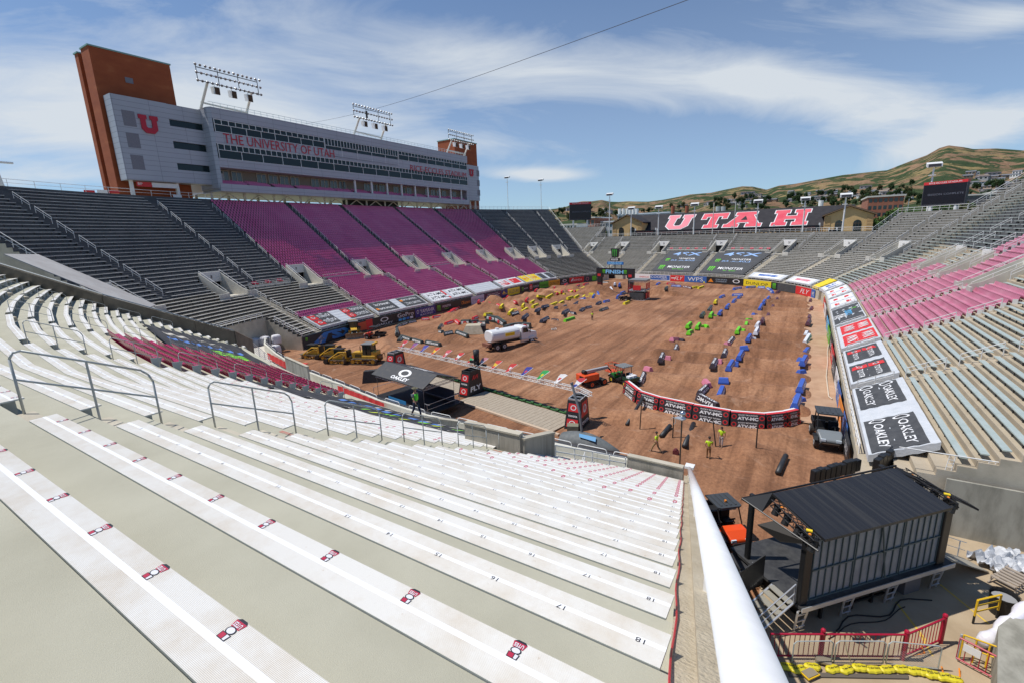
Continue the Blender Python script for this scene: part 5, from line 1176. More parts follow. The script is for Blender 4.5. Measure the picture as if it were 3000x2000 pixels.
for ch, u0, u1 in (('U', 1942, 2017), ('T', 2044, 2118), ('A', 2118, 2228), ('H', 2258, 2362)):
 xa = AY(u0, 655, YH + 3).x; xb = AY(u1, 655, YH + 3).x; w_ = xb - xa; f0, f1 = .10, .86; sh = .12
 M = Mroof(xa, f0, .06); hh = Ls * (f1 - f0)
 for nm, off, dz, m_ in (('letter_border', .055, .05, WHM), ('letter', 0., .12, PK)):
  mb = MB(); P = slab_letter(ch)[0]; cx, cy = .5, .5
  ar = sum(P[i][0] * P[(i + 1) % len(P)][1] - P[(i + 1) % len(P)][0] * P[i][1] for i in range(len(P)))
  Q = []
  if off:
   s_ = 1 if ar > 0 else -1; n_ = len(P)
   sx, sy = .36 / w_, .36 / hh
   for i in range(n_):
    p0, p1, p2 = P[i - 1], P[i], P[(i + 1) % n_]; a1 = Vector((p1[0] - p0[0], p1[1] - p0[1])).normalized(); a2 = Vector((p2[0] - p1[0], p2[1] - p1[1])).normalized()
    n1 = Vector((a1.y, -a1.x)) * s_; n2 = Vector((a2.y, -a2.x)) * s_; nnv = (n1 + n2); k_ = nnv / max(.4, nnv.length_squared / 2); Q.append((p1[0] + k_.x * sx, p1[1] + k_.y * sy))
  else: Q = P
  poly_on(mb, Q, lambda x, y: M @ Vector((x * w_ + (y * hh) * sh, y * hh, dz)))
  if ch == 'A' and not off: poly_on(mb, [(.41, .45), (.59, .45), (.5, .74)], lambda x, y: M @ Vector((x * w_ + y * hh * sh, y * hh, dz + .03)), 1)
  mb.build(nm, [m_ if not (ch == 'U' and nm == 'letter') else mat('roof_letter_pink', (.78, .24, .28), .6), ROOF], hall)
t_ = thing('ribbon_board', 'long dark ribbon board with faint red words before the hall', 'display board'); Yr = 205.
for (u0, u1, nm) in ((1860, 1920, 1), (1925, 2400, 6), (2428, 2452, 0)):
 a = AY(u0, 683, Yr); b = AY(u1, 668, Yr); top = a.z + .6; MB().bx(a.x, b.x, Yr, Yr + .5, top - (3.0 if nm != 6 else 1.6), top + .4).build('board', SCR, t_)
 for i in range(nm): text('lettering', 'SESSION COMPLETE', face_frame((a.x + (b.x - a.x) * (i + .5) / nm, Yr - .05, top - .5), (0, -1, 0)), .8, mat('dim_red', (.20, .02, .02), .7), t_)
 for i in range(5 if nm == 6 else 2): x = a.x + (b.x - a.x) * i / (4 if nm == 6 else 1); MB().bx(x - .25, x + .25, Yr + .5, Yr + .9, 4, top + 1.2).build('post', WHITE, t_)
def building(name, label, u0, u1, vt, vb, y, depth, m, floors=3, bays=8, glass=GLASS, z0=-.5, roofm=None, over=.6):
 a = AY(u0, vt, y); b = AY(u1, vt, y); zt = (a.z + b.z) / 2; t_ = thing(name, label, 'building'); MB().bx(a.x, b.x, y, y + depth, z0, zt).build('walls', m, t_)
 MB().bx(a.x - over, b.x + over, y - over, y + depth + over, zt, zt + .8).build('roof', roofm or mat('pale_roof', (.55, .54, .50), .7), t_)
 zb = AY((u0 + u1) / 2, vb, y).z; fh = (zt - zb) / floors
 for f in range(floors):
  for i in range(bays):
   x0 = a.x + (b.x - a.x) * (i + .18) / bays; x1 = a.x + (b.x - a.x) * (i + .82) / bays; MB().bx(x0, x1, y - .06, y - .02, zb + fh * (f + .3), zb + fh * (f + .8)).build('window', glass, t_)
 return t_
RB = mat('red_brick', (.26, .095, .06), .85, c2=(.32, .13, .08), sc_=.3); GRB = mat('grey_metal_clad', (.40, .44, .48), .5, c2=(.48, .52, .55), sc_=.1)
building('office_block', 'red brick office block with pale overhanging roof behind the right gable', 2545, 2650, 577, 640, 330, 40, RB, 3, 7)
building('office_block', 'small red brick block at the right above the trees', 2925, 2960, 562, 590, 420, 30, RB, 1, 2)
building('sports_centre', 'wide grey metal clad building left of the gabled hall', 1735, 1925, 650, 690, 300, 60, GRB, 2, 12, mat('teal_glass', (.03, .08, .10), .15), roofm=mat('silver_roof', (.62, .66, .70), .5))
building('laboratory_block', 'grey block with six white roof tanks behind the hall', 1810, 1960, 628, 645, 380, 50, GRB, 1, 10, roofm=mat('silver_roof', (.62, .66, .70)))
building('brick_block', 'small brick block behind the distant scoreboard', 1718, 1742, 640, 668, 290, 30, RB, 1, 2)
building('white_block', 'low white building at the foot of the hills past the far left corner', 1632, 1690, 660, 672, 330, 20, mat('white_render', (.70, .70, .68), .8), 1, 6)
building('long_roof_building', 'long low pale roofed building among trees at the right', 2800, 2930, 573, 582, 400, 30, mat('dark_wall', (.10, .10, .11), .8), 1, 8)
for i, u in enumerate((1816, 1827, 1838, 1846, 1856, 1866)):
 a = AY(u, 612, 380.); b = AY(u, 628, 380.); tag(MB().tube((a.x, 380, b.z), (a.x, 380, a.z), 1.25, 12).build('roof_tank', WHITE), 'white cylindrical roof tank, %s from the left' % ORD[i], 'tank', 'white tanks on the laboratory roof')
for u, l in ((1972, 'left'), (2013, 'right')): a = AY(u, 604, 262.); tag(MB().tube((a.x, 262, 14), (a.x, 262, a.z), .9, 10).build('chimney_flue', mat('rust_brick', (.36, .10, .05), .8)), '%s rust red flue above the hall roof' % l, 'flue', 'rust red flues')
for u, l, r in ((2104, 'twin grey silo, left', 1.6), (2119, 'twin grey silo, right', 1.6), (2406, 'tall white silo behind the hall roof', 1.5)): a = AY(u, 606 if r > 1.55 else 588, 390.); tag(MB().tube((a.x, 390, 10), (a.x, 390, a.z), r, 10).build('silo', STEEL if r > 1.55 else WHITE), l + ', above the hall roof' if 'behind' not in l else l, 'silo')
HW = [mat('house_wall_%s' % n_, c, .8) for n_, c in (('cream', (.5, .46, .38)), ('white', (.66, .66, .64)), ('brown', (.25, .17, .11)), ('grey', (.32, .32, .33)))]; HRF = [mat('house_roof_%s' % n_, c, .8) for n_, c in (('dark', (.09, .08, .08)), ('tan', (.26, .2, .16)), ('slate', (.16, .17, .19)))]
def house_proto(w_, d_, h, rh, wm, rm):
 t_ = thing('house', 'x', 'house'); MB().bx(-w_ / 2, w_ / 2, -d_ / 2, d_ / 2, -4, h).build('walls', wm, t_)
 MB().sec([[(-w_ / 2 - .6, -d_ / 2 - .6, h), (w_ / 2 + .6, -d_ / 2 - .6, h), (0, -d_ / 2 - .6, h + rh)] if False else [(-w_ / 2 - .6, -d_ / 2 - .6, h), (-w_ / 2 - .6, 0, h + rh), (-w_ / 2 - .6, d_ / 2 + .6, h)], [(w_ / 2 + .6, -d_ / 2 - .6, h), (w_ / 2 + .6, 0, h + rh), (w_ / 2 + .6, d_ / 2 + .6, h)]]).build('roof', rm, t_)
 g_ = MB();
 for i in range(3): MB().bx(-w_ / 2 + w_ * (i + .25) / 3, -w_ / 2 + w_ * (i + .7) / 3, -d_ / 2 - .08, -d_ / 2, h * .35, h * .8).build('window', GLASS, t_)
 return t_
protos = [house_proto(16, 10, 6, 3, HW[0], HRF[0]), house_proto(22, 11, 5, 2.6, HW[1], HRF[1]), house_proto(18, 12, 6.5, 3, HW[2], HRF[2]), house_proto(26, 12, 6, 2.2, HW[3], HRF[0]), house_proto(15, 9, 7, 2.5, HW[1], HRF[2])]
first_p = [True] * 5; NHS = ['cream walled house with dark roof', 'white house with tan roof', 'brown house with slate roof', 'long grey house with dark roof', 'tall white house with slate roof']; cnt = [0] * 5
spots = []
rh_ = random.Random(11)
for (u0, u1, v0, v1, n_) in ((1660, 1900, 600, 640, 16), (1960, 2180, 590, 615, 22), (2180, 2420, 565, 600, 36), (2420, 2660, 545, 590, 32), (2830, 3000, 515, 580, 34)):
 for i in range(n_): spots.append((rh_.uniform(u0, u1), rh_.uniform(v0, v1)))
def hill_hit(u, v):
 d = ray(u, v)
 for i in range(260):
  r = 560 + i * 8; k_ = r / math.hypot(d.x, d.y); p = CAM + d * k_
  if p.z < hill_z(p.x, p.y): return Vector((p.x, p.y, hill_z(p.x, p.y)))
 return None
for u, v in spots:
 p = hill_hit(u, v)
 if p is None: continue
 q = rh_.randrange(5)
 if first_p[q]: o = protos[q]; first_p[q] = False
 else: o = copy_tree(protos[q])
 cnt[q] += 1; o.location = p; o.rotation_euler = (0, 0, rh_.uniform(-.6, .6) - math.atan2(p.x, p.y)); s = p.length / 900 * .55; o.scale = (s, s, s)
 tag(o, '%s far off among trees on the hillside' % NHS[q], 'house', 'distant hillside houses: ' + NHS[q])
LEAF = [mat('leaf_mid', (.055, .12, .022), .8, c2=(.085, .17, .03), sc_=.6), mat('leaf_dark', (.028, .065, .018), .85, c2=(.045, .09, .025), sc_=.5), mat('leaf_olive', (.09, .10, .035), .85, c2=(.12, .13, .05), sc_=.5)]; BARK = mat('bark', (.09, .065, .04), .9)
def crown_mesh(R_, Hh, n_, seed, leaf=.5):
 r_ = random.Random(seed); mb = MB(); cl = [(r_.uniform(-.6, .6) * R_, r_.uniform(-.6, .6) * R_, r_.uniform(.25, .95) * Hh, r_.uniform(.28, .5) * R_) for _ in range(11)]
 for _ in range(n_):
  c = r_.choice(cl); a = r_.uniform(0, 2 * math.pi); z = r_.uniform(-1, 1); q = math.sqrt(1 - z * z); rr = c[3] * (r_.uniform(.55, 1.08))
  p = Vector((c[0] + rr * q * math.cos(a), c[1] + rr * q * math.sin(a), c[2] + rr * z * 1.1)); u_ = Vector((r_.uniform(-1, 1), r_.uniform(-1, 1), r_.uniform(-.6, .6))).normalized() * leaf * r_.uniform(.6, 1.3); v_ = u_.cross(Vector((r_.uniform(-1, 1), r_.uniform(-1, 1), 1))).normalized() * leaf * r_.uniform(.5, 1.)
  mb.face([p - u_, p - v_ * .6, p + u_, p + v_ * .6])
 return mb
def tree_proto(R_, Hh, n_, seed, lm, leaf):
 t_ = thing('tree', 'x', 'tree'); crown_mesh(R_, Hh, n_, seed, leaf).build('crown', lm, t_); tk = MB().tube((0, 0, -1), (0, 0, Hh * .5), R_ * .07, 7, R_ * .045)
 for i in range(4): a = i * 1.6; tk.tube((0, 0, Hh * .3), (R_ * .45 * math.cos(a), R_ * .45 * math.sin(a), Hh * .6), R_ * .04, 5, R_ * .015)
 tk.build('trunk', BARK, t_); return t_
TP = [tree_proto(4.2, 11, 5200, 1, LEAF[0], .34), tree_proto(4.5, 10, 5200, 2, LEAF[1], .36), tree_proto(4.2, 9, 4600, 3, LEAF[2], .36)]; ft_ = [True] * 3; TN = ['bright green leafy tree', 'dark green leafy tree', 'olive brown leafy tree']
def put_tree(q, x, y, z, s, label, grp):
 if ft_[q]: o = TP[q]; ft_[q] = False
 else: o = copy_tree(TP[q])
 o.location = (x, y, z); o.scale = (s, s, s * rh_.uniform(.9, 1.15)); o.rotation_euler = (0, 0, rh_.uniform(0, 6)); tag(o, label, 'tree', grp)
names = {}
def tl_(base):
 names[base] = names.get(base, 0) + 1; return ORD[names[base] - 1]
for (u, vtop, y, q, w_) in ((2580, 650, 240, 0, 1.1), (2600, 610, 250, 0, 1.3), (2625, 612, 262, 0, 1.3), (2650, 622, 250, 0, 1.2), (2675, 600, 270, 2, 1.3), (2700, 590, 275, 2, 1.4), (2720, 605, 262, 0, 1.3), (2745, 600, 265, 0, 1.3), (2780, 608, 260, 1, 1.3), (2815, 600, 270, 0, 1.3), (2835, 590, 268, 2, 1.4), (2860, 590, 270, 1, 1.4), (2885, 592, 275, 0, 1.3), (2910, 590, 280, 2, 1.3), (2940, 585, 290, 0, 1.3), (2605, 660, 236, 0, 1.0), (2635, 655, 240, 0, 1.1), (1748, 690, 235, 0, .8), (1762, 685, 238, 0, .8)):
 p = AY(u, vtop, y); s = w_ * y / 240.; put_tree(q, p.x, p.y, p.z - 11.6 * s, s, '%s behind the right stand, %s from the left' % (TN[q], tl_(q)) if u > 2000 else 'small bright shrub tree left of the gabled hall', 'trees behind the bowl')
tnl = 0
for i in range(210):
 u, v = rh_.choice([(rh_.uniform(1600, 1910), rh_.uniform(622, 662)), (rh_.uniform(1960, 2560), rh_.uniform(582, 632)), (rh_.uniform(1930, 2600), rh_.uniform(585, 615)), (rh_.uniform(2400, 2700), rh_.uniform(550, 610)), (rh_.uniform(2830, 3000), rh_.uniform(515, 600))])
 lim = 605 - (u - 1950) * .045
 if u > 1950 and v < lim - 18: continue
 p = hill_hit(u, v)
 if p is None: continue
 put_tree(1 if rh_.random() < .75 else 2, p.x, p.y, p.z, (p.length / 900) * rh_.uniform(.75, 1.3), 'small dark green tree far off on the hillside among the houses', 'far hillside trees')
# ================= BANNERS ROUND THE FIELD =================
GB = mat('grey_banner', (.52, .55, .58), .6, c2=(.60, .62, .65), sc_=1.5, bump=.3, bsc=4); DKB = mat('dark_banner', (.05, .052, .056), .7, c2=(.075, .077, .08), sc_=2, bump=.25, bsc=5)
RB_ = mat('banner_red', (.66, .03, .03), .55); BLB = mat('banner_blue', (.04, .13, .42), .55); LBB = mat('banner_light_blue', (.22, .42, .72), .6); CYB = mat('banner_cyan', (.08, .42, .75), .5)
def claw(mb, fn, x, y, s, mi=0):
 for i, (dx, h) in enumerate(((-.34, .82), (0, 1.), (.34, .9))):
  pts = [(dx - .13, .5), (dx + .13, .42), (dx + .05, -.1), (dx + .10, -.5 * h), (dx - .02, -.5 * h), (dx - .08, -.1)]
  poly_on(mb, [(x + a * s * .8, y + b * s) for a, b in pts], fn, mi)
def ring(mb, fn, x, y, rx, ry, t_=.28, mi=0, n=20):
 for i in range(n):
  a, b = 2 * math.pi * i / n, 2 * math.pi * (i + 1) / n; f = lambda a, k: fn(x + rx * k * math.cos(a), y + ry * k * math.sin(a)); mb.face([f(a, 1 - t_), f(b, 1 - t_), f(b, 1), f(a, 1)], mi)
def board_frame(k, s0, s1, off=-.12, z0=.15, z1=2.15, down=1.):
 a = BP(BS[k], s0, off, 0); b = BP(BS[k], s1, off, 0)        # seen from the field: outward normal points away
 return a, b, z0, z1
def wall_board(a, b, z0, z1, bgm, label, items, base='wall_banner', cat='banner'):
 mid = (a + b) / 2; t_ = thing(base, label, cat, group=None); d = b - a; L_ = d.length; n = Vector((d.y, -d.x, 0)).normalized()
 h = z1 - z0; fn0 = lambda x, y, o=.0: Vector((a.x + d.x * x + n.x * o, a.y + d.y * x + n.y * o, z0 + h * y))
 mb = MB(); mb.sec([[fn0(0, 0), fn0(1, 0), fn0(1, 1), fn0(0, 1)], [fn0(0, 0, .04), fn0(1, 0, .04), fn0(1, 1, .04), fn0(0, 1, .04)]]); mb.build('sheet', bgm, t_)
 for it in items:
  if it[0] == 'text':
   _, tx, x, y, w_, hh, m_ = it[:7]; M = Matrix(((d.x / L_, 0, n.x, fn0(x, y, .06).x), (d.y / L_, 0, n.y, fn0(x, y, .06).y), (0, 1, 0, fn0(x, y).z), (0, 0, 0, 1)))
   text('lettering', tx, M, 1, m_, t_, width=w_ * L_, height=hh * h, **(it[7] if len(it) > 7 else {}))
  elif it[0] == 'rect': _, x0, x1, y0, y1, m_ = it; q = MB(); q.face([fn0(x0, y0, .05), fn0(x1, y0, .05), fn0(x1, y1, .05), fn0(x0, y1, .05)]); q.build('colour_field', m_, t_)
  elif it[0] == 'claw': _, x, y, s, m_ = it; q = MB(); claw(q, lambda u, v: fn0(x + u * h / L_, y + v, .055), 0, 0, s); q.build('claw_mark', m_, t_)
  elif it[0] == 'ring': _, x, y, rx, ry, m_ = it; q = MB(); ring(q, lambda u, v: fn0(x + u * h / L_, y + v, .055), 0, 0, rx, ry); q.build('ring_mark', m_, t_)
  elif it[0] == 'poly': _, P_, m_ = it; q = MB(); poly_on(q, P_, lambda u, v: fn0(u, v, .058)); q.build('shape', m_, t_)
 return t_
def LB(s0, s1, *a, **k): p, q, z0, z1 = board_frame('L', s0, s1); return wall_board(p, q, z0, z1, *a, **k)
X4 = mat('event_blue', (.02, .18, .55), .5); XR = mat('event_red', (.55, .08, .03), .5)
LB(15.6, 31.5, mat('dark_navy', (.015, .02, .03), .6), 'dark banner with big blue letters and a white rider silhouette in the corner', [
 ('poly', [(.08, .05), (.30, .92), (.50, .92), (.46, .72), (.36, .72), (.30, .05)], X4), ('text', 'SX', .62, .5, .42, .78, X4, dict(offset=.06)), ('poly', [(.86, .1), (1., .1), (1., .9), (.80, .9), (.90, .5)], XR),
 ('poly', [(.20, .10), (.24, .10), (.26, .3), (.32, .35), (.30, .48), (.27, .50), (.28, .66), (.25, .74), (.23, .62), (.21, .5), (.22, .35)], WHM), ('claw', .05, .75, .3, GREM)])
LB(31.5, 33.2, RB_, 'plain red banner strip beside the black ring logo board', [])
LB(33.2, 39.6, BLM, 'black banner with white oval logo behind the bulldozer', [('ring', .5, .64, .55, .22, WHM), ('text', 'OAKLEY', .5, .2, .7, .22, WHM)])
LB(39.7, 45.4, BLM, 'black banner with white lettering over blue and white squares', [('text', 'GoPro', .5, .66, .85, .42, WHM), ('rect', .12, .28, .1, .34, CYB), ('rect', .32, .48, .1, .34, CYB), ('rect', .52, .68, .1, .34, X4), ('rect', .72, .88, .1, .34, WHM)])
LB(45.5, 52.2, mat('navy_blue', (.03, .035, .20), .5), 'navy banner with white racing lettering', [('ring', .12, .6, .16, .2, WHM), ('text', 'YAMAHA', .58, .6, .7, .42, WHM), ('text', 'RACING', .55, .2, .62, .18, WHM)])
LB(52.3, 61.8, BLM, 'black banner with green claw mark and white words', [('claw', .12, .5, .7, GREM), ('text', 'MONSTER', .42, .58, .32, .26, WHM), ('text', 'ENERGY', .42, .28, .16, .12, GREM)])
LB(61.9, 66., BLM, 'black banner with orange script lettering', [('rect', .04, .96, .12, .88, BLM), ('text', 'Eastern', .55, .5, .7, .4, ORM), ('ring', .12, .5, .2, .2, ORM)])
LB(66.1, 71.8, mat('lavender_banner', (.55, .53, .66), .6), 'pale lavender banner with grey lettering', [('text', 'Husqvarna', .58, .5, .7, .4, mat('grey_blue', (.15, .16, .25), .6)), ('ring', .12, .5, .16, .2, mat('grey_blue', (.15, .16, .25)))])
LB(71.9, 80.2, mat('plum_banner', (.10, .03, .07), .6), 'plum banner with white off road lettering', [('text', 'ROCKY MOUNTAIN', .5, .78, .6, .16, WHM), ('text', 'ATV-MC', .5, .45, .8, .4, WHM), ('text', 'gear', .85, .12, .2, .1, WHM)])
LB(80.3, 83.5, mat('navy_blue', (.03, .035, .20)), 'small navy banner with yellow star lettering', [('text', 'Alpinestars', .55, .4, .8, .3, YELM), ('poly', [(.1, .5), (.3, .62), (.4, .9), (.5, .62), (.7, .55), (.4, .5)], YELM)])
LB(83.6, 90.2, mat('banner_yellow', (.80, .62, .02), .5), 'yellow banner with dark blue lettering', [('text', 'SUZUKI', .5, .5, .84, .45, mat('navy_blue', (.03, .035, .20)))])
LB(90.3, 96., BLM, 'black banner with faint green claw near the toy red board', [('claw', .3, .5, .6, GREM), ('text', 'MONSTER', .62, .5, .4, .2, WHM)])
LB(96.1, 102., BLM, 'black banner with red square and white lettering', [('rect', 0, .28, 0, 1, RB_), ('ring', .14, .5, .3, .22, WHM), ('text', 'TOYOTA', .64, .5, .58, .3, WHM)])
LB(102.1, 107.2, mat('banner_green', (.10, .42, .02), .5), 'bright green banner with black lettering', [('text', 'Kawasaki', .5, .5, .8, .42, BLM)])
LB(107.3, 113.2, mat('banner_amber', (.75, .36, .02), .5), 'amber banner with black lettering', [('text', 'DUNLOP', .52, .5, .84, .42, BLM)])
LB(113.3, 118., BLM, 'small black banner with white oval logo near the far corner', [('ring', .5, .62, .5, .22, WHM), ('text', 'OAKLEY', .5, .2, .7, .2, WHM)])
LB(118.1, 125., RB_, 'red banner with white wing lettering near the far corner', [('text', 'HONDA', .55, .5, .62, .35, WHM), ('poly', [(.08, .35), (.2, .8), (.3, .8), (.18, .35)], WHM)])
LB(125.1, 131., DKB, 'dark banner with round pink logo and green mark at the far corner', [('ring', .25, .5, .35, .32, mat('pink_print', (.6, .2, .25), .6)), ('rect', .62, .95, .1, .9, GREM)])
def FB(u0, u1, bgm, label, items, z0=.1, z1=2.1):
 def s_of(u):
  best = min(BF, key=lambda q: abs(((RW.transposed() @ (Vector((q[1], q[2], 1.5)) - CAM)).x / -(RW.transposed() @ (Vector((q[1], q[2], 1.5)) - CAM)).z) * FX + 1500 - u) if q[0] < 131 else 1e9); return best[0]
 a = BP(BF, s_of(u0), -.12, 0); b = BP(BF, s_of(u1), -.12, 0);
 if (b - a).length < 1: return
 return wall_board(a, b, z0, z1, bgm, label, items)
FB(1845, 1905, WHM, 'white banner with small red word on the far wall', [('text', 'AMERICAS', .7, .5, .5, .25, RB_)])
FB(1905, 1958, WHM, 'white banner with dark blue lettering on the far wall', [('rect', .02, .98, .1, .9, BLB), ('text', 'COOPER', .45, .6, .8, .4, WHM), ('text', 'TIRES', .7, .25, .3, .2, WHM)])
FB(1958, 2012, RB_, 'red banner with slanted white letters on the far wall', [('text', 'FLY', .6, .5, .6, .55, WHM, dict(shear=.4)), ('rect', .08, .4, .45, .6, WHM)])
FB(2012, 2068, BLB, 'blue banner with white block letters on the far wall', [('text', 'WPS', .5, .5, .7, .62, WHM)])
FB(2068, 2142, BLM, 'black banner with orange triangle and two white words on the far wall', [('poly', [(.08, .2), (.2, .75), (.32, .2)], ORM), ('text', 'UTAH SPORTS\nCOMMISSION', .66, .5, .5, .5, mat('pale_blue_print', (.4, .5, .6), .6))])
FB(2142, 2190, BLM, 'black banner with white oval logo on the far wall', [('ring', .5, .55, .6, .28, WHM)])
FB(2190, 2252, mat('banner_yellow', (.80, .62, .02)), 'yellow banner on the far wall curve', [('text', 'DUNLOP', .5, .5, .8, .4, BLM)])
FB(2252, 2278, BLM, 'small black banner with green claw on the far wall curve', [('claw', .5, .5, .8, GREM)])
FB(2278, 2330, DKB, 'plain dark banner on the far wall curve', [])
FB(2330, 2372, RB_, 'red banner on the right of the far wall curve', [('text', 'FLY', .6, .5, .6, .55, WHM, dict(shear=.4))])
FB(2372, 2398, BLB, 'blue banner with white letters at the right of the far wall curve', [('text', 'WPS', .5, .5, .6, .5, WHM)])
FB(2398, 2412, BLM, 'narrow black banner with green mark at the right far corner', [('rect', .3, .8, .1, .9, GREM)])
cols = [(YELM, 'yellow'), (RB_, 'red'), (WHM, 'white'), (BLM, 'black'), (CYB, 'cyan'), (mat('banner_green', (.10, .42, .02)), 'green'), (BLM, 'black'), (RB_, 'red'), (DKB, 'dark'), (WHM, 'white'), (BLB, 'blue'), (ORM, 'orange'), (BLB, 'blue'), (BLM, 'black')]
edges = [128, 120, 111, 103, 95, 87, 79.5, 73, 66.5, 61, 55.5, 50.5, 46, 42, 38.5]
for i, (m_, nm_) in enumerate(cols):
 y0, y1 = edges[i], edges[i + 1]; a = Vector((3.83, y0 - .05, 0)); b = Vector((3.83, y1 + .05, 0)); xo = .10 + .06 * (i % 3)
 a.x -= xo; b.x -= xo * .6
 wall_board(a, b, .25, 2.15, m_, '%s banner on the right wall, %s from the far end' % (nm_, ORD[i]), [('text', ('FLY', 'WPS', 'TOYOTA', 'OAKLEY', 'ATV-MC')[i % 5], .5, .5, .6, .4, WHM if nm_ not in ('white', 'yellow') else BLM)])
def seat_tarp(k, s0, s1, label, panels, bgm=GB, jr=(0.1, 4.6)):
 t_ = thing('seat_tarpaulin', label, 'tarpaulin'); S = BS[k]
 def P(u, v, o=0.):
  s = s0 + (s1 - s0) * u; d = (jr[0] + (jr[1] - jr[0]) * v) * .81; p = BP(S, s, d, 0);
  return Vector((p.x, p.y, zs(d) + .56 + .03 * math.sin(v * 4.5 * 2 * math.pi + u * 3) + .02 * math.sin(u * 40) + o))
 mb = MB(); n = max(8, int((s1 - s0) / 1.)); m = 14
 for i in range(n):
  for j in range(m): mb.face([P(i / n, j / m), P((i + 1) / n, j / m), P((i + 1) / n, (j + 1) / m), P(i / n, (j + 1) / m)])
 for u in (0, 1):
  for j in range(m): a, b = P(u, j / m), P(u, (j + 1) / m); mb.face([a, b, b - Vector((0, 0, .5)), a - Vector((0, 0, .5))])
 for i in range(n): a, b = P(i / n, 0), P((i + 1) / n, 0); mb.face([a, b, b - Vector((0, 0, .45)), a - Vector((0, 0, .45))])
 mb.build('sheet', bgm, t_)
 for (x0, x1, y0, y1, m_, its) in panels:
  q = MB(); nn_ = 8
  for i in range(nn_):
   for j in range(8):
    f = lambda a, b, o=.03: P(x0 + (x1 - x0) * a, y0 + (y1 - y0) * b, o)
    q.face([f(i / nn_, j / 8), f((i + 1) / nn_, j / 8), f((i + 1) / nn_, (j + 1) / 8), f(i / nn_, (j + 1) / 8)])
  q.build('printed_panel', m_, t_)
  for it in its:
   if it[0] == 'rect':
    q = MB(); _, a0, a1, b0, b1, mm_ = it
    for i in range(6):
     g_ = lambda a, b: P(x0 + (x1 - x0) * (a0 + (a1 - a0) * a), y0 + (y1 - y0) * (b0 + (b1 - b0) * b), .05);
     for j in range(3): q.face([g_(i / 6, j / 3), g_((i + 1) / 6, j / 3), g_((i + 1) / 6, (j + 1) / 3), g_(i / 6, (j + 1) / 3)])
    q.build('colour_field', mm_, t_)
   elif it[0] == 'ring':
    _, a0, b0, rx, ry, mm_ = it; q = MB(); L_ = (s1 - s0) * (x1 - x0); W_ = .81 * (jr[1] - jr[0]) * (y1 - y0)
    ring(q, lambda u, v: P(x0 + (x1 - x0) * (a0 + u / L_), y0 + (y1 - y0) * (b0 + v / W_), .07), 0, 0, rx, ry); q.build('ring_mark', mm_, t_)
   elif it[0] == 'claw':
    _, a0, b0, s_, mm_ = it; q = MB(); L_ = (s1 - s0) * (x1 - x0); W_ = .81 * (jr[1] - jr[0]) * (y1 - y0); claw(q, lambda u, v: P(x0 + (x1 - x0) * (a0 + u / L_), y0 + (y1 - y0) * (b0 + v / W_), .07), 0, 0, s_); q.build('claw_mark', mm_, t_)
   else:
    _, tx, a0, b0, w_, h_, mm_, rot = it[:8]; me = text_mesh(tx, 1., offset=.012); xs = [v.co.x for v in me.vertices]; ys = [v.co.y for v in me.vertices]; q = MB()
    cx, cy, wx, wy = (max(xs) + min(xs)) / 2, (max(ys) + min(ys)) / 2, max(xs) - min(xs), max(ys) - min(ys)
    def fx(c):
     u, v = (c.x - cx) / wx * w_, (c.y - cy) / wy * h_
     if rot: u, v = -v if rot > 0 else v, u if rot > 0 else -u
     return P(x0 + (x1 - x0) * (a0 + u), y0 + (y1 - y0) * (b0 + v), .06)
    if rot: w_, h_ = w_, h_
    add_mesh(q, me, fx, 0); q.build('lettering', mm_, t_)
 return t_
T2 = lambda tx, x, y, w_, h_, m_, rot=0: ('text', tx, x, y, w_, h_, m_, rot)
ty = [('rect', .0, .34, .08, .46, RB_), ('rect', .0, .34, .54, .92, RB_), ('ring', .17, .27, .42, .3, WHM), ('ring', .17, .73, .42, .3, WHM), T2('TOYOTA', .66, .27, .56, .24, WHM), T2('TOYOTA', .66, .73, .56, .24, WHM)]
seat_tarp('L', 20.6, 33.9, 'grey tarpaulin with two black panels lettered in white at the near left corner', [(.02, .40, .06, .98, DKB, [('rect', 0, 0.001, 0, .001, DKB)] + ty), (.60, .99, .06, .98, DKB, ty)])
seat_tarp('L', 35.4, 50.2, 'grey tarpaulin with two charcoal panels with orange marks above the navy banner', [(.02, .42, .06, .96, DKB, [T2('TRACK BARRIERS', .5, .72, .7, .2, WHM), T2('TRACK BARRIERS', .5, .28, .7, .2, WHM), ('rect', .04, .16, .2, .4, ORM)]), (.55, .98, .06, .96, DKB, [T2('TRACK BARRIERS', .5, .72, .7, .2, WHM), T2('TRACK BARRIERS', .5, .28, .7, .2, WHM), ('rect', .04, .16, .6, .8, ORM)])])
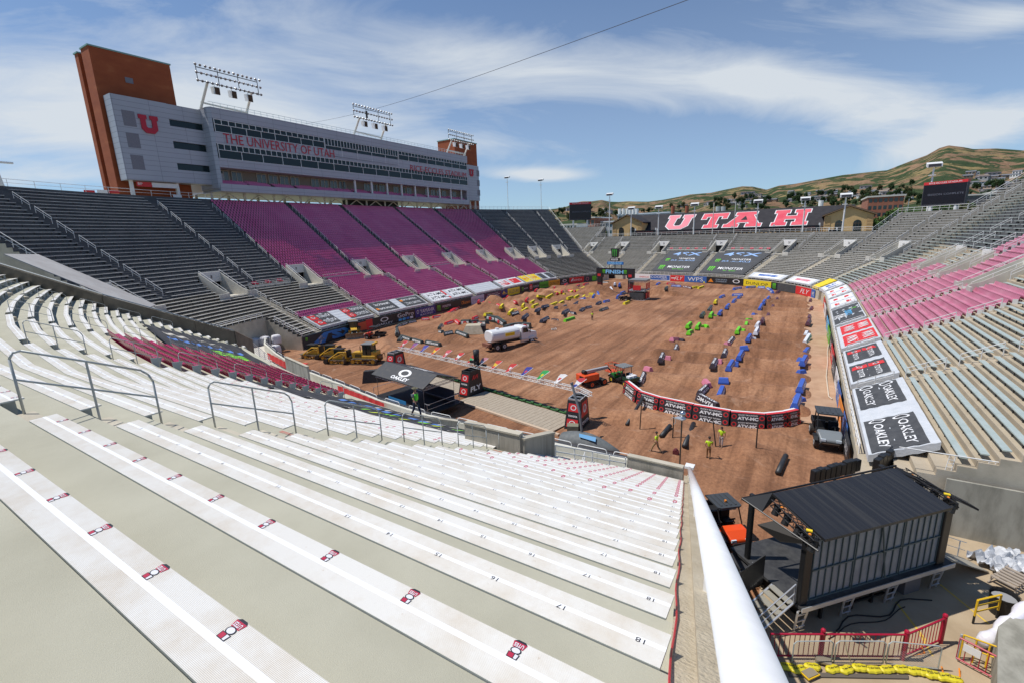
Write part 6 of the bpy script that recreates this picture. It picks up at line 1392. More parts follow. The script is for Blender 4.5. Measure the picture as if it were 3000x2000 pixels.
for (a, b, lab, pn) in ((51.8, 67.2, 'white tarpaulin with bold black off road letters', [(.02, .47, .06, .96, WHM, [T2('ATV-MC', .5, .72, .85, .3, BLM), T2('ATV-MC', .5, .28, .85, .3, BLM), ('rect', .9, 1., 0, 1, RB_)]), (.53, .98, .06, .96, WHM, [T2('ATV-MC', .5, .72, .85, .3, BLM), T2('ATV-MC', .5, .28, .85, .3, BLM)])]),
      (68.8, 80.5, 'plain pale grey tarpaulin without lettering on the left stand', []),
      (82, 94, 'white tarpaulin with two red triangular emblems', [(.02, .46, .06, .96, WHM, [('rect', .1, .9, .15, .85, RB_), T2('WIN', .5, .5, .6, .4, WHM)]), (.54, .98, .06, .96, WHM, [('rect', .1, .9, .15, .85, RB_), T2('WIN', .5, .5, .6, .4, WHM)])]),
      (95, 104.5, 'tarpaulin with two bright yellow panels', [(.02, .47, .04, .98, YELM, [T2('DUNLOP', .5, .5, .7, .3, ORM)]), (.53, .98, .04, .98, YELM, [T2('DUNLOP', .5, .5, .7, .3, ORM)])]),
      (105, 112, 'small tarpaulin with charcoal stripes next to the yellow one', [(.04, .42, .1, .9, DKB, []), (.58, .96, .1, .9, DKB, [])])): seat_tarp('L', a, b, lab, pn)
oak = [('ring', .80, .26, .42, .34, WHM), ('ring', .80, .74, .42, .34, WHM)]
tyr = [('rect', .14, .36, .05, .48, RB_), ('rect', .14, .36, .52, .95, RB_), ('ring', .25, .27, .3, .24, WHM), ('ring', .25, .73, .3, .24, WHM), T2('TOYOTA', .64, .27, .50, .16, WHM), T2('TOYOTA', .64, .73, .50, .16, WHM)]
okr = [('ring', .10, .26, .36, .46, WHM), ('ring', .10, .74, .36, .46, WHM), T2('OAKLEY', .56, .26, .72, .20, WHM), T2('OAKLEY', .56, .74, .72, .20, WHM)]
win = [T2('WIN', .5, .27, .56, .34, WHM, 0), T2('WIN', .5, .75, .56, .34, WHM, 0)]
seat_tarp('F', 210.3, 224.8, 'grey tarpaulin with two black panels with white ring logos, nearest on the right', [(.02, .41, .05, .86, DKB, okr), (.59, .99, .05, .86, DKB, okr)], jr=(.5, 4.6))
seat_tarp('F', 195.3, 208.8, 'grey tarpaulin with black panels and red strips on the right stand', [(.04, .44, .05, .86, DKB, tyr), (.54, .95, .05, .86, DKB, tyr)], jr=(.5, 4.6))
seat_tarp('F', 180.3, 193.7, 'grey tarpaulin with four red panels and white slanted letters', [(.05, .46, .10, .95, RB_, win), (.54, .95, .10, .95, RB_, win)], jr=(.4, 4.8))
seat_tarp('F', 164.3, 178.7, 'black tarpaulin with green claw and blue lettering on the right stand', [(.04, .96, .04, .96, DKB, [T2('MONSTER', .6, .25, .2, .5, WHM), T2('SUPERCROSS', .5, .55, .35, .25, CYB), ('claw', .3, .75, .9, GREM)])])
seat_tarp('F', 150.8, 162.7, 'white tarpaulin with small red emblems on the right stand, nearer one', [(.05, .45, .06, .94, WHM, [('rect', .3, .7, .15, .35, RB_), ('rect', .3, .7, .65, .85, RB_)]), (.55, .95, .06, .94, WHM, [('rect', .3, .7, .15, .35, RB_), ('rect', .3, .7, .65, .85, RB_)])])
seat_tarp('F', 137.8, 149.2, 'white tarpaulin with small red emblems on the right stand, farther one', [(.05, .45, .06, .94, WHM, [('rect', .3, .7, .15, .35, RB_), ('rect', .3, .7, .65, .85, RB_)]), (.55, .95, .06, .94, WHM, [('rect', .3, .7, .15, .35, RB_), ('rect', .3, .7, .65, .85, RB_)])])
seat_tarp('F', 130.5, 136.2, 'white tarpaulin with dark blue emblems at the right far corner', [(.1, .9, .1, .9, WHM, [('rect', .1, .4, .2, .8, BLB), ('rect', .6, .9, .2, .8, BLB)])])
seat_tarp('F', 125.8, 129.5, 'yellow tarpaulin strip at the right far corner', [], bgm=YELM)
for i, (a, b) in enumerate(((99.5, 111.5), (113.5, 124))): seat_tarp('F', a, b, 'pale tarpaulin with %s marks at the bend of the far stand' % ('blue' if i == 0 else 'faint pink'), [(.1, .9, .1, .9, WHM, [('rect', .15, .85, .3, .7, BLB if i == 0 else mat('pink_print', (.6, .2, .25)))])], jr=(.3, 3.2))
sxm = mat('far_blue', (.30, .48, .80), .6)
for i, (s0, s1) in enumerate(((65.5, 80.3), (82.8, 97.2))):
 if i == 0:
  for q in (0,): pass
 seat_tarp('F', s0, s1, 'large charcoal banner with blue and green logos on the far stand, %s one' % ('left', 'right')[i], [(.04, .96, .02, .98, DKB, [T2('4SX', .52, .86, .74, .16, sxm), ('claw', .13, .55, 1.9, GREM), T2('MONSTER', .62, .62, .42, .06, WHM), T2('SUPERCROSS', .55, .53, .62, .07, sxm), ('claw', .15, .17, 2.5, GREM), T2('MONSTER', .60, .20, .58, .10, WHM), T2('ENERGY', .62, .10, .3, .04, GREM)])], bgm=DKB, jr=(1.2, 17.0))
# ================= THINGS ON THE TRACK =================
def solid(name, c, rough=.5, **k): return mat(name, c, rough, **k)
TC = {'G': (solid('block_green', (.17, .62, .02)), 'bright green', BLM, 'Kawasaki'), 'B': (solid('block_blue', (.05, .12, .48)), 'blue', WHM, 'YAMAHA'), 'Y': (solid('block_yellow', (.80, .66, .02)), 'yellow', BLM, 'SUZUKI'),
      'R': (solid('block_red', (.62, .03, .04)), 'red', WHM, 'HONDA'), 'H': (solid('block_white', (.72, .73, .78)), 'white', BLB, 'WPS'), 'W': (solid('block_black_white', (.05, .04, .05)), 'black and white lettered', WHM, 'ATV-MC'),
      'K': (solid('block_pink_end', (.60, .20, .28)), 'pink ended', WHM, ''), 'D': (solid('block_charcoal', (.055, .07, .065)), 'charcoal', WHM, 'MONSTER'), 'M': (solid('block_maroon', (.11, .04, .06)), 'maroon and white', WHM, 'FLY'), 'N': (solid('block_navy', (.03, .04, .07)), 'dark navy', WHM, 'FOX')}
tmT = {k: (text_mesh(v[3], 1., offset=.03) if v[3] else None) for k, v in TC.items()}
def tuff(a, b, c, label, grp, w_=.7, h=.55, z=None):
 d = b - a; L_ = max(1.1, min(d.length * 1.12, 3.6)); m_ = (a + b) / 2; mb = MB(); t0 = .16
 l0, l1 = L_ / 2, L_ / 2 - .08; w0, w1 = w_ / 2, w_ / 2 - t0
 mb.sec([[(-l0, -w0, -.1), (l0, -w0, -.1), (l0, w0, -.1), (-l0, w0, -.1)], [(-l0, -w0, .08), (l0, -w0, .08), (l0, w0, .08), (-l0, w0, .08)], [(-l1, -w1, h), (l1, -w1, h), (l1, w1, h), (-l1, w1, h)]])
 me = tmT[c]
 if me is not None and L_ > 1.4:
  xs = [v.co.x for v in me.vertices]; ys = [v.co.y for v in me.vertices]; cx, cy, wx, wy = (max(xs) + min(xs)) / 2, (max(ys) + min(ys)) / 2, max(xs) - min(xs), max(ys) - min(ys)
  sl = math.atan2(t0, h - .08)
  for sgn in (-1, 1):
   def fx(v):
    u = (v.x - cx) / wx * L_ * .80 * -sgn * -1; q = (v.y - cy) / wy * h * .52 + h * .52
    yy = w0 - t0 * (q - .08) / (h - .08) + .012; return (u if sgn < 0 else -u, -yy if sgn < 0 else yy, q)
   add_mesh(mb, me, fx, 1)
  if c == 'W':
   add_mesh(mb, me, lambda v: (-(v.x - cx) / wx * L_ * .8, -(v.y - cy) / wy * w1 * 1.4, h + .006), 1)
 o = mb.build('track_block', [TC[c][0], TC[c][2]]); o.location = (m_.x, m_.y, (H(m_.x, m_.y) if z is None else z) + .02); ang = math.atan2(d.y, d.x); o.rotation_euler = (0, -max(-.22, min(.22, math.atan2(b.z - a.z, max(.5, d.length)))), ang)
 return tag(o, label, 'track block', grp)
def lane(items, off, k, where, grp, **kw):
 seen = {}
 for (x0, y0, x1, y1, c) in items:
  a = GD(off[0] + x0 * k, off[1] + y0 * k); b = GD(off[0] + x1 * k, off[1] + y1 * k)
  seen[c] = seen.get(c, 0) + 1; n_ = ORD[seen[c] - 1]
  tuff(a, b, c, '%s block, %s of its colour %s' % (TC[c][1], n_, where), grp, **kw)
z2 = ((1800, 800), .3828); z5 = ((1300, 520), .3061); z6 = ((1900, 400), .3061); z8 = ((780, 880), .2551)
lane([(195, 845, 228, 765, 'W'), (236, 740, 280, 752, 'K'), (340, 708, 378, 640, 'W'), (385, 630, 420, 632, 'K'), (455, 600, 485, 540, 'W'), (436, 535, 485, 500, 'K'), (495, 525, 530, 500, 'W'), (562, 478, 595, 470, 'G'), (548, 450, 588, 418, 'G'), (622, 465, 656, 418, 'G'), (652, 410, 678, 402, 'G'), (690, 415, 715, 396, 'G'), (725, 370, 752, 330, 'G'), (745, 322, 775, 315, 'G'), (655, 348, 690, 322, 'D'), (715, 288, 745, 270, 'D'), (758, 248, 788, 230, 'Y'), (810, 195, 838, 183, 'B')], *z2, 'along the left edge of the middle whoops', 'blocks left of the middle whoops')
lane([(793, 325, 828, 285, 'B'), (850, 278, 882, 245, 'B'), (900, 238, 930, 208, 'B'), (940, 205, 970, 180, 'B'), (905, 178, 978, 176, 'B'), (912, 132, 968, 122, 'B'), (1015, 118, 1073, 114, 'B'), (1100, 118, 1152, 120, 'B'), (1165, 122, 1205, 140, 'B'), (1195, 142, 1218, 165, 'B')], *z2, 'round the far bend of the middle whoops', 'blocks round the far bend')
lane([(650, 930, 706, 840, 'W'), (690, 828, 722, 840, 'K'), (738, 780, 778, 702, 'W'), (775, 685, 808, 688, 'K'), (828, 650, 856, 580, 'W'), (850, 568, 880, 535, 'K'), (870, 525, 908, 505, 'W'), (930, 488, 960, 435, 'G'), (945, 430, 998, 428, 'G'), (1000, 420, 1018, 362, 'G'), (1015, 345, 1048, 343, 'G'), (1060, 350, 1088, 305, 'B'), (1105, 300, 1128, 255, 'B'), (1130, 250, 1158, 218, 'B'), (1165, 215, 1190, 185, 'B')], *z2, 'along the right edge of the middle whoops', 'blocks right of the middle whoops')
lane([(645, 972, 785, 992, 'W')], *z2, 'across the near end of the middle whoops', 'blocks at the near end', h=.75)
lane([(790, 945, 836, 840, 'B'), (815, 842, 855, 848, 'B'), (858, 790, 910, 705, 'B'), (895, 702, 935, 705, 'B'), (940, 675, 985, 600, 'B'), (975, 592, 1010, 592, 'B'), (1010, 560, 1042, 505, 'B'), (1040, 497, 1068, 500, 'H'), (1068, 498, 1100, 450, 'H'), (1082, 445, 1108, 402, 'H'), (1120, 400, 1142, 345, 'M'), (1155, 345, 1190, 290, 'M'), (1195, 275, 1225, 240, 'M'), (1235, 225, 1252, 185, 'M'), (1240, 160, 1262, 145, 'M')], *z2, 'along the left edge of the right whoops', 'blocks left of the right whoops')
lane([(1362, 1105, 1408, 980, 'B'), (1398, 962, 1438, 955, 'B'), (1408, 920, 1446, 830, 'B'), (1412, 775, 1446, 770, 'B'), (1427, 750, 1460, 690, 'B'), (1422, 650, 1452, 645, 'B'), (1450, 625, 1485, 560, 'B'), (1455, 545, 1488, 505, 'H'), (1452, 490, 1480, 440, 'H'), (1470, 430, 1495, 375, 'M'), (1480, 360, 1500, 320, 'M'), (1490, 310, 1520, 260, 'M'), (1490, 240, 1508, 195, 'M'), (1510, 185, 1535, 150, 'M')], *z2, 'along the right edge of the right whoops', 'blocks right of the right whoops')
lane([(395, 1325, 455, 1285, 'Y'), (520, 1290, 590, 1260, 'Y'), (628, 1262, 695, 1230, 'Y'), (725, 1242, 790, 1208, 'Y'), (815, 1215, 880, 1180, 'Y'), (900, 1190, 960, 1162, 'Y'), (985, 1165, 1040, 1140, 'Y'), (1065, 1145, 1110, 1125, 'Y'), (1135, 1125, 1180, 1105, 'Y'), (1205, 1110, 1240, 1090, 'Y'), (1270, 1092, 1300, 1075, 'Y'), (1320, 1078, 1345, 1065, 'Y')], *z5, 'in the upper yellow row on the left rhythm lane', 'yellow blocks, upper row')
lane([(560, 1375, 600, 1358, 'Y'), (625, 1345, 660, 1322, 'Y'), (740, 1308, 810, 1278, 'Y'), (840, 1280, 910, 1250, 'Y'), (935, 1258, 1005, 1225, 'Y'), (1020, 1230, 1085, 1200, 'Y'), (1095, 1205, 1155, 1178, 'Y'), (1180, 1180, 1235, 1155, 'Y'), (1255, 1155, 1290, 1140, 'Y'), (1320, 1145, 1350, 1125, 'Y'), (1360, 1130, 1395, 1110, 'Y'), (1400, 1118, 1435, 1100, 'Y')], *z5, 'in the lower yellow row on the left rhythm lane', 'yellow blocks, lower row')
lane([(655, 1375, 720, 1348, 'N'), (752, 1338, 808, 1330, 'N'), (870, 1315, 930, 1290, 'N'), (945, 1285, 998, 1276, 'N'), (1052, 1262, 1102, 1235, 'N'), (1130, 1235, 1175, 1226, 'N'), (1243, 1208, 1290, 1185, 'N'), (1310, 1180, 1350, 1170, 'B')], *z5, 'in the dark row below the yellow blocks', 'dark blocks, upper row')
lane([(930, 1410, 1000, 1380, 'N'), (1030, 1380, 1095, 1368, 'N'), (1138, 1342, 1195, 1315, 'N'), (1205, 1308, 1257, 1298, 'N'), (1300, 1285, 1345, 1262, 'N'), (1360, 1258, 1410, 1248, 'N'), (1462, 1225, 1505, 1203, 'N'), (1535, 1200, 1580, 1190, 'B'), (1490, 1288, 1575, 1260, 'D'), (1148, 1386, 1255, 1352, 'G'), (1712, 1225, 1785, 1198, 'Y')], *z5, 'in the lowest row beside the open dirt', 'dark blocks, lower row')
lane([(8, 1330, 60, 1300, 'R'), (62, 1298, 110, 1270, 'R'), (112, 1268, 165, 1230, 'R'), (280, 1322, 318, 1290, 'R'), (320, 1288, 358, 1250, 'R'), (360, 1248, 400, 1205, 'R'), (410, 1190, 470, 1182, 'R'), (545, 1200, 590, 1170, 'R'), (592, 1168, 632, 1135, 'R'), (500, 1270, 560, 1232, 'R'), (420, 1225, 500, 1265, 'R'), (640, 1208, 740, 1225, 'R'), (772, 1200, 815, 1150, 'R'), (865, 1115, 905, 1095, 'R'), (1045, 1075, 1075, 1050, 'R'), (1060, 1120, 1095, 1100, 'R'), (1110, 1105, 1150, 1097, 'R'), (1155, 1040, 1190, 1026, 'R'), (1200, 1085, 1258, 1072, 'R'), (1265, 1060, 1300, 1045, 'R'), (1335, 1035, 1385, 1022, 'R'), (20, 1412, 85, 1390, 'R'), (118, 1382, 150, 1366, 'R')], *z5, 'among the red blocks by the left wall', 'red blocks on the left jumps')
lane([(1415, 1160, 1455, 1120, 'B'), (1458, 1115, 1500, 1068, 'B'), (1645, 1178, 1690, 1135, 'B'), (1692, 1130, 1735, 1078, 'B'), (1660, 1070, 1700, 1025, 'B')], *z5, 'beside the finish jump', 'blue blocks at the finish', h=.8)
lane([(1625, 268, 1715, 252, 'D'), (1548, 295, 1610, 272, 'D'), (1500, 330, 1538, 300, 'D'), (1495, 388, 1508, 345, 'D'), (1512, 402, 1562, 424, 'D'), (1570, 432, 1665, 462, 'D'), (1688, 462, 1790, 492, 'D'), (1820, 492, 2020, 532, 'D'), (1970, 345, 2032, 292, 'D'), (1985, 378, 2040, 396, 'D'), (2045, 398, 2145, 412, 'D'), (2190, 418, 2310, 432, 'D'), (1790, 232, 1870, 228, 'R'), (1915, 207, 2000, 197, 'R'), (2048, 187, 2095, 168, 'R'), (2098, 165, 2150, 135, 'R'), (2152, 130, 2200, 100, 'R'), (2202, 98, 2245, 70, 'R'), (2060, 282, 2135, 262, 'R')], *z8, 'round the near left banked turn', 'blocks round the near left turn')
lane([(180, 1418, 248, 1415, 'R'), (220, 1440, 262, 1441, 'B'), (266, 1441, 310, 1442, 'B'), (330, 1443, 372, 1443, 'M'), (376, 1443, 416, 1440, 'M'), (422, 1436, 472, 1436, 'Y'), (476, 1436, 525, 1435, 'Y'), (80, 1425, 105, 1412, 'B'), (530, 1405, 630, 1405, 'Y'), (145, 1500, 190, 1490, 'D')], *z6, 'in front of the far wall', 'blocks before the far wall')
lane([(600, 1040, 650, 1036, 'D'), (1580, 1015, 1600, 1012, 'D'), (1520, 1012, 1578, 1016, 'D'), (1590, 1062, 1620, 1050, 'H'), (1622, 1052, 1648, 1040, 'H')][2:], *z5, 'under the finish arch', 'blocks under the arch')
for i in range(8):
 a = GD(1300 + (175 + i * 82) * .3061, 520 + (1352 + i * 9) * .3061 + 6); b = GD(1300 + (175 + i * 82 + 78) * .3061, 520 + (1352 + (i + 1) * 9) * .3061 + 6)
 t_ = tuff(a, b, 'D', 'grey padded barrier segment with red panel, %s from the left' % ORD[i], 'long grey barrier at the left bend', w_=1.0, h=1.0)
 q = MB(); d = (b - a); L_ = min(3.4, d.length); q.bx(-.3, .35, -.52, -.44, .15, .75); q.build('red_panel', REDM, t_)
arc = [(95, 905, 188, 985), (190, 990, 350, 1040), (352, 1042, 600, 1098), (603, 1100, 880, 1152), (884, 1153, 1140, 1178), (1142, 1178, 1292, 1160), (1294, 1160, 1382, 1138)]
BKC = solid('lettered_black', (.035, .03, .035))
tmA = text_mesh('ATV-MC', 1., offset=.05); tmR = text_mesh('ROCKY MOUNTAIN', 1., offset=.02)
def fit(me, fn, w_, h_):
 xs = [v.co.x for v in me.vertices]; ys = [v.co.y for v in me.vertices]; cx, cy, wx, wy = (max(xs) + min(xs)) / 2, (max(ys) + min(ys)) / 2, max(xs) - min(xs), max(ys) - min(ys)
 return lambda v: fn((v.x - cx) / wx * w_, (v.y - cy) / wy * h_)
for i, (x0, y0, x1, y1) in enumerate(arc):
 a = GD(1800 + x0 * .3828, 800 + y0 * .3828); b = GD(1800 + x1 * .3828, 800 + y1 * .3828); d = b - a; L_ = d.length; m_ = (a + b) / 2; t_ = thing('lettered_barrier', 'black lettered barrier of two stacked blocks, %s from the left' % ORD[i], 'barrier', (m_.x, m_.y, min(a.z, b.z) - .05), math.atan2(d.y, d.x), 'lettered barriers of the near bend')
 hh = .68
 for lv in (0, 1):
  w0, w1 = (.52, .42) if lv == 0 else (.42, .30); mb = MB(); z0 = lv * (hh + .01); mb.sec([[(-L_ / 2, -w0, z0), (L_ / 2, -w0, z0), (L_ / 2, w0, z0), (-L_ / 2, w0, z0)], [(-L_ / 2, -w1, z0 + hh), (L_ / 2, -w1, z0 + hh), (L_ / 2, w1, z0 + hh), (-L_ / 2, w1, z0 + hh)]])
  f = lambda x, y: (x, -(w0 - (w0 - w1) * (y / hh + .5)) - .012, z0 + hh / 2 + y)
  mb.k = 1; add_mesh(mb, tmA, fit(tmA, lambda x, y: f(x, y - .12), L_ * .62, .30), 1); add_mesh(mb, tmR, fit(tmR, lambda x, y: f(x, y + .18), L_ * .56, .13), 1)
  for sx in (-1, 1):
   n_ = 12; mb.face([f(sx * L_ * .41 + .22 * math.cos(2 * math.pi * q / n_), .22 * math.sin(2 * math.pi * q / n_)) for q in range(n_)], 2); mb.face([tuple(Vector(f(sx * L_ * .41 + .14 * math.cos(2 * math.pi * q / n_), .14 * math.sin(2 * math.pi * q / n_))) - Vector((0, .004, 0))) for q in range(n_)], 0)
  if lv: mb.face([(-L_ / 2, -w1 + .02, 2 * hh + .016), (L_ / 2, -w1 + .02, 2 * hh + .016), (L_ / 2, .06, 2 * hh + .016), (-L_ / 2, .06, 2 * hh + .016)], 2); mb.face([(-L_ / 2, .06, 2 * hh + .016), (L_ / 2, .06, 2 * hh + .016), (L_ / 2, w1 - .02, 2 * hh + .016), (-L_ / 2, w1 - .02, 2 * hh + .016)], 1)
  mb.build('block', [BKC, WHM, REDM], t_)
for i, ((bx, by), (tx, ty)) in enumerate([((195, 1165), (208, 985)), ((445, 1255), (456, 1085)), ((780, 1325), (752, 1105)), ((1085, 1335), (1098, 1145))]):
 a = GD(1800 + bx * .3828, 800 + by * .3828); tp = AY(1800 + tx * .3828, 800 + ty * .3828, a.y); tag(MB().tube(a - Vector((0, 0, .3)), tp, .055, 6, .05).build('timber_post', solid('dark_timber', (.035, .025, .02), .8)), 'dark slim post in the dirt before the lettered barrier, %s from the left' % ORD[i], 'post', 'dark posts before the lettered barrier')
TUBE = solid('black_tube_pad', (.025, .026, .028), .5)
for (x0, y0, x1, y1, r_, z1, lab) in ((95, 1148, 240, 985, .16, .9, 'long black tube pad leaning on the lettered barrier'), (358, 1262, 425, 1180, .2, .1, 'short black tube pad lying behind the walking worker'), (535, 1340, 605, 1165, .21, .1, 'black tube pad lying behind the street sign'), (1250, 1545, 1310, 1412, .2, .1, 'black tube pad lying alone near the stage')):
 a = GD(1800 + x0 * .3828, 800 + y0 * .3828); b = GD(1800 + x1 * .3828, 800 + y1 * .3828); a.z += r_; b.z += r_ + (z1 if z1 > .5 else 0)
 tag(MB().tube(a, b, r_, 12).build('tube_pad', TUBE, smooth=True), lab, 'tube pad')
p = GD(1800 + 470 * .3828, 800 + 1380 * .3828); tag(MB().bx(p.x - .22, p.x + .22, p.y - .15, p.y + .15, p.z, p.z + .3).ball((p.x, p.y, p.z + .34), .17).build('backpack', solid('dark_red_cloth', (.12, .02, .025), .8)), 'small dark red bag on the dirt between two workers', 'bag')
pyl = [(1175, 1080, 'first'), (1372, 1159, 'second'), (1706, 1262, 'third')]
GX = Vector((12.27, -2.58, 0)).normalized(); GY = Vector((-GX.y, GX.x, 0))
P2 = Vector((-16.9, 37.6, 0)); P1 = Vector((-31.2, 40.3, 0)); P0 = Vector((-46.0, 43.2, 0))
def pylon(c, h, label, texts, big):
 t_ = thing('gate_pylon', label, 'pylon', (c.x, c.y, 0), math.atan2(GX.y, GX.x) + (.12 if not big else .25)); a0, b0, a1, b1 = .75, 1.35, .62, .85
 mb = MB(); lo = [(-a0, -b0, -.1), (a0, -b0, -.1), (a0, b0, -.1), (-a0, b0, -.1)]; hi = [(-a1, -b1 + .2, h), (a1, -b1 + .2, h), (a1, b1 + .2, h), (-a1, b1 + .2, h)]
 mb.sec([lo, hi], cap=False); mb.build('cover', solid('pylon_black', (.022, .022, .025), .5), t_)
 tp = MB();
 for (x0, x1, y0, y1) in ((-a1, a1, -b1 + .15, -b1 + .27), (-a1, a1, b1 + .13, b1 + .25), (-a1, -a1 + .1, -b1 + .2, b1 + .2), (a1 - .1, a1, -b1 + .2, b1 + .2), (-a1, a1, .15, .25)): tp.bx(x0, x1, y0, y1, h - .12, h + .02)
 tp.build('top_frame', ALU if big else TUBE, t_)
 def face_pt(side):
  if side == 'front': return lambda x, y, o=.02: (x * (a0 + (a1 - a0) * y), -b0 + (b0 - b1 + .2) * y - o, h * y)
  return lambda x, y, o=.02: (a0 + (a1 - a0) * y + o, x * (b0 + (b1 - b0) * y) + .2 * y, h * y)
 ff = face_pt('front'); fr = face_pt('right')
 for (y0, y1) in ((.60, .86), (.10, .36)):
  q = MB(); q.face([ff(-.75, y0), ff(.75, y0), ff(.75, y1), ff(-.75, y1)]); q.build('red_panel', REDM, t_); q = MB(); ring(q, lambda x, y: ff(x, y, .035), 0, (y0 + y1) / 2, .42, .085); q.build('ring_mark', WHM, t_)
 for tx, fn, x, y, w_, hh, m_ in texts(ff, fr):
  me = text_mesh(tx, 1., offset=.04); q = MB(); add_mesh(q, me, fit(me, lambda u, v: fn(x + u, y + v, .04), w_, hh), 0); q.build('lettering', m_, t_)
 if big: q = MB(); q.face([fr(-.7, .38), fr(.7, .38), fr(.7, .88), fr(-.7, .88)]); q.build('red_panel', REDM, t_); q = MB(); ring(q, lambda x, y: fr(x, y, .04), 0, .64, .40, .14); ring(q, lambda x, y: fr(x, y, .04), 0, .66, .2, .12, .3); q.build('ring_mark', WHM, t_)
 return t_
pylon(P2, 2.75, 'black start gate pylon with red panel, nearest the camera', lambda f, r: [('TOYOTA', r, 0, .18, 1.5, .12, WHM), ('TOYOTA', f, 0, .46, 1.3, .06, WHM)], True)
pylon(P1, 2.85, 'middle black start gate pylon with white and red lettering', lambda f, r: [('FLY', r, 0, .30, 1.5, .2, WHM), ('AW', r, -.05, .74, 1.1, .18, REDM), ('TOYOTA', f, 0, .50, 1.3, .06, WHM)], False)
pylon(P0, 2.7, 'far black start gate pylon with red panel behind the canopy', lambda f, r: [('TOYOTA', f, 0, .46, 1.3, .06, WHM)], True)
def truss(mb, a, b, s=.3, n=None, r_=.03, r2=.018):
 d = b - a; L_ = d.length; n = n or int(L_ / s / 1.6); u = d.normalized(); v = Vector((0, 0, 1)); w_ = u.cross(v).normalized(); v = w_.cross(u)
 C4 = [(-1, -1), (1, -1), (1, 1), (-1, 1)]; co = [[a + u * (L_ * i / n) + (w_ * x + v * y) * s / 2 for x, y in C4] for i in range(n + 1)]
 for k in range(4): mb.tube(co[0][k], co[n][k], r_, 5)
 for i in range(n):
  for k in range(4): mb.tube(co[i][k], co[i + 1][(k + 1) % 4], r2, 4, cap=False)
  mb.tube(co[i][0], co[i][1], r2, 4, cap=False)
TRW = solid('truss_white', (.74, .74, .72), .4)
t_ = thing('gate_truss', 'long white lattice truss carried over the start gate', 'truss'); hz_ = Vector((0, 0, 3.05))
pA, pB = P2 + GX * 1.1 + GY * .6 + hz_, P2 + GX * -.3 + GY * 1.1 + hz_; p0_ = P0 + GY * .8 + hz_; p1_ = P1 + GY * 1.0 + hz_
mb = MB(); truss(mb, pB, p1_, .38); truss(mb, p1_, p0_, .38); truss(mb, pB, pA, .36, 5); mb.build('lattice', TRW, t_)
FL = [('us', [(.5, .03, .05), (.7, .7, .72), (.05, .07, .3)]), ('japan', [(.75, .73, .72), (.6, .03, .05)]), ('brazil', [(.02, .35, .08), (.7, .6, .03)]), ('aus', [(.03, .04, .3), (.5, .05, .1)]), ('swiss', [(.55, .03, .03), (.75, .75, .75)]), ('ecu', [(.6, .05, .04), (.75, .5, .05)]), ('usa', [(.5, .2, .25), (.5, .5, .6)]), ('hun', [(.55, .03, .03), (.05, .35, .15)]), ('aut', [(.6, .04, .04), (.75, .75, .75)]), ('can', [(.65, .1, .12), (.75, .75, .75)]), ('ger', [(.65, .08, .03), (.8, .5, .04)]), ('nz', [(.06, .06, .35), (.2, .2, .45)]), ('gb', [(.25, .1, .3), (.5, .06, .1)]), ('den', [(.55, .03, .05), (.7, .7, .7)])]
fl_lab = ['crimson flag', 'white flag with red disc', 'green and yellow flag', 'navy flag', 'red flag with white cross', 'red and yellow flag', 'striped red and blue flag', 'red white and green flag', 'red and white banded flag', 'white and red flag', 'red and gold flag', 'dark blue flag', 'purple and red flag', 'red flag at the far end']
line = [p1_.lerp(pB, .97 - i * .152) for i in range(7)] + [p1_.lerp(p0_, .06 + i * .148) for i in range(7)]
for i, p in enumerate(line):
 t_ = thing('flag', '%s on a slanted pole, %s from the right on the truss' % (fl_lab[i], ORD[i]), 'flag', tuple(p), 0, 'flags along the white truss')
 MB().tube((-.55, -.25, -.1), (.75, .45, 1.0), .03, 6).tube((-.15, -.05, -.1), (.15, .12, .5), .02, 5).build('pole', TRW, t_)
 c = FL[i][1]; mb = MB(); A_ = Vector((.72, .43, .96)); B_ = Vector((-.25, -.05, .12));
 def fp(u, v): q = A_.lerp(B_, u); q = q + Vector((-.75 * (1 - u * .2), .1, .08 - .10 * u)) * v * (1 - .35 * u); q.z += .05 * math.sin(u * 9 + v * 5); q.y += .05 * math.sin(u * 7 + v * 4); return q
 for a_ in range(6):
  for b_ in range(6): mb.face([fp(a_ / 6, b_ / 6), fp((a_ + 1) / 6, b_ / 6), fp((a_ + 1) / 6, (b_ + 1) / 6), fp(a_ / 6, (b_ + 1) / 6)], (a_ // 2) % len(c) if i in (0, 5, 6, 7, 8, 10) else (1 if (a_ in (2, 3) and b_ in (2, 3)) else 0))
 mb.build('cloth', [solid('flag_%s_%d' % (FL[i][0], q), cc, .7) for q, cc in enumerate(c)], t_)
t_ = thing('camera_rig', 'black camera and lamp rig standing on the middle of the truss', 'camera', tuple(p1_ + GX * 0.1)); MB().tube((0, 0, .9), (0, 0, 1.9), .32, 12, .36).build('hood', TUBE, t_, smooth=True); MB().bx(-.25, .25, -.2, .2, .15, .9).bx(-.9, -.3, -.12, .12, .35, .6).bx(.3, 1.3, -.12, .12, .1, .35).tube((0, 0, -.1), (0, 0, .3), .1, 6).build('body', BLACK, t_); MB().tube((.1, -.2, .5), (.4, -.5, .55), .12, 8).build('lens', BLACK, t_)
def gp(x, y, z=0.): return P2 + GX * x + GY * y + Vector((0, 0, z))
t_ = thing('start_gate', 'low green and black start gate bar along the dirt edge', 'gate');
MB().sec([[gp(-.6, 1.5, .05), gp(-.6, 1.75, .05), gp(-.6, 1.75, .28), gp(-.6, 1.5, .28)], [gp(-30, .9 + .9, .05), gp(-30, 2.05, .05), gp(-30, 2.05, .28), gp(-30, 1.8, .28)]]).build('bar', BLACK, t_)
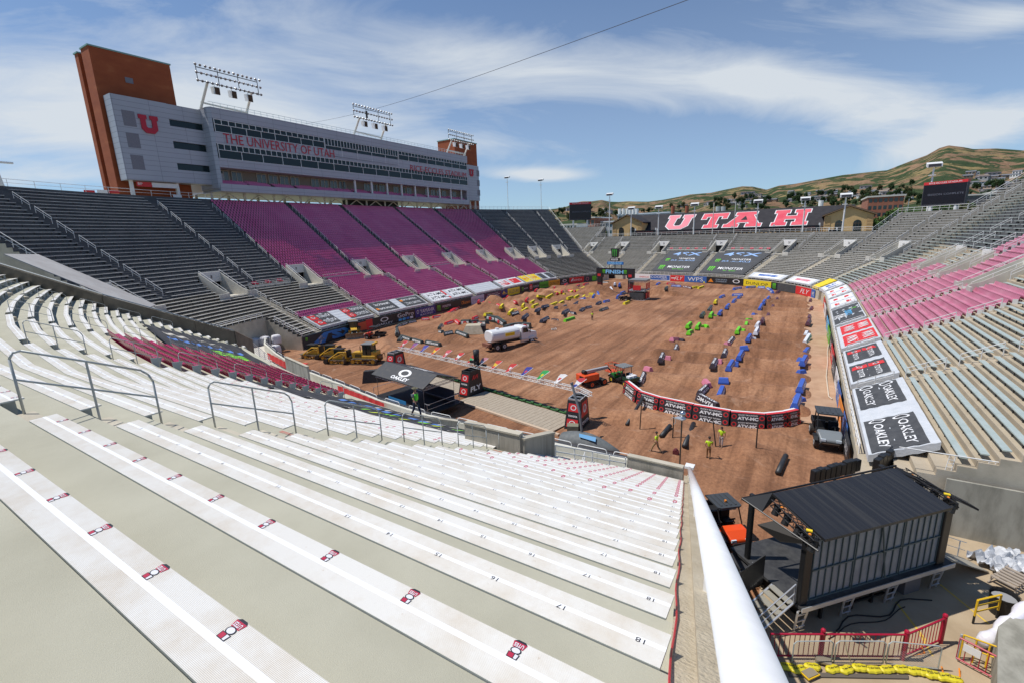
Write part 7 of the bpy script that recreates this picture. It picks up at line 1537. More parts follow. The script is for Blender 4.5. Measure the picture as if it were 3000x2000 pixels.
gm_ = solid('gate_green', (.05, .16, .05), .6); q = MB(); q.sec([[gp(-.6, 1.30, .08), gp(-.6, 1.46, .08), gp(-.6, 1.46, .2), gp(-.6, 1.30, .2)], [gp(-30, 1.62, .08), gp(-30, 1.78, .08), gp(-30, 1.78, .2), gp(-30, 1.62, .2)]]); q.build('pad_strip', gm_, t_)
for i in range(26): MB().box(tuple(gp(-1.2 - i * 1.12, 1.38 + i * .012, .28)), (.34, .26, .14), math.atan2(GX.y, GX.x)).build('hinge_block', gm_, t_)
PLK = mat('weathered_planks', (.33, .27, .20), .85, c2=(.42, .36, .28), sc_=2.5, stretch=(6, .6, 1), det=7)
t_ = thing('plank_floor', 'grey brown plank floor of the start gate', 'floor');
for i in range(58):
 x0 = -.7 - i * .52;
 if -15.6 < x0 < -13.6: continue
 y0, y1 = -2.75 - .02 * i * 0, 1.15
 MB().sec([[gp(x0, y0, .05), gp(x0 - .49, y0, .05), gp(x0 - .49, y0, .13), gp(x0, y0, .13)], [gp(x0, y1, .05), gp(x0 - .49, y1, .05), gp(x0 - .49, y1, .13), gp(x0, y1, .13)]]).build('plank', PLK, t_)
MB().sec([[gp(.2, -3.15, .02), gp(.2, -2.85, .02), gp(.2, -2.85, .2), gp(.2, -3.15, .2)], [gp(-31, -3.15, .02), gp(-31, -2.85, .02), gp(-31, -2.85, .2), gp(-31, -3.15, .2)]]).build('edge_beam', solid('pale_timber', (.55, .42, .30), .8), t_)
t_ = thing('canopy_stage', 'small truss stage with black ridged canopy roof with ring logo', 'stage', (0, 0, 0))
FRc, FLc = Vector((-30.6, 32.0, 3.4)), Vector((-38.5, 33.3, 3.4)); ex = (FRc - FLc).normalized(); ey = Vector((-ex.y, ex.x, 0)); Lc = (FRc - FLc).length; Dp = 3.9
cp = lambda x, y, z: FLc + ex * x + ey * y + Vector((0, 0, z))
ROOFM = mat('canopy_black', (.035, .038, .045), .6, c2=(.07, .065, .06), sc_=2.2, det=8, lo=.5, hi=.75)
mb = MB();
for (y0, z0, y1, z1) in ((-.35, -.12, Dp * .40, .85), (Dp * .40, .85, Dp + .35, -.12)):
 mb.sec([[cp(-.4, y0, z0), cp(Lc + .4, y0, z0), cp(Lc + .4, y0, z0 + .07), cp(-.4, y0, z0 + .07)], [cp(-.4, y1, z1), cp(Lc + .4, y1, z1), cp(Lc + .4, y1, z1 + .07), cp(-.4, y1, z1 + .07)]])
mb.build('roof', ROOFM, t_)
rf = lambda x, y, o=.09: cp(Lc * x, -.35 + (Dp * .4 + .35) * y, -.12 + .97 * y + o)
q = MB(); ring(q, lambda u, v: rf(.52 + u / Lc, .58 + v / 2., .10), 0, 0, .95, .50, .40); q.build('ring_logo', WHM, t_); me = text_mesh('OAKLEY', 1., offset=.04); q = MB(); add_mesh(q, me, fit(me, lambda u, v: rf(.52 + u, .20 + v, .11), .36, .22), 0); q.build('lettering', WHM, t_)
rb2 = lambda x, y, o=.09: cp(Lc * x, Dp * .4 + (Dp * .6 + .35) * y, .85 - .97 * y + o); q = MB(); add_mesh(q, me, fit(me, lambda u, v: rb2(.55 - u, .4 - v, .1), .4, .5), 0); q.build('lettering', WHM, t_)
tr = MB();
for x in (0, Lc):
 for y in (0, Dp): MBt = MB(); truss(MBt, cp(x, y, -2.6), cp(x, y, -.15), .30, 7, .025, .015); MBt.build('truss_leg', ALU, t_)
for y in (0, Dp): MBt = MB(); truss(MBt, cp(0, y, -.22), cp(Lc, y, -.22), .28, 18, .022, .013); MBt.build('truss_beam', ALU, t_)
for x in (0, Lc): MBt = MB(); truss(MBt, cp(x, 0, -.22), cp(x, Dp, -.22), .28, 9, .022, .013); MBt.build('truss_beam', ALU, t_)
MB().sec([[cp(-.5, -.4, -2.75), cp(Lc + .9, -.4, -2.75), cp(Lc + .9, -.4, -2.6), cp(-.5, -.4, -2.6)], [cp(-.5, Dp + .5, -2.75), cp(Lc + .9, Dp + .5, -2.75), cp(Lc + .9, Dp + .5, -2.6), cp(-.5, Dp + .5, -2.6)]]).build('deck', BLACK, t_)
MB().sec([[cp(-.45, -.38, -3.5), cp(Lc + .85, -.38, -3.5), cp(Lc + .85, -.36, -3.5), cp(-.45, -.36, -3.5)], [cp(-.45, -.38, -2.78), cp(Lc + .85, -.38, -2.78), cp(Lc + .85, -.36, -2.78), cp(-.45, -.36, -2.78)]]).build('skirt', BLACKF, t_)
q = MB(); q.sec([[cp(2.6, -.45, -2.55), cp(5.6, -.45, -2.55), cp(5.6, -.41, -2.55), cp(2.6, -.41, -2.55)], [cp(2.6, -.45, -1.9), cp(5.6, -.45, -1.9), cp(5.6, -.41, -1.9), cp(2.6, -.41, -1.9)]]); q.build('blue_banner', solid('blue_cloth', (.02, .22, .50), .6), t_)
MB().sec([[cp(3., Dp - .1, -2.5), cp(Lc, Dp - .1, -2.5), cp(Lc, Dp, -2.5), cp(3., Dp, -2.5)], [cp(3., Dp - .1, -1.4), cp(Lc, Dp - .1, -1.4), cp(Lc, Dp, -1.4), cp(3., Dp, -1.4)]]).build('back_cloth', solid('navy_cloth', (.05, .055, .09), .8), t_)
rl = MB();
for y in (0, Dp): rl.tube(cp(Lc, y, -1.7), cp(Lc + .8, y, -1.7), .025, 5)
rl.path([cp(Lc + .8, -.3, -2.6), cp(Lc + .8, -.3, -1.6), cp(Lc + .8, Dp, -1.6), cp(Lc + .8, Dp, -2.6)], .025, 5); rl.tube(cp(Lc + .8, -.3, -2.1), cp(Lc + .8, Dp, -2.1), .02, 5); rl.path([cp(-.4, -.3, -2.6), cp(-.4, -.3, -1.6), cp(-.4, Dp, -1.6)], .025, 5); rl.build('railing', ALU, t_)
t_ = MB().sec([[(-45.8, 37.2, 0), (-46.2, 38.2, 0), (-46.2, 38.2, 1.5), (-45.8, 37.6, 1.5)], [(-41.8, 41.0, 0), (-42.4, 41.9, 0), (-42.4, 41.9, 1.5), (-41.8, 41.4, 1.5)]]).build('padded_board', BLACKF); tag(t_, 'black padded board with green mark left of the canopy stage', 'board'); MB().box((-44.2, 39.0, 1.0), (.5, .02, .8), .75).build('claw_mark', GREM, t_)
t_ = thing('camera_crane', 'camera crane with long grey tube arm and tarpaulin covered base', 'crane'); cbm = mat('grey_cover', (.10, .115, .12), .7, c2=(.16, .17, .17), sc_=2, bump=.4, bsc=3)
A = Vector((-15.3, 33.0, 0)); secs = []
for i in range(9):
 f = i / 8; c = Vector((-16.8 + 5.2 * f, 34.2 - .2 * f, 0)); w_ = .9 * math.sin(math.pi * min(1, .25 + f * .75)) + .15; h = .95 * math.sin(math.pi * min(.97, .18 + f * .8)) + .12; secs.append([tuple(c + Vector((0, w_ * math.cos(a) * 1.0, max(0, h * math.sin(a))))) for a in [math.pi * q / 7 for q in range(8)]])
MB().sec(secs).build('cover', cbm, t_, smooth=True)
MB().path([Vector((-14.9, 34.2, .7)), Vector((-15.2, 34.4, 2.6)), Vector((-16.2, 35.0, 4.9))], .11, 10).tube((-16.2, 35, 4.9), (-16.25, 35.0, 5.0), .16, 10).build('arm', solid('grey_tube', (.16, .17, .18), .4), t_)
q = MB(); q.face([(-14.8, 33.38, .95), (-13.4, 33.42, .80), (-13.5, 33.8, 1.02), (-15.0, 33.75, 1.08)]); q.build('blue_lettering', solid('pale_blue_cloth', (.12, .32, .55), .6), t_)
MB().box((-16.6, 36.0, .35), (1.0, .8, .7), .4).build('foot_cover', solid('olive_cover', (.20, .20, .14), .8), t_)
def heap(cx, cy, r_, n_, m_, label, name, cat, z0=0.05):
 mb = MB(); rr = random.Random(int(cx * 7 + cy))
 for i in range(n_):
  a = rr.uniform(0, 6.28); R__ = r_ * rr.uniform(.3, 1.); c = (cx + rr.uniform(-.4, .4) * r_, cy + rr.uniform(-.4, .4) * r_, z0 + rr.uniform(0, r_ * .4)); P_ = [(c[0] + R__ * .6 * math.cos(t_), c[1] + R__ * .5 * math.sin(t_), c[2] + .12 * math.sin(2 * t_ + a)) for t_ in [a + q * .55 for q in range(11)]]; mb.path(P_, .05, 5)
 return tag(mb.build(name, m_), label, cat)
heap(-22.7, 31.6, 1.0, 16, solid('dark_green_net', (.04, .07, .05), .8), 'heap of dark green netting beside the near wall', 'netting', 'net')
heap(-20.6, 31.2, .75, 10, solid('dark_green_net', (.04, .07, .05)), 'smaller heap of dark green netting right of the larger one', 'netting', 'net')
heap(-38.5, 75.5, .6, 5, solid('white_hose', (.6, .6, .58), .6), 'coil of pale hose on the track edge', 'hose', 'hose')
def wheel(mb_unused, c, r_, w_, parent, axis=(0, 1, 0), rimm=None):
 ax = Vector(axis).normalized(); c = Vector(c); t0 = MB().tube(c - ax * w_ / 2, c + ax * w_ / 2, r_, 18);
 for i in range(14): pass
 o = t0.build('wheel', RUB, parent); MB().tube(c - ax * (w_ / 2 + .015), c + ax * (w_ / 2 + .015), r_ * .58, 12).build('rim', rimm or solid('grey_rim', (.45, .45, .44), .5), o); MB().tube(c - ax * (w_ / 2 + .04), c + ax * (w_ / 2 + .04), r_ * .2, 8).build('hub', solid('dark_hub', (.08, .08, .08), .5), o); return o
def water_truck(loc, rz):
 t_ = thing('water_truck', 'white water tanker truck with yellow side panel on the dirt', 'truck', loc, rz); W = solid('truck_white', (.74, .75, .76), .3)
 secs = [];
 for x in (-4.3, -4.15, .95, 1.1): k_ = .86 if x in (-4.3, 1.1) else 1.; secs.append([(x, 1.22 * k_ * math.copysign(abs(math.cos(a)) ** .75, math.cos(a)), 2.15 + .95 * k_ * math.copysign(abs(math.sin(a)) ** .85, math.sin(a))) for a in [2 * math.pi * (q + .5) / 20 for q in range(20)]])
 MB().sec(secs).build('tank', W, t_, smooth=False, bevel=.05)
 for s in (-1, 1): MB().bx(-1.9, -.1, s * 1.235 - .02, s * 1.235 + .02, 2.0, 2.5).build('yellow_panel', YELM, t_)
 text('lettering', 'Prime Source', Matrix(((1, 0, 0, -1.0), (0, 0, -1, -1.27), (0, 1, 0, 2.27), (0, 0, 0, 1))), .3, solid('orange_text', (.75, .25, .02), .6), t_)
 MB().bx(-4.4, 3.9, -.5, .5, .75, 1.15).build('chassis', solid('chassis_black', (.02, .02, .02), .6), t_)
 cabp = [(1.35, 1.0), (1.35, 2.85), (1.6, 3.05), (2.45, 3.05), (2.95, 2.2), (4.35, 1.95), (4.45, 1.7), (4.45, .95)]
 MB().sec([[(x, -1.1, z) for x, z in cabp], [(x, 1.1, z) for x, z in cabp]]).build('cab', W, t_, bevel=.06)
 for s in (-1, 1): MB().sec([[(1.65, s * 1.105, 2.05), (2.75, s * 1.105, 2.05), (2.45, s * 1.105, 2.8), (1.65, s * 1.105, 2.8)], [(1.65, s * 1.12, 2.05), (2.75, s * 1.12, 2.05), (2.45, s * 1.12, 2.8), (1.65, s * 1.12, 2.8)]]).build('side_window', GLASS, t_); MB().tube((2.6, s * 1.15, 2.2), (2.75, s * 1.5, 2.3), .03, 5).bx(2.68, 2.82, s * 1.5 - .05, s * 1.5 + .05, 2.0, 2.6).build('mirror', BLACK, t_)
 MB().sec([[(2.52, -1.0, 3.0), (2.52, 1.0, 3.0), (2.97, 1.0, 2.25), (2.97, -1.0, 2.25)], [(2.50, -1.0, 2.98), (2.50, 1.0, 2.98), (2.95, 1.0, 2.23), (2.95, -1.0, 2.23)]]).build('windscreen', GLASS, t_)
 for x in (-3.4, -2.1):
  for s in (-1, 1): wheel(None, (x, s * .95, .52), .52, .5, t_)
 for s in (-1, 1): wheel(None, (3.4, s * 1.0, .52), .52, .32, t_, rimm=WHITE); MB().sec([[(2.75, s * 1.16 - .12, .9), (2.95, s * 1.16 - .12, 1.25), (3.85, s * 1.16 - .12, 1.25), (4.05, s * 1.16 - .12, .9)], [(2.75, s * 1.16 + .08, .9), (2.95, s * 1.16 + .08, 1.25), (3.85, s * 1.16 + .08, 1.25), (4.05, s * 1.16 + .08, .9)]]).build('fender', W, t_)
 for s in (-1, 1): MB().bx(1.2, 2.7, s * 1.0 - .2, s * 1.0 + .15, .55, 1.0).build('step_tank', ALU, t_)
 MB().bx(-4.9, -4.3, -.9, .9, .7, 1.2).tube((-4.9, -.6, .9), (-5.2, -.6, .7), .1, 8).build('spray_bar', solid('rusty_brown', (.2, .08, .05), .7), t_); MB().tube((-2.6, 0, 3.05), (-2.6, 0, 3.3), .3, 10).build('hatch', W, t_)
 MB().bx(4.46, 4.6, -1.15, 1.15, .5, .8).build('bumper', ALU, t_)
ta, tb_ = G(1450, 1050, 0), G(1545, 1018, 0); dd = Vector((3.2, 6.2, 0)); tc_ = Vector((-38.6, 62.2, 0)); water_truck((tc_.x - .5, tc_.y - .6, H(tc_.x, tc_.y)), math.atan2(5.5, 2.2))
CY = mat('plant_yellow', (.74, .43, .03), .4, c2=(.52, .30, .05), sc_=2); TRK = mat('steel_track', (.13, .10, .07), .7, c2=(.20, .15, .10), sc_=8); BLD = mat('blade_steel', (.20, .16, .11), .45, .4, c2=(.32, .27, .2), sc_=3)
def track(parent, x0, x1, y, r_, w_, teeth=True):
 P_ = []; n = 7
 for q in range(n + 1): a = math.pi / 2 + math.pi * q / n; P_.append((x0 + r_ * math.cos(a), r_ + r_ * math.sin(a)))
 for q in range(n + 1): a = -math.pi / 2 + math.pi * q / n; P_.append((x1 + r_ * math.cos(a), r_ + r_ * math.sin(a)))
 inn = [(x, r_ + (z - r_) * .78) for x, z in P_]; mb = MB(); N_ = len(P_)
 for k_ in range(N_):
  a, b = P_[k_], P_[(k_ + 1) % N_]; c, d = inn[k_], inn[(k_ + 1) % N_]
  mb.face([(a[0], y - w_ / 2, a[1]), (b[0], y - w_ / 2, b[1]), (b[0], y + w_ / 2, b[1]), (a[0], y + w_ / 2, a[1])]); mb.face([(c[0], y - w_ / 2, c[1]), (d[0], y - w_ / 2, d[1]), (d[0], y + w_ / 2, d[1]), (c[0], y + w_ / 2, c[1])])
  for s in (-1, 1): mb.face([(a[0], y + s * w_ / 2, a[1]), (b[0], y + s * w_ / 2, b[1]), (d[0], y + s * w_ / 2, d[1]), (c[0], y + s * w_ / 2, c[1])])
 nb_ = int((x1 - x0) / .2)
 for q in range(nb_): x = x0 + (x1 - x0) * q / nb_; mb.bx(x, x + .06, y - w_ / 2, y + w_ / 2, 2 * r_, 2 * r_ + .05); mb.bx(x, x + .06, y - w_ / 2, y + w_ / 2, -.02, .02)
 o = mb.build('track', TRK, parent)
 for q in range(5): x = x0 + (x1 - x0) * q / 4; MB().tube((x, y - w_ * .35, r_ * (1 if q in (0, 4) else .75)), (x, y + w_ * .35, r_ * (1 if q in (0, 4) else .75)), r_ * (.72 if q in (0, 4) else .35), 10).build('road_wheel', CY, o)
def dozer(loc, rz, label):
 t_ = thing('bulldozer', label, 'bulldozer', loc, rz)
 for s in (-1, 1): track(t_, -1.6, 1.5, s * 1.05, .42, .55)
 hood = [(.1, .75), (.1, 1.75), (1.7, 1.65), (1.85, 1.5), (1.85, .75)]; MB().sec([[(x, -.55, z) for x, z in hood], [(x, .55, z) for x, z in hood]]).build('hood', CY, t_, bevel=.05)
 MB().bx(1.86, 1.9, -.5, .5, .8, 1.5).build('grille', BLACK, t_); MB().bx(.4, 1.4, -.57, .57, .95, 1.4).build('side_vents', solid('vent_dark', (.10, .07, .02), .7), t_)
 MB().bx(-1.9, .1, -1.0, 1.0, .7, 1.25).build('body', CY, t_, bevel=.05); MB().bx(-2.0, -1.2, -.8, .8, 1.2, 1.8).build('fuel_tank', CY, t_, bevel=.06)
 cb = MB();
 for (x, y) in ((-1.25, -.75), (-1.25, .75), (.05, -.62), (.05, .62), (-.5, -.78), (-.5, .78)): cb.bx(x - .05, x + .05, y - .05, y + .05, 1.2, 2.75)
 cb.bx(-1.3, .1, -.8, .8, 1.2, 1.3); cb.build('cab_frame', BLACK, t_); MB().bx(-1.22, .02, -.72, .72, 1.3, 2.7).build('cab_glass', mat('cab_glass', (.02, .04, .03), .12, spec=.8), t_); MB().bx(-1.5, .2, -.9, .9, 2.75, 2.9).build('cab_roof', solid('grey_roof', (.20, .21, .21), .5), t_, bevel=.04); MB().bx(-1.7, -1.4, -.7, .7, 2.7, 2.95).build('air_unit', CY, t_)
 MB().tube((.6, .3, 1.7), (.6, .3, 2.5), .06, 8).build('exhaust', BLACK, t_)
 bl = [(2.9, .0), (2.68, .35), (2.66, .75), (2.85, 1.15)]; MB().sec([[(x, -1.6, z) for x, z in bl] + [(x - .07, -1.6, z) for x, z in bl[::-1]], [(x, 1.6, z) for x, z in bl] + [(x - .07, 1.6, z) for x, z in bl[::-1]]]).build('blade', BLD, t_)
 for s in (-1, 1): MB().tube((.3, s * .72, .5), (2.66, s * .8, .45), .09, 6).build('push_arm', CY, t_); MB().tube((1.6, s * .35, 1.3), (2.66, s * .5, .8), .05, 6).build('lift_ram', STEEL, t_)
 MB().bx(-2.4, -2.0, -.5, .5, .8, 1.2).tube((-2.4, 0, 1.1), (-2.9, 0, 1.5), .08, 6).tube((-2.9, 0, 1.5), (-3.0, 0, .9), .07, 6, .03).build('ripper', solid('ripper_brown', (.22, .12, .05), .6), t_)
pd = Vector((-53.9, 43.9, 0)); dozer((pd.x + .6, pd.y + .6, H(pd.x, pd.y)), math.radians(202), 'large yellow bulldozer with its blade towards the near wall')
dozer((-70.3, 56.6, H(-70, 56)), math.radians(-38), 'yellow bulldozer parked by the blue lettered banner')
def skid(loc, rz, label, tool):
 t_ = thing('track_loader', label, 'loader', loc, rz, 'compact yellow track loaders')
 for s in (-1, 1): track(t_, -1.0, .75, s * .78, .33, .36)
 b_ = [(-1.5, .5), (-1.55, 1.35), (-.7, 1.5), (.7, .9), (.8, .5)]; MB().sec([[(x, -.55, z) for x, z in b_], [(x, .55, z) for x, z in b_]]).build('body', CY, t_, bevel=.04)
 MB().bx(-.75, .45, -.48, .48, .9, 2.05).build('cab', mat('cab_glass', (.02, .04, .03)), t_); MB().bx(-.95, .6, -.56, .56, 2.05, 2.17).build('cab_roof', BLACK, t_, bevel=.03)
 for s in (-1, 1): MB().path([(-1.55, s * .68, 1.75), (-.4, s * .68, 1.75), (1.15, s * .68, .75), (1.45, s * .6, .3)], .10, 6).bx(-1.65, -1.45, s * .68 - .1, s * .68 + .1, .9, 1.85).build('lift_arm', CY, t_)
 MB().bx(-1.75, -1.5, -.45, .45, 1.0, 2.0).build('engine_cover', BLACK, t_)
 if tool == 'bucket': bp_ = [(1.35, .05), (2.25, .03), (1.5, .12), (1.4, .55), (1.75, .75), (1.3, .7)]; MB().sec([[(x, -.95, z) for x, z in bp_], [(x, .95, z) for x, z in bp_]]).build('bucket', BLD, t_)
 else:
  mb = MB(); mb.tube((1.75, -.9, .35), (1.75, .9, .35), .3, 10);
  for q in range(9): mb.tube((1.75, -.8 + q * .2, .35), (1.75, -.75 + q * .2, .35), .38, 7)
  mb.bx(1.35, 1.6, -.95, .95, .2, .8); mb.build('grader_head', solid('tool_black', (.03, .03, .03), .6), t_)
for (u, v, rz, lab, tool) in ((915, 1050, 196, 'yellow track loader with bucket, leftmost of three', 'bucket'), (965, 1053, 205, 'yellow track loader in the middle of three, toothed roller head', 'r'), (992, 1066, 200, 'yellow track loader nearest the large bulldozer, toothed roller head', 'r')):
 p = G(u, v, 0); skid((p.x - .4, p.y + .5, H(p.x, p.y)), math.radians(rz), lab, tool)
def utv(loc, rz, label, bodym, roofm, bedm=None, load=None, s=1.0, beacon=None, rim_=None):
 t_ = thing('utility_vehicle', label, 'utility vehicle', loc, rz); t_.scale = (s, s, s)
 for x in (-1.05, 1.05):
  for q in (-1, 1): wheel(None, (x, q * .62, .32), .32, .26, t_, rimm=rim_)
 MB().bx(-1.5, 1.45, -.5, .5, .35, .5).build('chassis', BLACK, t_)
 hd = [(.65, .45), (.65, 1.0), (1.15, .98), (1.62, .72), (1.62, .45)]; MB().sec([[(x, -.62 if x < 1.5 else -.5, z) for x, z in hd], [(x, .62 if x < 1.5 else .5, z) for x, z in hd]]).build('bonnet', bodym, t_, bevel=.07)
 for q in (-1, 1): MB().box((1.60, q * .38, .70), (.08, .26, .14)).build('headlight', solid('lamp_clear', (.6, .68, .74), .15), t_); MB().sec([[(.6, q * .7 - .12, .62), (.85, q * .7 - .12, .78), (1.3, q * .7 - .12, .78), (1.5, q * .7 - .12, .6)], [(.6, q * .7 + .1, .62), (.85, q * .7 + .1, .78), (1.3, q * .7 + .1, .78), (1.5, q * .7 + .1, .6)]]).build('fender', BLACK, t_)
 MB().path([(1.66, -.55, .45), (1.72, -.4, .62), (1.72, .4, .62), (1.66, .55, .45)], .04, 6).build('bumper_bar', BLACK, t_)
 for q in (-1, 1): MB().bx(-.35, .1, q * .32 - .24, q * .32 + .24, .55, .75).bx(-.42, -.3, q * .32 - .24, q * .32 + .24, .7, 1.2).build('seat', BLACK, t_)
 MB().tube((.55, .32, .95), (.35, .32, 1.12), .03, 6).tube((.34, .32, 1.02), (.30, .32, 1.06), .17, 10).build('steering_wheel', BLACK, t_)
 cg = MB();
 for q in (-1, 1): cg.path([(.75, q * .6, .95), (.35, q * .58, 1.85), (-.5, q * .58, 1.88), (-.6, q * .6, .6)], .035, 6)
 cg.build('roll_cage', BLACK, t_)
 rf_ = [(-.75, -.66), (.50, -.66), (.60, -.5), (.60, .5), (.50, .66), (-.75, .66)]; mb = MB(); mb.prism(rf_, 1.88, 1.96);
 for q in (-.4, -.13, .13, .4): mb.bx(-.65, .42, q - .05, q + .05, 1.96, 1.99)
 mb.build('roof', roofm, t_)
 bm_ = bedm or BLACK; bb = MB(); bb.bx(-1.65, -.6, -.62, .62, .62, .70).bx(-1.65, -.6, -.66, -.60, .70, 1.0).bx(-1.65, -.6, .60, .66, .70, 1.0).bx(-1.7, -1.63, -.66, .66, .70, 1.0).bx(-.66, -.6, -.6, .6, .7, 1.0); bb.build('cargo_bed', bm_, t_)
 if beacon: MB().tube((.1, 0, 1.99), (.1, 0, 2.08), .06, 8).build('beacon', ORM, t_)
 if load:
  mb = MB(); mb.bx(-1.5, -1.1, -.45, .0, .7, 1.2).bx(-1.45, -1.0, .05, .5, .7, 1.15).tube((-.9, -.2, .7), (-.9, -.2, 1.25), .2, 10); mb.build('white_cans', load, t_)
 return t_
OKM = mat('orange_red_paint', (.80, .085, .015), .3); GRN = solid('tractor_green', (.02, .20, .03), .4); DKG = solid('dark_grey_plastic', (.05, .055, .06), .5)
utv((-2.85, 26.75, .05), math.radians(-50), 'orange red utility vehicle with black roof beside the fat white pipe', OKM, DKG, beacon=1, s=1.08)
utv((2.55, 43.6, .1), math.radians(-84), 'grey utility vehicle with black roof beside the right wall', solid('steel_grey_paint', (.20, .22, .23), .35), DKG, s=1.35)
utv((-17.2, 51.4, H(-17, 51)), math.radians(150), 'green utility vehicle with grey roof carrying white cans', GRN, solid('grey_roof', (.20, .21, .21)), bedm=solid('bed_green', (.02, .06, .03), .5), load=WHM, s=1.15, rim_=YELM)
utv((-65.0, 56.8, H(-65, 57)), math.radians(200), 'red utility vehicle with black roof before the oval logo banner', solid('utv_red', (.55, .03, .02), .35), DKG, s=1.15)
utv((-38.6, 115.2, H(-38.6, 115)), math.radians(160), 'small dark utility vehicle parked at the scaffold tower', solid('dark_paint', (.05, .04, .035), .4), DKG, s=1.0)
t_ = thing('boom_lift', 'orange boom lift with railed work platform', 'boom lift', (-20.2, 49.6, H(-20.2, 49.6)), math.radians(62)); OB = mat('lift_orange', (.72, .09, .02), .4); t_.scale = (.84, .84, .84)
for x in (-1.1, 1.1):
 for q in (-1, 1): wheel(None, (x, q * .95, .48), .48, .38, t_, rimm=OB)
MB().bx(-1.4, 1.4, -.75, .75, .45, .85).build('chassis', BLACK, t_); MB().bx(-2.3, .3, -1.0, 1.0, .95, 1.85).build('body', OB, t_, bevel=.1); MB().bx(-2.36, -2.3, -.7, .1, 1.1, 1.7).build('grille', BLACK, t_)
MB().tube((0, 0, .8), (0, 0, 1.0), .6, 14).build('turntable', BLACK, t_); MB().sec([[(-1.6, -.22, 1.9), (-1.6, .22, 1.9), (-1.6, .22, 2.3), (-1.6, -.22, 2.3)], [(2.6, -.2, 1.95), (2.6, .2, 1.95), (2.6, .2, 2.3), (2.6, -.2, 2.3)]]).build('boom', solid('boom_grey', (.35, .35, .36), .4), t_); MB().tube((-1.6, -.3, 2.1), (-1.6, .3, 2.1), .3, 10).build('knuckle', BLACK, t_); MB().tube((2.6, 0, 2.1), (3.3, 0, 1.4), .1, 8).build('jib', BLACK, t_)
MB().bx(3.2, 4.6, -1.25, 1.25, 1.15, 1.28).build('platform_floor', OB, t_); cg = MB()
for z in (1.7, 2.3): cg.path([(3.2, -1.25, z), (4.6, -1.25, z), (4.6, 1.25, z), (3.2, 1.25, z), (3.2, -1.25, z)], .035, 5)
for x in (3.2, 3.9, 4.6):
 for y in (-1.25, -.6, 0, .6, 1.25):
  if x in (3.2, 4.6) or abs(y) > 1: cg.tube((x, y, 1.2), (x, y, 2.3), .03, 5)
cg.build('platform_rail', OB, t_); MB().bx(4.1, 4.5, -.4, .4, 1.9, 2.3).build('control_box', BLACK, t_)
t_ = thing('covered_pallet', 'pallet under a cream tarpaulin inside the left bend', 'pallet', tuple(GD(1388, 975)), .5); MB().sec([[(-2, -1.5, 0), (2, -1.5, 0), (2.1, 1.5, 0), (-2, 1.5, 0)], [(-1.3, -1.0, 1.5), (1.4, -1.0, 1.5), (1.4, 1.0, 1.6), (-1.3, 1.0, 1.5)]]).build('tarpaulin', mat('cream_tarp', (.52, .46, .35), .7, c2=(.42, .36, .26), sc_=2, bump=.5, bsc=3), t_); MB().bx(1.5, 2.2, -.8, .9, .0, 1.4).build('dark_crate', BLACKF, t_)
t_ = thing('finish_arch', 'black finish arch with blue lettering and a green claw sign on top', 'arch')
aL, aR = Vector((-50.2, 128.0, 0)), Vector((-40.6, 126.2, 0)); ax_ = (aR - aL).normalized(); an = Vector((ax_.y, -ax_.x, 0))
fa = lambda x, z, o=0.: aL + ax_ * x + an * o + Vector((0, 0, z)); W_ = (aR - aL).length
for x in (0, W_):
 for (z0, z1, m_, nm_, hw) in ((.6, 3.1, RB_, 'red_base', .62), (3.1, 4.6, BLM, 'lettered_section', .62), (4.6, 7.2, BLM, 'upper_section', .95)):
  MB().sec([[fa(x - hw, z0, -.5), fa(x + hw, z0, -.5), fa(x + hw, z0, .5), fa(x - hw, z0, .5)], [fa(x - hw, z1, -.5), fa(x + hw, z1, -.5), fa(x + hw, z1, .5), fa(x - hw, z1, .5)]]).build(nm_, BLM if nm_ != 'red_base' else solid('arch_dark_red', (.10, .01, .015), .5), t_)
 q = MB(); ring(q, lambda u, v: fa(x + u, 1.7 + v, .53), 0, 0, .4, .4); q.build('ring_mark', REDM, t_); q = MB(); q.face([fa(x - .5, 4.9, .53), fa(x + .5, 4.9, .53), fa(x + .5, 5.6, .53), fa(x - .5, 5.6, .53)]); q.build('red_panel', REDM, t_)
MB().sec([[fa(.9, 5.35, -.4), fa(W_ - .9, 5.35, -.4), fa(W_ - .9, 5.35, .4), fa(.9, 5.35, .4)], [fa(.9, 7.2, -.4), fa(W_ - .9, 7.2, -.4), fa(W_ - .9, 7.2, .4), fa(.9, 7.2, .4)]]).build('cross_beam', BLM, t_)
def ftext(tx, x, z, w_, h_, m_, par, o=.43):
 me = text_mesh(tx, 1., offset=.03); q = MB(); add_mesh(q, me, fit(me, lambda u, v: fa(x + u, z + v, o), w_, h_), 0); q.build('lettering', m_, par)
ftext('FINISH', W_ / 2, 6.25, 5.6, 1.05, solid('finish_blue', (.25, .60, .95), .5), t_)
for x in (1.5, W_ - 1.5): q = MB(); claw(q, lambda u, v: fa(x + u, 6.25 + v, .43), 0, 0, 1.1); q.build('claw_mark', GREM, t_)
MB().sec([[fa(2.4, 8.2, -.2), fa(W_ - 2.4, 8.2, -.2), fa(W_ - 2.4, 8.2, .2), fa(2.4, 8.2, .2)], [fa(2.4, 8.95, -.2), fa(W_ - 2.4, 8.95, -.2), fa(W_ - 2.4, 8.95, .2), fa(2.4, 8.95, .2)]]).build('blue_sign', X4, t_); ftext('SUPERCROSS', W_ / 2, 8.57, 4.2, .5, solid('pale_cyan', (.3, .65, .9), .5), t_, .23)
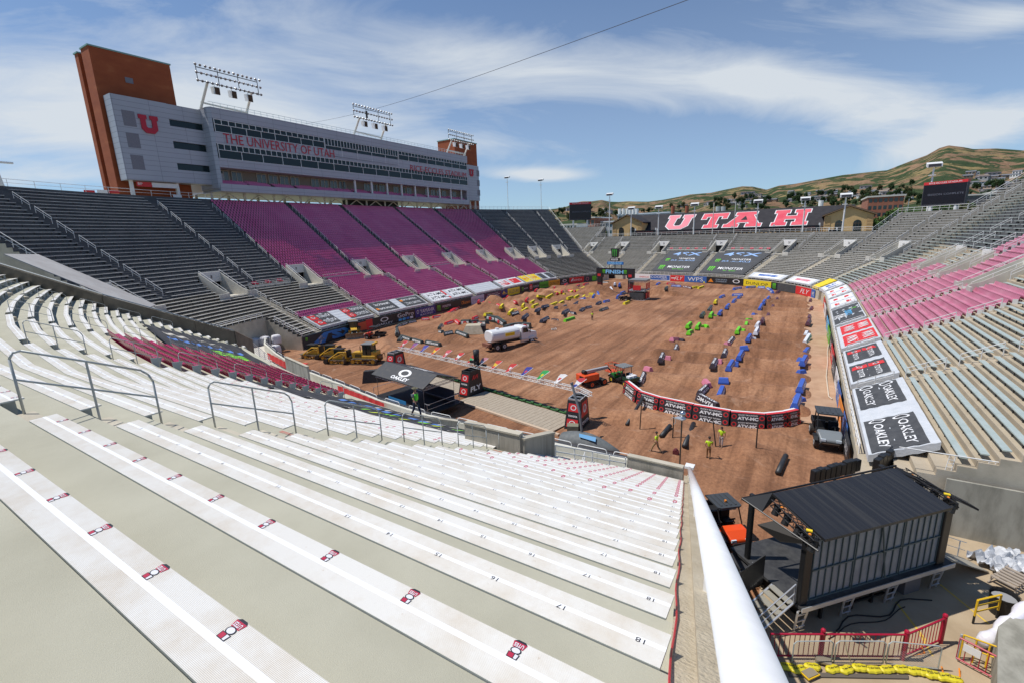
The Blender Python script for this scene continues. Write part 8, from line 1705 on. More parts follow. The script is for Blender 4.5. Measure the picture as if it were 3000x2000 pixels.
MB().sec([[fa(3.4, 9.2, -.2), fa(W_ - 3.6, 9.2, -.2), fa(W_ - 3.6, 9.2, .2), fa(3.4, 9.2, .2)], [fa(3.4, 10., -.2), fa(W_ - 3.6, 10., -.2), fa(W_ - 3.6, 10., .2), fa(3.4, 10., .2)]]).build('word_sign', BLM, t_); ftext('MONSTER', W_ / 2 - .1, 9.6, 2.2, .5, WHM, t_, .23)
MB().sec([[fa(3.9, 10.2, -.3), fa(5.7, 10.2, -.3), fa(5.7, 10.2, .3), fa(3.9, 10.2, .3)], [fa(3.6, 12.6, -.3), fa(6.0, 12.6, -.3), fa(6.0, 12.6, .3), fa(3.6, 12.6, .3)]]).build('claw_board', BLM, t_); q = MB(); claw(q, lambda u, v: fa(4.8 + u, 11.4 + v, .33), 0, 0, 2.0); q.build('claw_mark', solid('claw_green', (.05, .35, .05), .5), t_)
MB().tube(fa(4.8, 7.2), fa(4.8, 10.3), .15, 8).tube(fa(3, 7.2), fa(3, 8.3), .1, 6).tube(fa(6.8, 7.2), fa(6.8, 8.3), .1, 6).build('sign_post', BLACK, t_)
t_ = thing('scaffold_tower', 'two storey silver scaffold tower with red panels right of the arch', 'tower'); C0 = Vector((-36.0, 119.0, H(-36, 119)));
tw_ = lambda x, y, z: C0 + Vector((x, y, z))
for z in (0, 2.3, 4.6):
 for (a, b) in (((-2, -2), (2, -2)), ((2, -2), (2, 2)), ((2, 2), (-2, 2)), ((-2, 2), (-2, -2))): mb = MB(); truss(mb, tw_(a[0], a[1], z + .2), tw_(b[0], b[1], z + .2), .25, 6, .04, .025); mb.build('truss_beam', ALU, t_)
for (x, y) in ((-2, -2), (2, -2), (2, 2), (-2, 2)): mb = MB(); truss(mb, tw_(x, y, 0), tw_(x, y, 5.0), .3, 8, .04, .025); mb.build('truss_leg', ALU, t_)
MB().bx(C0.x - 2.3, C0.x + 2.3, C0.y - 2.3, C0.y + 2.3, C0.z + 5.0, C0.z + 5.2).build('roof', solid('grey_roof', (.20, .21, .21)), t_); MB().bx(C0.x - 2, C0.x + 2, C0.y - 2, C0.y + 2, C0.z + 2.3, C0.z + 2.45).build('floor', BLACK, t_)
for (x0, x1, z0, z1, m_) in ((-1.0, 1.0, 2.6, 3.8, REDM), (-1.8, 1.8, .3, 2.0, DKB)): MB().bx(C0.x + x0, C0.x + x1, C0.y - 2.2, C0.y - 2.12, C0.z + z0, C0.z + z1).build('panel', m_, t_)
for y0 in (-1.6, .3):
 for z0 in (.4, 2.8): MB().bx(C0.x + 2.14, C0.x + 2.2, C0.y + y0, C0.y + y0 + 1.3, C0.z + z0, C0.z + z0 + 1.5).build('panel', REDM, t_)
MB().bx(C0.x - 1.5, C0.x + 1.8, C0.y - 1.2, C0.y + 1.8, C0.z, C0.z + 1.9).build('equipment', BLACK, t_)
SKIN = solid('skin', (.42, .23, .15), .6); HAIR = solid('dark_hair', (.03, .02, .015), .8)
def skinned(name, joints, edges, mat_, parent, sub=2):
 me = bpy.data.meshes.new(name); me.from_pydata([j[:3] for j in joints], edges, []); o = bpy.data.objects.new(name, me); COL.objects.link(o); o.parent = parent; me.materials.append(mat_)
 sk = o.modifiers.new('skin', 'SKIN'); sk.use_smooth_shade = True; sl_ = me.skin_vertices[0] if me.skin_vertices else None
 if sl_ is None: return o
 for i, j in enumerate(joints): r_ = j[3]; sl_.data[i].radius = (r_, r_ * (j[4] if len(j) > 4 else 1.)); sl_.data[i].use_root = (i == 0)
 sb = o.modifiers.new('sub', 'SUBSURF'); sb.levels = sb.render_levels = sub; return o
def person(loc, rz, label, shirt, pants, stride=.0, bend=0., armsw=.15, hat=None, hold=None, vest=None, face_down=0., hgt=1.8):
 t_ = thing('person', label, 'person', loc, rz); s = hgt / 1.8; t_.scale = (s, s, s); st = stride
 lean = lambda z: bend * max(0, z - .95) ** 1.2
 L = [(st * .5, .10, .07), (-st * .5, -.10, .07 + (.06 if st > .2 else 0))]; kn = [(st * .28 + .03, .10, .50), (-st * .18 + .03, -.10, .49)]
 J = [(0, 0, .96, .115, .85), (lean(1.15), 0, 1.15, .115, .75), (lean(1.38), 0, 1.38, .14, .65), (lean(1.5), 0, 1.50, .055), (lean(1.58) + .01, 0, 1.58, .06), (lean(1.68) + .03 + face_down, 0, 1.67 - face_down * .5, .095, 1.1), (lean(1.76) + .02 + face_down * 1.3, 0, 1.755 - face_down * .6, .065)]
 E = [(0, 1), (1, 2), (2, 3), (3, 4), (4, 5), (5, 6)]
 hands = []
 for q, s_ in ((0, 1), (1, -1)):
  i = len(J); sh = (lean(1.42), s_ * .17, 1.43); sw = armsw * s_ * (1 if q == 0 else 1) * -1; el = (lean(1.2) + sw * .5 + .02, s_ * .25, 1.15); ha = (lean(.95) + sw + .08 + (hold or 0), s_ * .24, .93 + (hold or 0) * .5)
  J += [(sh[0], sh[1], sh[2], .055), (el[0], el[1], el[2], .042), (ha[0], ha[1], ha[2], .027), (ha[0] + .02, ha[1] - .005 * s_, ha[2] - .07, .032, .5)]; E += [(2, i), (i, i + 1), (i + 1, i + 2), (i + 2, i + 3)]
  for f in range(4): J.append((ha[0] + .045 - f * .022, ha[1] - .01 * s_, ha[2] - .165 + .012 * abs(f - 1.3), .008)); E.append((i + 3, len(J) - 1))
  J.append((ha[0] + .06, ha[1] - .03 * s_, ha[2] - .09, .009)); E.append((i + 2, len(J) - 1))
  h = len(J); hp = (0, s_ * .09, .90); J += [(hp[0], hp[1], hp[2], .085), (kn[q][0], kn[q][1], kn[q][2], .055), (L[q][0], L[q][1], L[q][2], .038), (L[q][0] + .14, L[q][1], L[q][2] - .03, .036, .8)]; E += [(0, h), (h, h + 1), (h + 1, h + 2), (h + 2, h + 3)]
 skinned('body', J, E, SKIN, t_, 1)
 tp = [(0, 0, .94, .135, .9), (lean(1.15), 0, 1.15, .138, .8), (lean(1.38), 0, 1.38, .165, .68), (lean(1.46), 0, 1.46, .09)]; te = [(0, 1), (1, 2), (2, 3)]
 for s_ in (1, -1):
  i = len(tp); sw = armsw * s_ * -1; tp += [(lean(1.42), s_ * .19, 1.41, .075), (lean(1.25) + sw * .3, s_ * .245, 1.24, .062)]; te += [(2, i), (i, i + 1)]
 skinned('shirt', tp, te, shirt, t_, 1)
 pp = [(0, 0, .97, .135, .88)]; pe = []
 for q, s_ in ((0, 1), (1, -1)): i = len(pp); pp += [(0, s_ * .09, .88, .10), (kn[q][0], kn[q][1], kn[q][2], .072), (L[q][0], L[q][1], L[q][2] + .06, .058)]; pe += [(0, i), (i, i + 1), (i + 1, i + 2)]
 skinned('trousers', pp, pe, pants, t_, 1)
 for q in (0, 1): MB().sec([[(L[q][0] - .07, L[q][1] - .05, L[q][2] - .07), (L[q][0] - .07, L[q][1] + .05, L[q][2] - .07), (L[q][0] - .06, L[q][1] + .05, L[q][2] + .05), (L[q][0] - .06, L[q][1] - .05, L[q][2] + .05)], [(L[q][0] + .2, L[q][1] - .045, L[q][2] - .07), (L[q][0] + .2, L[q][1] + .045, L[q][2] - .07), (L[q][0] + .17, L[q][1] + .04, L[q][2] - .02), (L[q][0] + .17, L[q][1] - .04, L[q][2] - .02)]]).build('boot', solid('boot_brown', (.05, .035, .025), .8), t_)
 hx = lean(1.7) + .02 + face_down; hz2 = 1.70 - face_down * .5
 MB().ball((hx - .005, 0, hz2 + .03), .108, n=10, sq=(1.05, .95, .95)).build('hair', HAIR, t_, smooth=True) if not hat else MB().ball((hx - .005, 0, hz2 + .05), .115, n=10, sq=(1.1, 1., .75)).prism([(hx + .2 * math.cos(a), .18 * math.sin(a)) for a in [2 * math.pi * q / 12 for q in range(12)]], hz2 + .05, hz2 + .07).build('hat', hat, t_)
 f_ = MB(); f_.ball((hx + .11, 0, hz2 - .02), .018, n=6); [f_.ball((hx + .095, y, hz2 + .01), .012, n=6) for y in (-.035, .035)]; f_.build('face_features', SKIN, t_)
 return t_
LIME = solid('lime_shirt', (.55, .80, .02), .7); KHK = solid('khaki_trousers', (.32, .23, .11), .8); TANP = solid('brown_trousers', (.28, .15, .06), .8); BLK_ = solid('black_trousers', (.02, .02, .025), .8); GRS = solid('pale_camo_trousers', (.40, .36, .36), .8); NVY = solid('dark_jeans', (.02, .035, .08), .8); GRT = solid('grey_shirt', (.14, .16, .18), .8); HIV = solid('hi_vis_green', (.14, .85, .05), .7)
def pp_(u, v): return GD(u, v)
p = pp_(1735, 939); person((p.x, p.y, p.z), math.radians(110), 'distant person in lime shirt and black trousers on the open dirt', LIME, BLK_, stride=.35)
p = pp_(1922, 1324); person((p.x, p.y, p.z), math.radians(165), 'person in lime shirt and khaki trousers striding left', LIME, KHK, stride=.75, armsw=.3, hat=None)
p = pp_(2075, 1341); person((p.x, p.y, p.z), math.radians(100), 'person in lime shirt with dark harness and brown trousers, back to camera', LIME, TANP, stride=.2, hold=.18)
MB().tube((p.x - .13, p.y - .14, p.z + 1.42), (p.x + .12, p.y - .15, p.z + 1.05), .02, 5).tube((p.x + .13, p.y - .14, p.z + 1.42), (p.x - .12, p.y - .15, p.z + 1.05), .02, 5)
p = pp_(2112, 1308); person((p.x, p.y, p.z), math.radians(-100), 'person in lime shirt and pale camouflage trousers looking down', LIME, GRS, stride=.1, face_down=.05)
mx_, my_ = -19.6, 19.75; kz = NZ(mx_, my_) + .55
mt = person((mx_, my_, kz), math.radians(-5), 'walking person in green safety vest, camouflage hat and dark jeans on the near stand', GRT, NVY, stride=.55, armsw=.22, hat=solid('camo_hat', (.14, .13, .08), .9), hgt=1.85)
skinned('safety_vest', [(0, 0, .98, .20, .9), (0, 0, 1.15, .20, .9), (0, 0, 1.36, .22, .85), (0, 0, 1.45, .17)], [(0, 1), (1, 2), (2, 3)], HIV, mt, 1)
MB().bx(.28, .42, -.33, -.21, .78, .9).tube((.35, -.27, .84), (.5, -.27, .80), .045, 8).build('camera', BLACK, mt)
b_ = Vector((-5.7, 28.25, 2.9)); t_ = thing('lamp_post', 'dark slim post with silver dome lamp and conduit at the near wall', 'lamp post'); MB().tube(b_, b_ + Vector((0, 0, 3.2)), .045, 8).build('post', solid('dark_bronze', (.06, .045, .035), .6), t_)
MB().ball(tuple(b_ + Vector((.02, 0, 3.55))), .2, n=12).build('dome', solid('chrome', (.6, .62, .64), .15, metal=.9), t_, smooth=True); MB().sec([[tuple(b_ + Vector((x, y, 3.2 + .06 * (z)))) for x, y in ((-.45, -.1), (.1, -.25), (.25, 0), (.1, .25), (-.3, .2))] for z in (0, 1)]).build('bracket', ALU, t_); MB().path([tuple(b_ + Vector((-.5 - .14 * math.cos(a), 0, 3.0 + .22 * math.sin(a)))) for a in [q * .5 for q in range(10)]], .018, 5).build('conduit', ALU, t_)
for (a, b, lab) in (((-61.5, 35.0), (-50, 31.8), 'red cloth banner hung along the near wall beside the crimson seats'), ((-40, 29.6), (-31.5, 28.0), 'red cloth banner hung along the near wall by the canopy stage')):
 mb = MB(); n = 24
 for i in range(n):
  f = lambda t, z: (a[0] + (b[0] - a[0]) * t + .04 * math.sin(t * 60), a[1] + (b[1] - a[1]) * t - .22 - .05 * math.sin(t * 47), z)
  t0, t1 = i / n, (i + 1) / n; mb.face([f(t0, 2.1), f(t1, 2.1), f(t1, 3.0), f(t0, 3.0)])
 tag(mb.build('cloth_banner', mat('red_cloth', (.60, .03, .03), .7)), lab, 'cloth')
t_ = thing('folding_table', 'red topped table beyond the near wall left of the loaders', 'table', (-57.2, 36.3, 0), .35); MB().bx(-1.1, 1.1, -.7, .7, 1.35, 1.42).build('top', mat('red_cloth', (.60, .03, .03)), t_)
for x in (-.9, .9): MB().tube((x, -.5, 0), (x, -.5, 1.35), .03, 5).tube((x, .5, 0), (x, .5, 1.35), .03, 5).build('legs', BLACK, t_)
t_ = tag(MB().sec([[(-48.6, 33.4, 0), (-47.0, 34.2, 0), (-48.8, 35.2, 0)], [(-47.7, 34.3, 1.25), (-47.68, 34.31, 1.25), (-47.7, 34.32, 1.25)]]).build('wooden_wedge', solid('grey_ply', (.30, .26, .20), .8)), 'grey brown wedge shaped block on the dirt near the wall', 'wedge')
# ================= STAGE AND BACKSTAGE YARD =================
O = Vector((1.15, 21.1, 0)); EX = Vector((5.7, 6.25, 0)).normalized(); EY = Vector((-EX.y, EX.x, 0)); SL = 8.45; DZ = 1.5; Z0 = .22
MS = Matrix(((EX.x, EY.x, 0, O.x), (EX.y, EY.y, 0, O.y), (0, 0, 1, 0), (0, 0, 0, 1)))
st = thing('mobile_stage', 'large black roofed mobile stage seen from behind', 'stage')
BK = mat('stage_black', (.014, .014, .015), .45); GP = mat('grey_led_back', (.20, .215, .24), .45, c2=(.26, .275, .30), sc_=1.5); RIBM = solid('blue_grey_rib', (.075, .11, .12), .45)
MB().bx(-.35, SL + .3, -.25, 4.0, DZ - .14, DZ, MS).build('deck', mat('deck_black', (.03, .03, .032), .6, c2=(.06, .06, .06), sc_=3), st)
MB().bx(-.36, SL + .31, -.30, -.26, DZ - .2, DZ + .01, MS).build('deck_edge', ALU, st)
for (x0, x1) in ((.25, 2.55), (2.65, 5.35), (5.45, 7.75)):
 MB().bx(x0, x1, .0, .05, DZ + .1, 4.55, MS).build('led_panel', GP, st); rb = MB(); n = 6
 for i in range(n + 1): x = x0 + (x1 - x0) * i / n; rb.bx(x - .022, x + .022, -.05, 0, DZ + .1, 4.55, MS)
 for z in (DZ + .12, 3.05, 4.5): rb.bx(x0, x1, -.07, 0, z - .03, z + .03, MS)
 rb.build('panel_ribs', RIBM, st)
MB().tube(MS @ Vector((3.9, -.11, 4.5)), MS @ Vector((4.5, -.11, DZ + .2)), .035, 6).build('diagonal_brace', RIBM, st)
for (x, y, w_) in ((-.12, 0, .42), (SL - .45, 0, .5), (-.15, 3.1, .2), (SL - .3, 3.2, .24)): MB().bx(x - w_ / 2, x + w_ / 2, y - .13, y + .13, DZ, 5.0, MS).build('column', BK, st, bevel=.05)
RM = bpy.data.materials.new('ribbed_black_roof'); RM.use_nodes = True; t = RM.node_tree; b = t.nodes['Principled BSDF']; b.inputs['Roughness'].default_value = .42
tcn = nn(t, 'ShaderNodeTexCoord'); mpn = nn(t, 'ShaderNodeMapping'); mpn.inputs['Rotation'].default_value = (0, 0, -math.atan2(EX.y, EX.x)); t.links.new(tcn.outputs['Object'], mpn.inputs[0])
m2_ = nn(t, 'ShaderNodeMapping'); m2_.inputs['Scale'].default_value = (7, .12, 1); t.links.new(mpn.outputs[0], m2_.inputs[0]); n = nn(t, 'ShaderNodeTexNoise'); n.inputs['Scale'].default_value = 1.; n.inputs['Detail'].default_value = 6; t.links.new(m2_.outputs[0], n.inputs['Vector'])
r = nn(t, 'ShaderNodeValToRGB'); r.color_ramp.elements[0].position = .45; r.color_ramp.elements[0].color = (.020, .020, .022, 1); r.color_ramp.elements[1].position = .75; r.color_ramp.elements[1].color = (.045, .043, .04, 1); t.links.new(n.outputs[0], r.inputs[0]); t.links.new(r.outputs[0], b.inputs['Base Color'])
sp = nn(t, 'ShaderNodeSeparateXYZ'); t.links.new(mpn.outputs[0], sp.inputs[0]); mu = nn(t, 'ShaderNodeMath', operation='MULTIPLY'); mu.inputs[1].default_value = 50.; t.links.new(sp.outputs[0], mu.inputs[0]); si = nn(t, 'ShaderNodeMath', operation='SINE'); t.links.new(mu.outputs[0], si.inputs[0]); bn = nn(t, 'ShaderNodeBump'); bn.inputs['Strength'].default_value = .08; bn.inputs['Distance'].default_value = .01; t.links.new(si.outputs[0], bn.inputs['Height']); t.links.new(bn.outputs[0], b.inputs['Normal'])
rc = [G(*SP(935, 625), 5.05), G(*SP(1770, 415), 5.05), G(*SP(1392, 155), 5.55), G(*SP(590, 320), 5.55)]
mb = MB(); mb.sec([[p - Vector((0, 0, .12)) for p in rc], rc]); mb.build('roof', RM, st)
fl = [G(*SP(385, 355), 5.2), G(*SP(590, 318), 5.5), G(*SP(1395, 140), 5.5), G(*SP(1390, 160), 5.45), G(*SP(600, 345), 5.35)]
mb = MB(); mb.sec([[fl[0], fl[1], G(*SP(620, 345), 5.3), G(*SP(520, 440), 5.0)], [fl[0] - Vector((0, 0, .06)), fl[1] - Vector((0, 0, .06)), G(*SP(620, 345), 5.3) - Vector((0, 0, .06)), G(*SP(520, 440), 5.0) - Vector((0, 0, .06))]]); mb.build('side_flap', BK, st)
MB().tube(G(*SP(390, 355), 5.2), G(*SP(890, 700), 4.8), .035, 6).tube(G(*SP(390, 355), 5.2), G(*SP(1400, 140), 5.5), .05, 6).build('edge_bar', BK, st)
mb = MB(); mb.sec([[G(*SP(1395, 142), 5.5), G(*SP(1945, 425), 5.0), G(*SP(1860, 372), 5.0), G(*SP(1410, 175), 5.4)], [G(*SP(1395, 142), 5.5) - Vector((0, 0, .1)), G(*SP(1945, 425), 5.0) - Vector((0, 0, .1)), G(*SP(1860, 372), 5.0) - Vector((0, 0, .1)), G(*SP(1410, 175), 5.4) - Vector((0, 0, .1))]]); mb.build('side_flap', BK, st)
for (a, b_) in (((600, 380), (880, 650)), ((1440, 175), (1800, 400))):
 mb = MB(); A = G(*SP(*a), 5.25); B = G(*SP(*b_), 4.95); truss(mb, A, B, .32, 9, .03, .018); mb.build('lighting_truss', BK, st)
 for f in (.1, .35, .62, .95):
  p = A.lerp(B, f); MB().tube(p - Vector((.0, 0, .05)), p - Vector((.1, .1, .42)), .13, 10, .16).box(tuple(p - Vector((0, 0, .1))), (.3, .12, .3)).build('stage_lamp', BLACK, st)
 MB().ball(tuple(A.lerp(B, .2) + Vector((0, 0, .1))), .07, n=6).ball(tuple(A.lerp(B, .85) + Vector((0, 0, .1))), .07, n=6).build('orange_clamp', ORM, st); p = A.lerp(B, .8); MB().box(tuple(p + Vector((.05, 0, .2))), (.22, .14, .05)).build('warning_tag', YELM, st)
for i, x in enumerate((-.2, 2.4, 5.0, 7.9)):
 mb = MB();
 for q in (-.28, .28): mb.tube(MS @ Vector((x + q, -.2, DZ - .2)), MS @ Vector((x + q * .7, -.05, Z0)), .045, 6)
 for z in (.45, .75, 1.05, 1.28): mb.tube(MS @ Vector((x - .25, -.14, z)), MS @ Vector((x + .25, -.14, z)), .03, 5)
 mb.build('support_frame', ALU, st)
MB().bx(.4, SL - .6, .6, 3.6, Z0, DZ - .2, MS).build('undercarriage', BK, st)
ub = MB();
for x in (1.2, 3.0, 4.2, 5.6, 7.0): ub.bx(x, x + .12, .1, .22, Z0, DZ - .15, MS)
for z in (.5, .95): ub.bx(3.0, 5.0, .1, .2, z, z + .08, MS)
ub.build('under_frame', BK, st)
MB().bx(6.1, 7.1, .0, .6, Z0, .95, MS).build('grey_case', solid('case_grey', (.16, .16, .17), .5), st)
cbs = MB(); P_ = [MS @ Vector((.2 + i * .45, -.45 - .25 * math.sin(i * .9), Z0 + .03)) for i in range(16)]; cbs.path(P_, .03, 5); P_ = [MS @ Vector((.6 + i * .4, -.7 - .15 * math.cos(i * .8), Z0 + .03)) for i in range(13)]; cbs.path(P_, .022, 5); cbs.build('cables', BLACK, st)
sx = thing('stage_stairs', 'grey metal stairs with handrail at the left rear of the stage', 'stairs');
for i in range(7):
 f = i / 6.; x = -.5 - 1.75 * (1 - f) ; z = Z0 + .12 + (DZ - Z0 - .12) * f; MB().bx(x - .15, x + .17, .15, 1.25, z - .04, z, MS).build('tread', mat('stair_aluminium', (.40, .38, .32), .5, .3), sx)
for y in (.12, 1.28): MB().tube(MS @ Vector((-2.4, y, Z0 + .05)), MS @ Vector((-.4, y, DZ)), .05, 6).build('stringer', ALU, sx)
MB().tube(MS @ Vector((-2.4, .1, Z0 + 1.0)), MS @ Vector((-.4, .1, DZ + .95)), .03, 6).tube(MS @ Vector((-2.4, .1, Z0 + .55)), MS @ Vector((-.4, .1, DZ + .5)), .025, 6).tube(MS @ Vector((-.42, .1, DZ)), MS @ Vector((-.42, .1, DZ + .95)), .03, 6).tube(MS @ Vector((-2.4, .1, Z0)), MS @ Vector((-2.4, .1, Z0 + 1.)), .03, 6).build('handrail', ALU, sx)
mb = MB(); A = [MS @ Vector(v) for v in ((-3.0, 1.6, Z0 + .2), (-.6, 1.6, DZ - .1), (-.6, 1.6, DZ + 1.35), (-3.0, 1.6, Z0 + 1.6))]; mb.sec([A, [p + EY * .06 for p in A]]); tag(mb.build('side_screen', BK), 'slanted black side screen left of the stage stairs', 'screen')
mb = MB(); A = [G(*SP(330, 770), .6), G(*SP(480, 690), .9), G(*SP(760, 655), 1.3), G(*SP(760, 690), 1.3), G(*SP(480, 760), 1.1)]; mb.sec([A, [p + Vector((0, 0, .05)) for p in A]]); tag(mb.build('stage_apron_banner', mat('apron_banner', (.42, .44, .52), .5, c2=(.20, .28, .50), sc_=.9, lo=.5, hi=.6)), 'pale blue printed sheet along the front of the stage', 'banner')
t_ = thing('equipment_case', 'black equipment cases with green mark beneath the stage front', 'case'); c = G(*SP(400, 830), .5); MB().box((c.x, c.y, .7), (1.4, 1.1, 1.0), .8).build('case', BLACKF, t_); MB().box((c.x - .1, c.y - .6, .75), (.3, .02, .5), .2).build('green_mark', GREM, t_)
t_ = thing('step_ladder', 'aluminium step ladder beside the stage front left corner', 'ladder'); a, b = G(*SP(450, 900), .25), G(*SP(480, 770), 1.9);
mb = MB(); o_ = EX * .2; mb.tube(a - o_, b - o_ * .8, .03, 6).tube(a + o_, b + o_ * .8, .03, 6); [mb.tube(a.lerp(b, q / 6) - o_ * .9, a.lerp(b, q / 6) + o_ * .9, .025, 5) for q in range(1, 6)]; mb.build('rungs', ALU, t_)
mb = MB(); A = [G(*SP(490, 530), 2.2), G(*SP(600, 505), 2.4), G(*SP(850, 660), 2.0), G(*SP(640, 640), 1.6)]; mb.sec([A, [p + Vector((0, 0, .04)) for p in A]]); tag(mb.build('mesh_wing', mat('mesh_dark', (.05, .045, .04), .8)), 'dark mesh wing leaning at the front of the stage', 'screen')
for (x0, y0, x1, y1, h, lab) in ((850, 215, 1155, 130, .85, 'wide black ribbed prop standing beyond the stage roof'), (1262, 165, 1395, 75, 1.3, 'narrow black ribbed prop before the ring logo tarpaulin')):
 a = G(*SP(x0, y0), 2.9); b_ = G(*SP(x1, y1), 2.9); d = b_ - a; t_ = thing('ribbed_prop', lab, 'prop'); n = 9 if x0 < 1000 else 5;
 for i in range(n):
  p = a + d * ((i + .5) / n); L2 = d.length / n; hh = h * (1 + .12 * math.sin(i * 2.2)); MB().box((p.x, p.y, p.z), (L2 * .96, .35, hh), math.atan2(d.y, d.x)).build('rib', BK, t_, bevel=.05)
 MB().tube(a.lerp(b_, .5) - Vector((0, 0, 2.8)), a.lerp(b_, .5), .08, 6).build('stand', BK, t_)
t_ = thing('loading_ramp', 'grey ramp with thin handrail down from the right end of the stage', 'ramp'); A, B = MS @ Vector((SL + .3, .6, DZ - .05)), MS @ Vector((SL + 3.0, .3, Z0 + .05)); w_ = EY * .55
MB().sec([[A - w_, A + w_, A + w_ + Vector((0, 0, .06)), A - w_ + Vector((0, 0, .06))], [B - w_, B + w_, B + w_ + Vector((0, 0, .06)), B - w_ + Vector((0, 0, .06))]]).build('surface', mat('ramp_ply', (.36, .33, .27), .7), t_)
MB().tube(A + w_ + Vector((0, 0, .95)), B + w_ + Vector((0, 0, .95)), .025, 6).tube(A + w_ + Vector((0, 0, .5)), B + w_ + Vector((0, 0, .5)), .02, 6).tube(A + w_, A + w_ + Vector((0, 0, .95)), .025, 6).tube(A.lerp(B, .85) + w_, A.lerp(B, .85) + w_ + Vector((0, 0, .95)), .03, 6).build('handrail', ALU, t_)
A = MS @ Vector((SL + .35, 1.3, Z0)); mb = MB(); mb.box((A.x, A.y, 1.6), (1.5, .08, 2.6), math.atan2(EX.y, EX.x)); t_ = mb.build('side_screen', BK); tag(t_, 'black side screen at the right end of the stage', 'screen')
yw = 32.55; mb = MB(); mb.bx(7.6, 22, yw - .15, yw, -.3, 3.55); mb.bx(22, 40, yw - .15, yw, -.3, 12)
sw = mb.build('stand_end_wall', mat('streaked_concrete', (.23, .22, .18), .85, c2=(.36, .345, .29), sc_=1.1, det=9, stretch=(1.6, 1, .45), lo=.35, hi=.6)); tag(sw, 'streaked grey concrete end wall of the right stand behind the stage', 'wall')
mb = MB();
mb = MB(); rl_pts = [Vector((5.5, 33.2, 3.75 + .9)), Vector((16, 33.2, 4.75))]
t_ = thing('stand_end_rail', 'thin white rail with little ladders above the streaked wall', 'rail'); mb.tube(rl_pts[0], rl_pts[1], .035, 6); mb.build('rail', WHITE, t_)
for x in (7.6, 9.2, 10.8, 12.4):
 q = MB(); q.tube((x, 33.1, 3.6), (x + .12, 33.2, 4.7), .02, 5).tube((x + .25, 33.1, 3.6), (x + .37, 33.2, 4.7), .02, 5); [q.tube((x + .03 * k, 33.12, 3.75 + .22 * k), (x + .25 + .03 * k, 33.12, 3.75 + .22 * k), .015, 4) for k in range(4)]; q.build('ladder_bracket', WHITE, t_)
PW = [(6.95, 20.0), (7.75, 23.3), (8.6, 24.6), (13, 24.0), (13, 17.)]
tag(MB().prism(PW, -.2, 1.6).build('concrete_pier', mat('streaked_concrete', (.23, .22, .18))), 'mottled concrete pier at the lower right edge', 'wall')
def crumple(pts, n, amp, m_, name, label, cat, seed):
 A, B, C_, D_ = [Vector(p) for p in pts]; mb = MB(); f = lambda u, v: A.lerp(B, u).lerp(D_.lerp(C_, u), v) + Vector((.25 * noise.noise((u * 6, v * 6, seed)), .25 * noise.noise((u * 6, v * 6, seed + 3)), .08 + amp * (.5 + noise.noise((u * 7, v * 7, seed + 7)) + .6 * abs(noise.noise((u * 15, v * 15, seed))))))
 for i in range(n):
  for j in range(n): mb.face([f(i / n, j / n), f((i + 1) / n, j / n), f((i + 1) / n, (j + 1) / n), f(i / n, (j + 1) / n)])
 return tag(mb.build(name, m_), label, cat)
crumple([(8.4, 30.4, Z0), (9.4, 29.0, Z0), (11.4, 30.2, Z0), (10.6, 32.0, Z0)], 34, .42, mat('silver_sheet', (.45, .47, .50), .45, c2=(.60, .61, .63), sc_=3), 'crumpled_sheet', 'crumpled silver grey sheet on the yard floor by the streaked wall', 'sheet', 2.)
t_ = thing('hand_cart', 'upturned wooden slatted cart beside the crumpled silver sheet', 'cart', (9.6, 28.8, Z0), .9)
for i in range(6): MB().bx(-.6 + i * .22, -.45 + i * .22, -.45, .45, .35 + i * .03, .40 + i * .03).build('slat', mat('grey_slat', (.36, .30, .24), .8), t_)
for s in (-.45, .45): MB().tube((-.7, s, .05), (.8, s, .55), .035, 6).tube((-.5, s, 0), (-.5, s, .4), .03, 6).tube((.6, s, 0), (.6, s, .5), .03, 6).build('side_rail', mat('grey_slat', (.36, .30, .24)), t_)
t_ = thing('bin', 'large black round bin behind the yellow barrier', 'bin', (8.75, 26.35, Z0)); MB().tube((0, 0, 0), (0, 0, .95), .40, 18, .50, cap=False).build('tub', BLACK, t_); MB().tube((0, 0, .93), (0, 0, .97), .53, 18, .53, cap=False).build('rim', solid('bin_rim', (.04, .04, .04), .4), t_); MB().tube((0, 0, .55), (0, 0, .8), .42, 14).build('contents', solid('grey_rubbish', (.3, .3, .3), .8), t_)
t_ = thing('yellow_barrier', 'small yellow tubular barrier with black feet in front of the bin', 'barrier'); YP = solid('yellow_tube', (.80, .50, .02), .4); A, B = Vector((7.55, 25.0, Z0)), Vector((8.5, 25.9, Z0))
MB().tube(A + Vector((0, 0, .4)), A + Vector((0, 0, 1.2)), .04, 6).tube(B + Vector((0, 0, .4)), B + Vector((0, 0, 1.2)), .04, 6).tube(A + Vector((0, 0, 1.2)), B + Vector((0, 0, 1.2)), .04, 6).tube(A + Vector((0, 0, .9)), B + Vector((0, 0, .9)), .03, 6).tube(A + Vector((0, 0, .6)), B + Vector((0, 0, .6)), .03, 6).build('frame', YP, t_); MB().tube(A, A + Vector((0, 0, .4)), .042, 6).tube(B, B + Vector((0, 0, .4)), .042, 6).build('feet', BLACK, t_)
WR = mat('white_plastic', (.68, .66, .72), .4, c2=(.78, .77, .82), sc_=3, bump=.6, bsc=5)
mb = MB(); secs = []
for i in range(12):
 f = i / 11; c = Vector((7.35, 23.2, .7)).lerp(Vector((9.3, 25.1, 2.0)), f); rr = .20 + .08 * math.sin(i * 1.7) + .12 * f; secs.append([tuple(c + Vector((rr * math.cos(a) * .75, -rr * math.cos(a) * .6, rr * math.sin(a)))) for a in [2 * math.pi * q / 10 for q in range(10)]])
mb.sec(secs); tag(mb.build('plastic_roll', WR, smooth=True), 'white plastic wrapped roll draped over the mottled pier', 'roll')
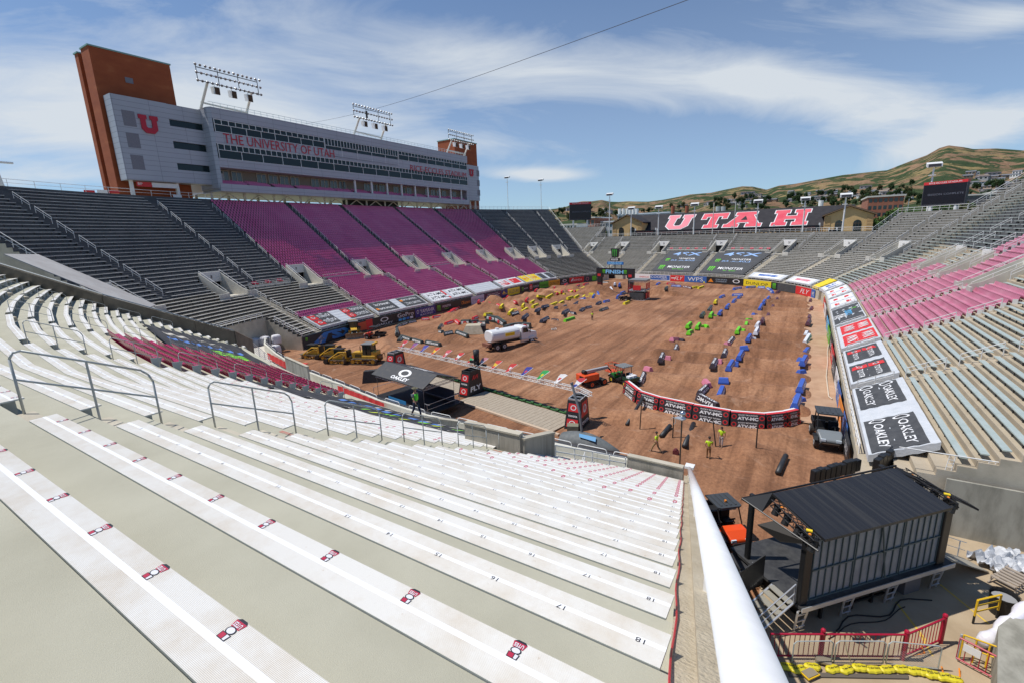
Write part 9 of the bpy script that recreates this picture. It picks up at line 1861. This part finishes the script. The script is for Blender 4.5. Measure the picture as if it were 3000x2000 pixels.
RF = mat('crimson_fence_paint', (.42, .01, .04), .35)
def barfence(a, b, name, label, m_, h=1.15, gap=.19, mesh=False):
 t_ = thing(name, label, 'fence'); a = Vector(a); b = Vector(b); L_ = (b - a).length
 r1 = MB().tube(a + Vector((0, 0, h)), b + Vector((0, 0, h)), .04, 6).build('top_rail', m_, t_); MB().tube(a + Vector((0, 0, .15)), b + Vector((0, 0, .15)), .035, 6).build('bottom_rail', m_, t_)
 n = int(L_ / gap)
 for i in range(n + 1): p = a.lerp(b, i / n); MB().tube(p + Vector((0, 0, .15)), p + Vector((0, 0, h)), .016, 5).build('bar', m_, t_)
 return t_
FZ = Z0
fa_, fb_, fc_, fd_ = G(*SP(560, 1405), FZ), G(*SP(1440, 1412), FZ), G(*SP(1690, 1300), FZ), G(*SP(2030, 1550), FZ)
barfence(fa_, fb_, 'barred_fence', 'crimson barred fence along the bottom, left run', RF, 1.2); barfence(fb_, fc_, 'barred_fence', 'crimson barred fence, slanting middle run up to the thick post', RF, 1.2)
fe_ = G(*SP(1790, 1420), FZ); barfence(fe_, fd_, 'barred_fence', 'crimson barred fence at the right with a paper notice', RF, 1.1)
MB().box(tuple(fe_.lerp(fd_, .4) + Vector((-.06, -.06, .85))), (.5, .015, .32), math.atan2(fd_.y - fe_.y, fd_.x - fe_.x)).build('paper_notice', WHM, None)
bpy.data.objects['paper_notice']['label'] = 'white paper notice tied to the right crimson fence'; bpy.data.objects['paper_notice']['category'] = 'notice'
for i, (p, lab) in enumerate(((G(*SP(900, 1400), FZ), 'left'), (fb_, 'middle'), (fc_, 'right'))): tag(MB().tube(p, p + Vector((0, 0, 1.25)), .085, 10).ball(tuple(p + Vector((0, 0, 1.33))), .1, n=8).build('fence_post', RF), 'thick crimson fence post with ball cap, %s of three' % lab, 'post', 'crimson fence posts')
def crowd(a, b, label):
 t_ = thing('crowd_barrier', label, 'barrier', group='wire mesh barriers'); a = Vector(a); b = Vector(b); h = 1.15; L_ = (b - a).length; d = (b - a).normalized()
 MB().path([a + Vector((0, 0, .1)), a + Vector((0, 0, h - .12)), a + d * .12 + Vector((0, 0, h)), b - d * .12 + Vector((0, 0, h)), b + Vector((0, 0, h - .12)), b + Vector((0, 0, .1)), a + Vector((0, 0, .1))], .024, 7).build('frame', STEEL, t_)
 ms = MB(); n = int(L_ / .09)
 for i in range(-int(h / .09), n):
  p0 = max(0, i); p1 = min(n, i + int(h / .09));
  for (x0, x1, z0, z1) in ((p0 * .09, p1 * .09, (p0 - i) * .09, (p1 - i) * .09),): ms.tube(a + d * x0 + Vector((0, 0, z0)), a + d * x1 + Vector((0, 0, z1)), .0035, 3, cap=False); ms.tube(a + d * (L_ - x0) + Vector((0, 0, z0)), a + d * (L_ - x1) + Vector((0, 0, z1)), .0035, 3, cap=False)
 ms.build('wire_mesh', STEEL, t_)
off = Vector((-.15, .12, 0)) * -1.5
crowd(fa_ + off + Vector((.6, .3, 0)), fa_.lerp(fb_, .42) + off, 'wire mesh barrier before the left crimson fence, left one'); crowd(fa_.lerp(fb_, .44) + off, fa_.lerp(fb_, .80) + off, 'wire mesh barrier before the left crimson fence, middle one'); crowd(fa_.lerp(fb_, .82) + off, fb_.lerp(fc_, .2) + Vector((.8, -.3, 0)), 'wire mesh barrier with orange foot at the right end of the left run')
MB().tube(fe_ + Vector((.05, .1, 0)), fe_ + Vector((.05, .1, 1.2)), .04, 6).build('steel_post', STEEL); tag(bpy.data.objects['steel_post'], 'plain grey steel post between the crimson fences', 'post')
tag(MB().path([G(*SP(1455, 1330), FZ), G(*SP(1480, 1300), FZ + .3), G(*SP(1560, 1310), FZ + .3), G(*SP(1590, 1370), FZ), G(*SP(1500, 1390), FZ)], .025, 6).build('bent_bar', ORM), 'orange bent bar lying behind the barred fence', 'bar'); tag(MB().path([G(*SP(1700, 1460), FZ), G(*SP(1710, 1500), FZ + .1), G(*SP(1790, 1530), FZ), G(*SP(1820, 1525), FZ), G(*SP(1815, 1470), FZ + .1)], .028, 6).build('bent_bar', ORM), 'orange bent barrier foot at the right near the sandbags', 'bar')
t_ = thing('yellow_rail', 'yellow tubular rail behind the right crimson fence', 'rail'); a, b = G(*SP(1815, 1400), FZ), G(*SP(2075, 1500), FZ); MB().tube(a + Vector((0, 0, 1.1)), b + Vector((0, 0, 1.1)), .035, 6).tube(a + Vector((0, 0, .6)), b + Vector((0, 0, .6)), .03, 6).build('rails', YP, t_)
for f in (0, .33, .66, 1): p = a.lerp(b, f); MB().tube(p, p + Vector((0, 0, 1.1)), .03, 6).build('post', YP, t_)
SBM = mat('yellow_sandbag', (.72, .62, .02), .45, c2=(.62, .50, .03), sc_=5, bump=.5, bsc=9); tmS2 = text_mesh('Tube Sand', .11, offset=.002)
pts = [(690, 1462), (760, 1480), (850, 1462), (985, 1478), (1075, 1482), (1165, 1470), (1250, 1482), (1340, 1480), (1435, 1478), (1520, 1490), (1590, 1500), (1640, 1515), (1715, 1530), (1775, 1545)]
for i, (x, y) in enumerate(pts):
 p = G(*SP(x, y), FZ + .08); p2 = G(*SP(*(pts[i + 1] if i + 1 < len(pts) else (1840, 1565))), FZ); a = math.atan2(p2.y - p.y, p2.x - p.x) + rnd.uniform(-.15, .15); secs = []
 for q in range(9):
  f = -1 + 2 * q / 8; w_ = .15 * (1 - .75 * abs(f) ** 5) ; secs.append([(f * .27, w_ * math.cos(t_) * (1 + .1 * math.sin(q * 2 + i)), .09 + .10 * (1 - .6 * abs(f) ** 5) * math.sin(t_)) for t_ in [2 * math.pi * k / 10 for k in range(10)]])
 mb = MB(); mb.sec(secs); add_mesh(mb, tmS2, lambda c: (c.x * .8, c.y * .8 - .02, .195), 1); o = mb.build('sandbag', [SBM, BLM], smooth=False); o.location = (p.x, p.y, FZ); o.rotation_euler = (0, 0, a); o.scale = (1.15, 1.15, 1.15)
 tag(o, 'yellow sandbag in the row at the bottom, %s from the left' % ORD[i], 'sandbag', 'yellow sandbags along the bottom')
for (x, y, a, lab) in ((835, 1500, .9, 'yellow framed grey utility lid lying by the sandbags'), (925, 1415, .1, 'grey brown utility lid leaning on the fence')):
 p = G(*SP(x, y), FZ + .15); t_ = thing('access_lid', lab, 'lid', tuple(p), a); MB().bx(-.3, .3, -.2, .2, -.05, .0).build('frame', YP if 'yellow' in lab else solid('brown_plastic', (.2, .15, .08), .6), t_); MB().bx(-.26, .26, -.16, .16, .001, .03).build('lid', mat('lid_grey', (.26, .22, .16), .7), t_)
tag(MB().sec([[G(*SP(690, 1500), FZ), G(*SP(1480, 1520), FZ), G(*SP(1480, 1545), FZ), G(*SP(700, 1530), FZ)], [q + Vector((0, 0, .06)) for q in (G(*SP(690, 1500), FZ), G(*SP(1480, 1520), FZ), G(*SP(1480, 1545), FZ), G(*SP(700, 1530), FZ))]]).build('grey_board', solid('dark_ply', (.12, .10, .08), .8)), 'dark narrow board on the floor below the sandbags', 'board')
tag(MB().path([G(*SP(1060, 1250), FZ + 1.15), G(*SP(1075, 1350), FZ + .6), G(*SP(1105, 1430), FZ + .1), G(*SP(1120, 1470), FZ + .1)], .018, 5).build('rope', mat('pale_rope', (.45, .38, .22), .8)), 'pale rope hanging from the left fence to the sandbags', 'rope')
P_ = [G(u, v, .27) for u, v in ((2428, 1005), (2424, 1030), (2425, 1060), (2421, 1100), (2424, 1130), (2428, 1160), (2438, 1168))]
tag(MB().path(P_, .06, 6).build('water_hose', solid('cream_hose', (.62, .52, .40), .7)), 'long cream hose lying on the clay strip by the right wall', 'hose')
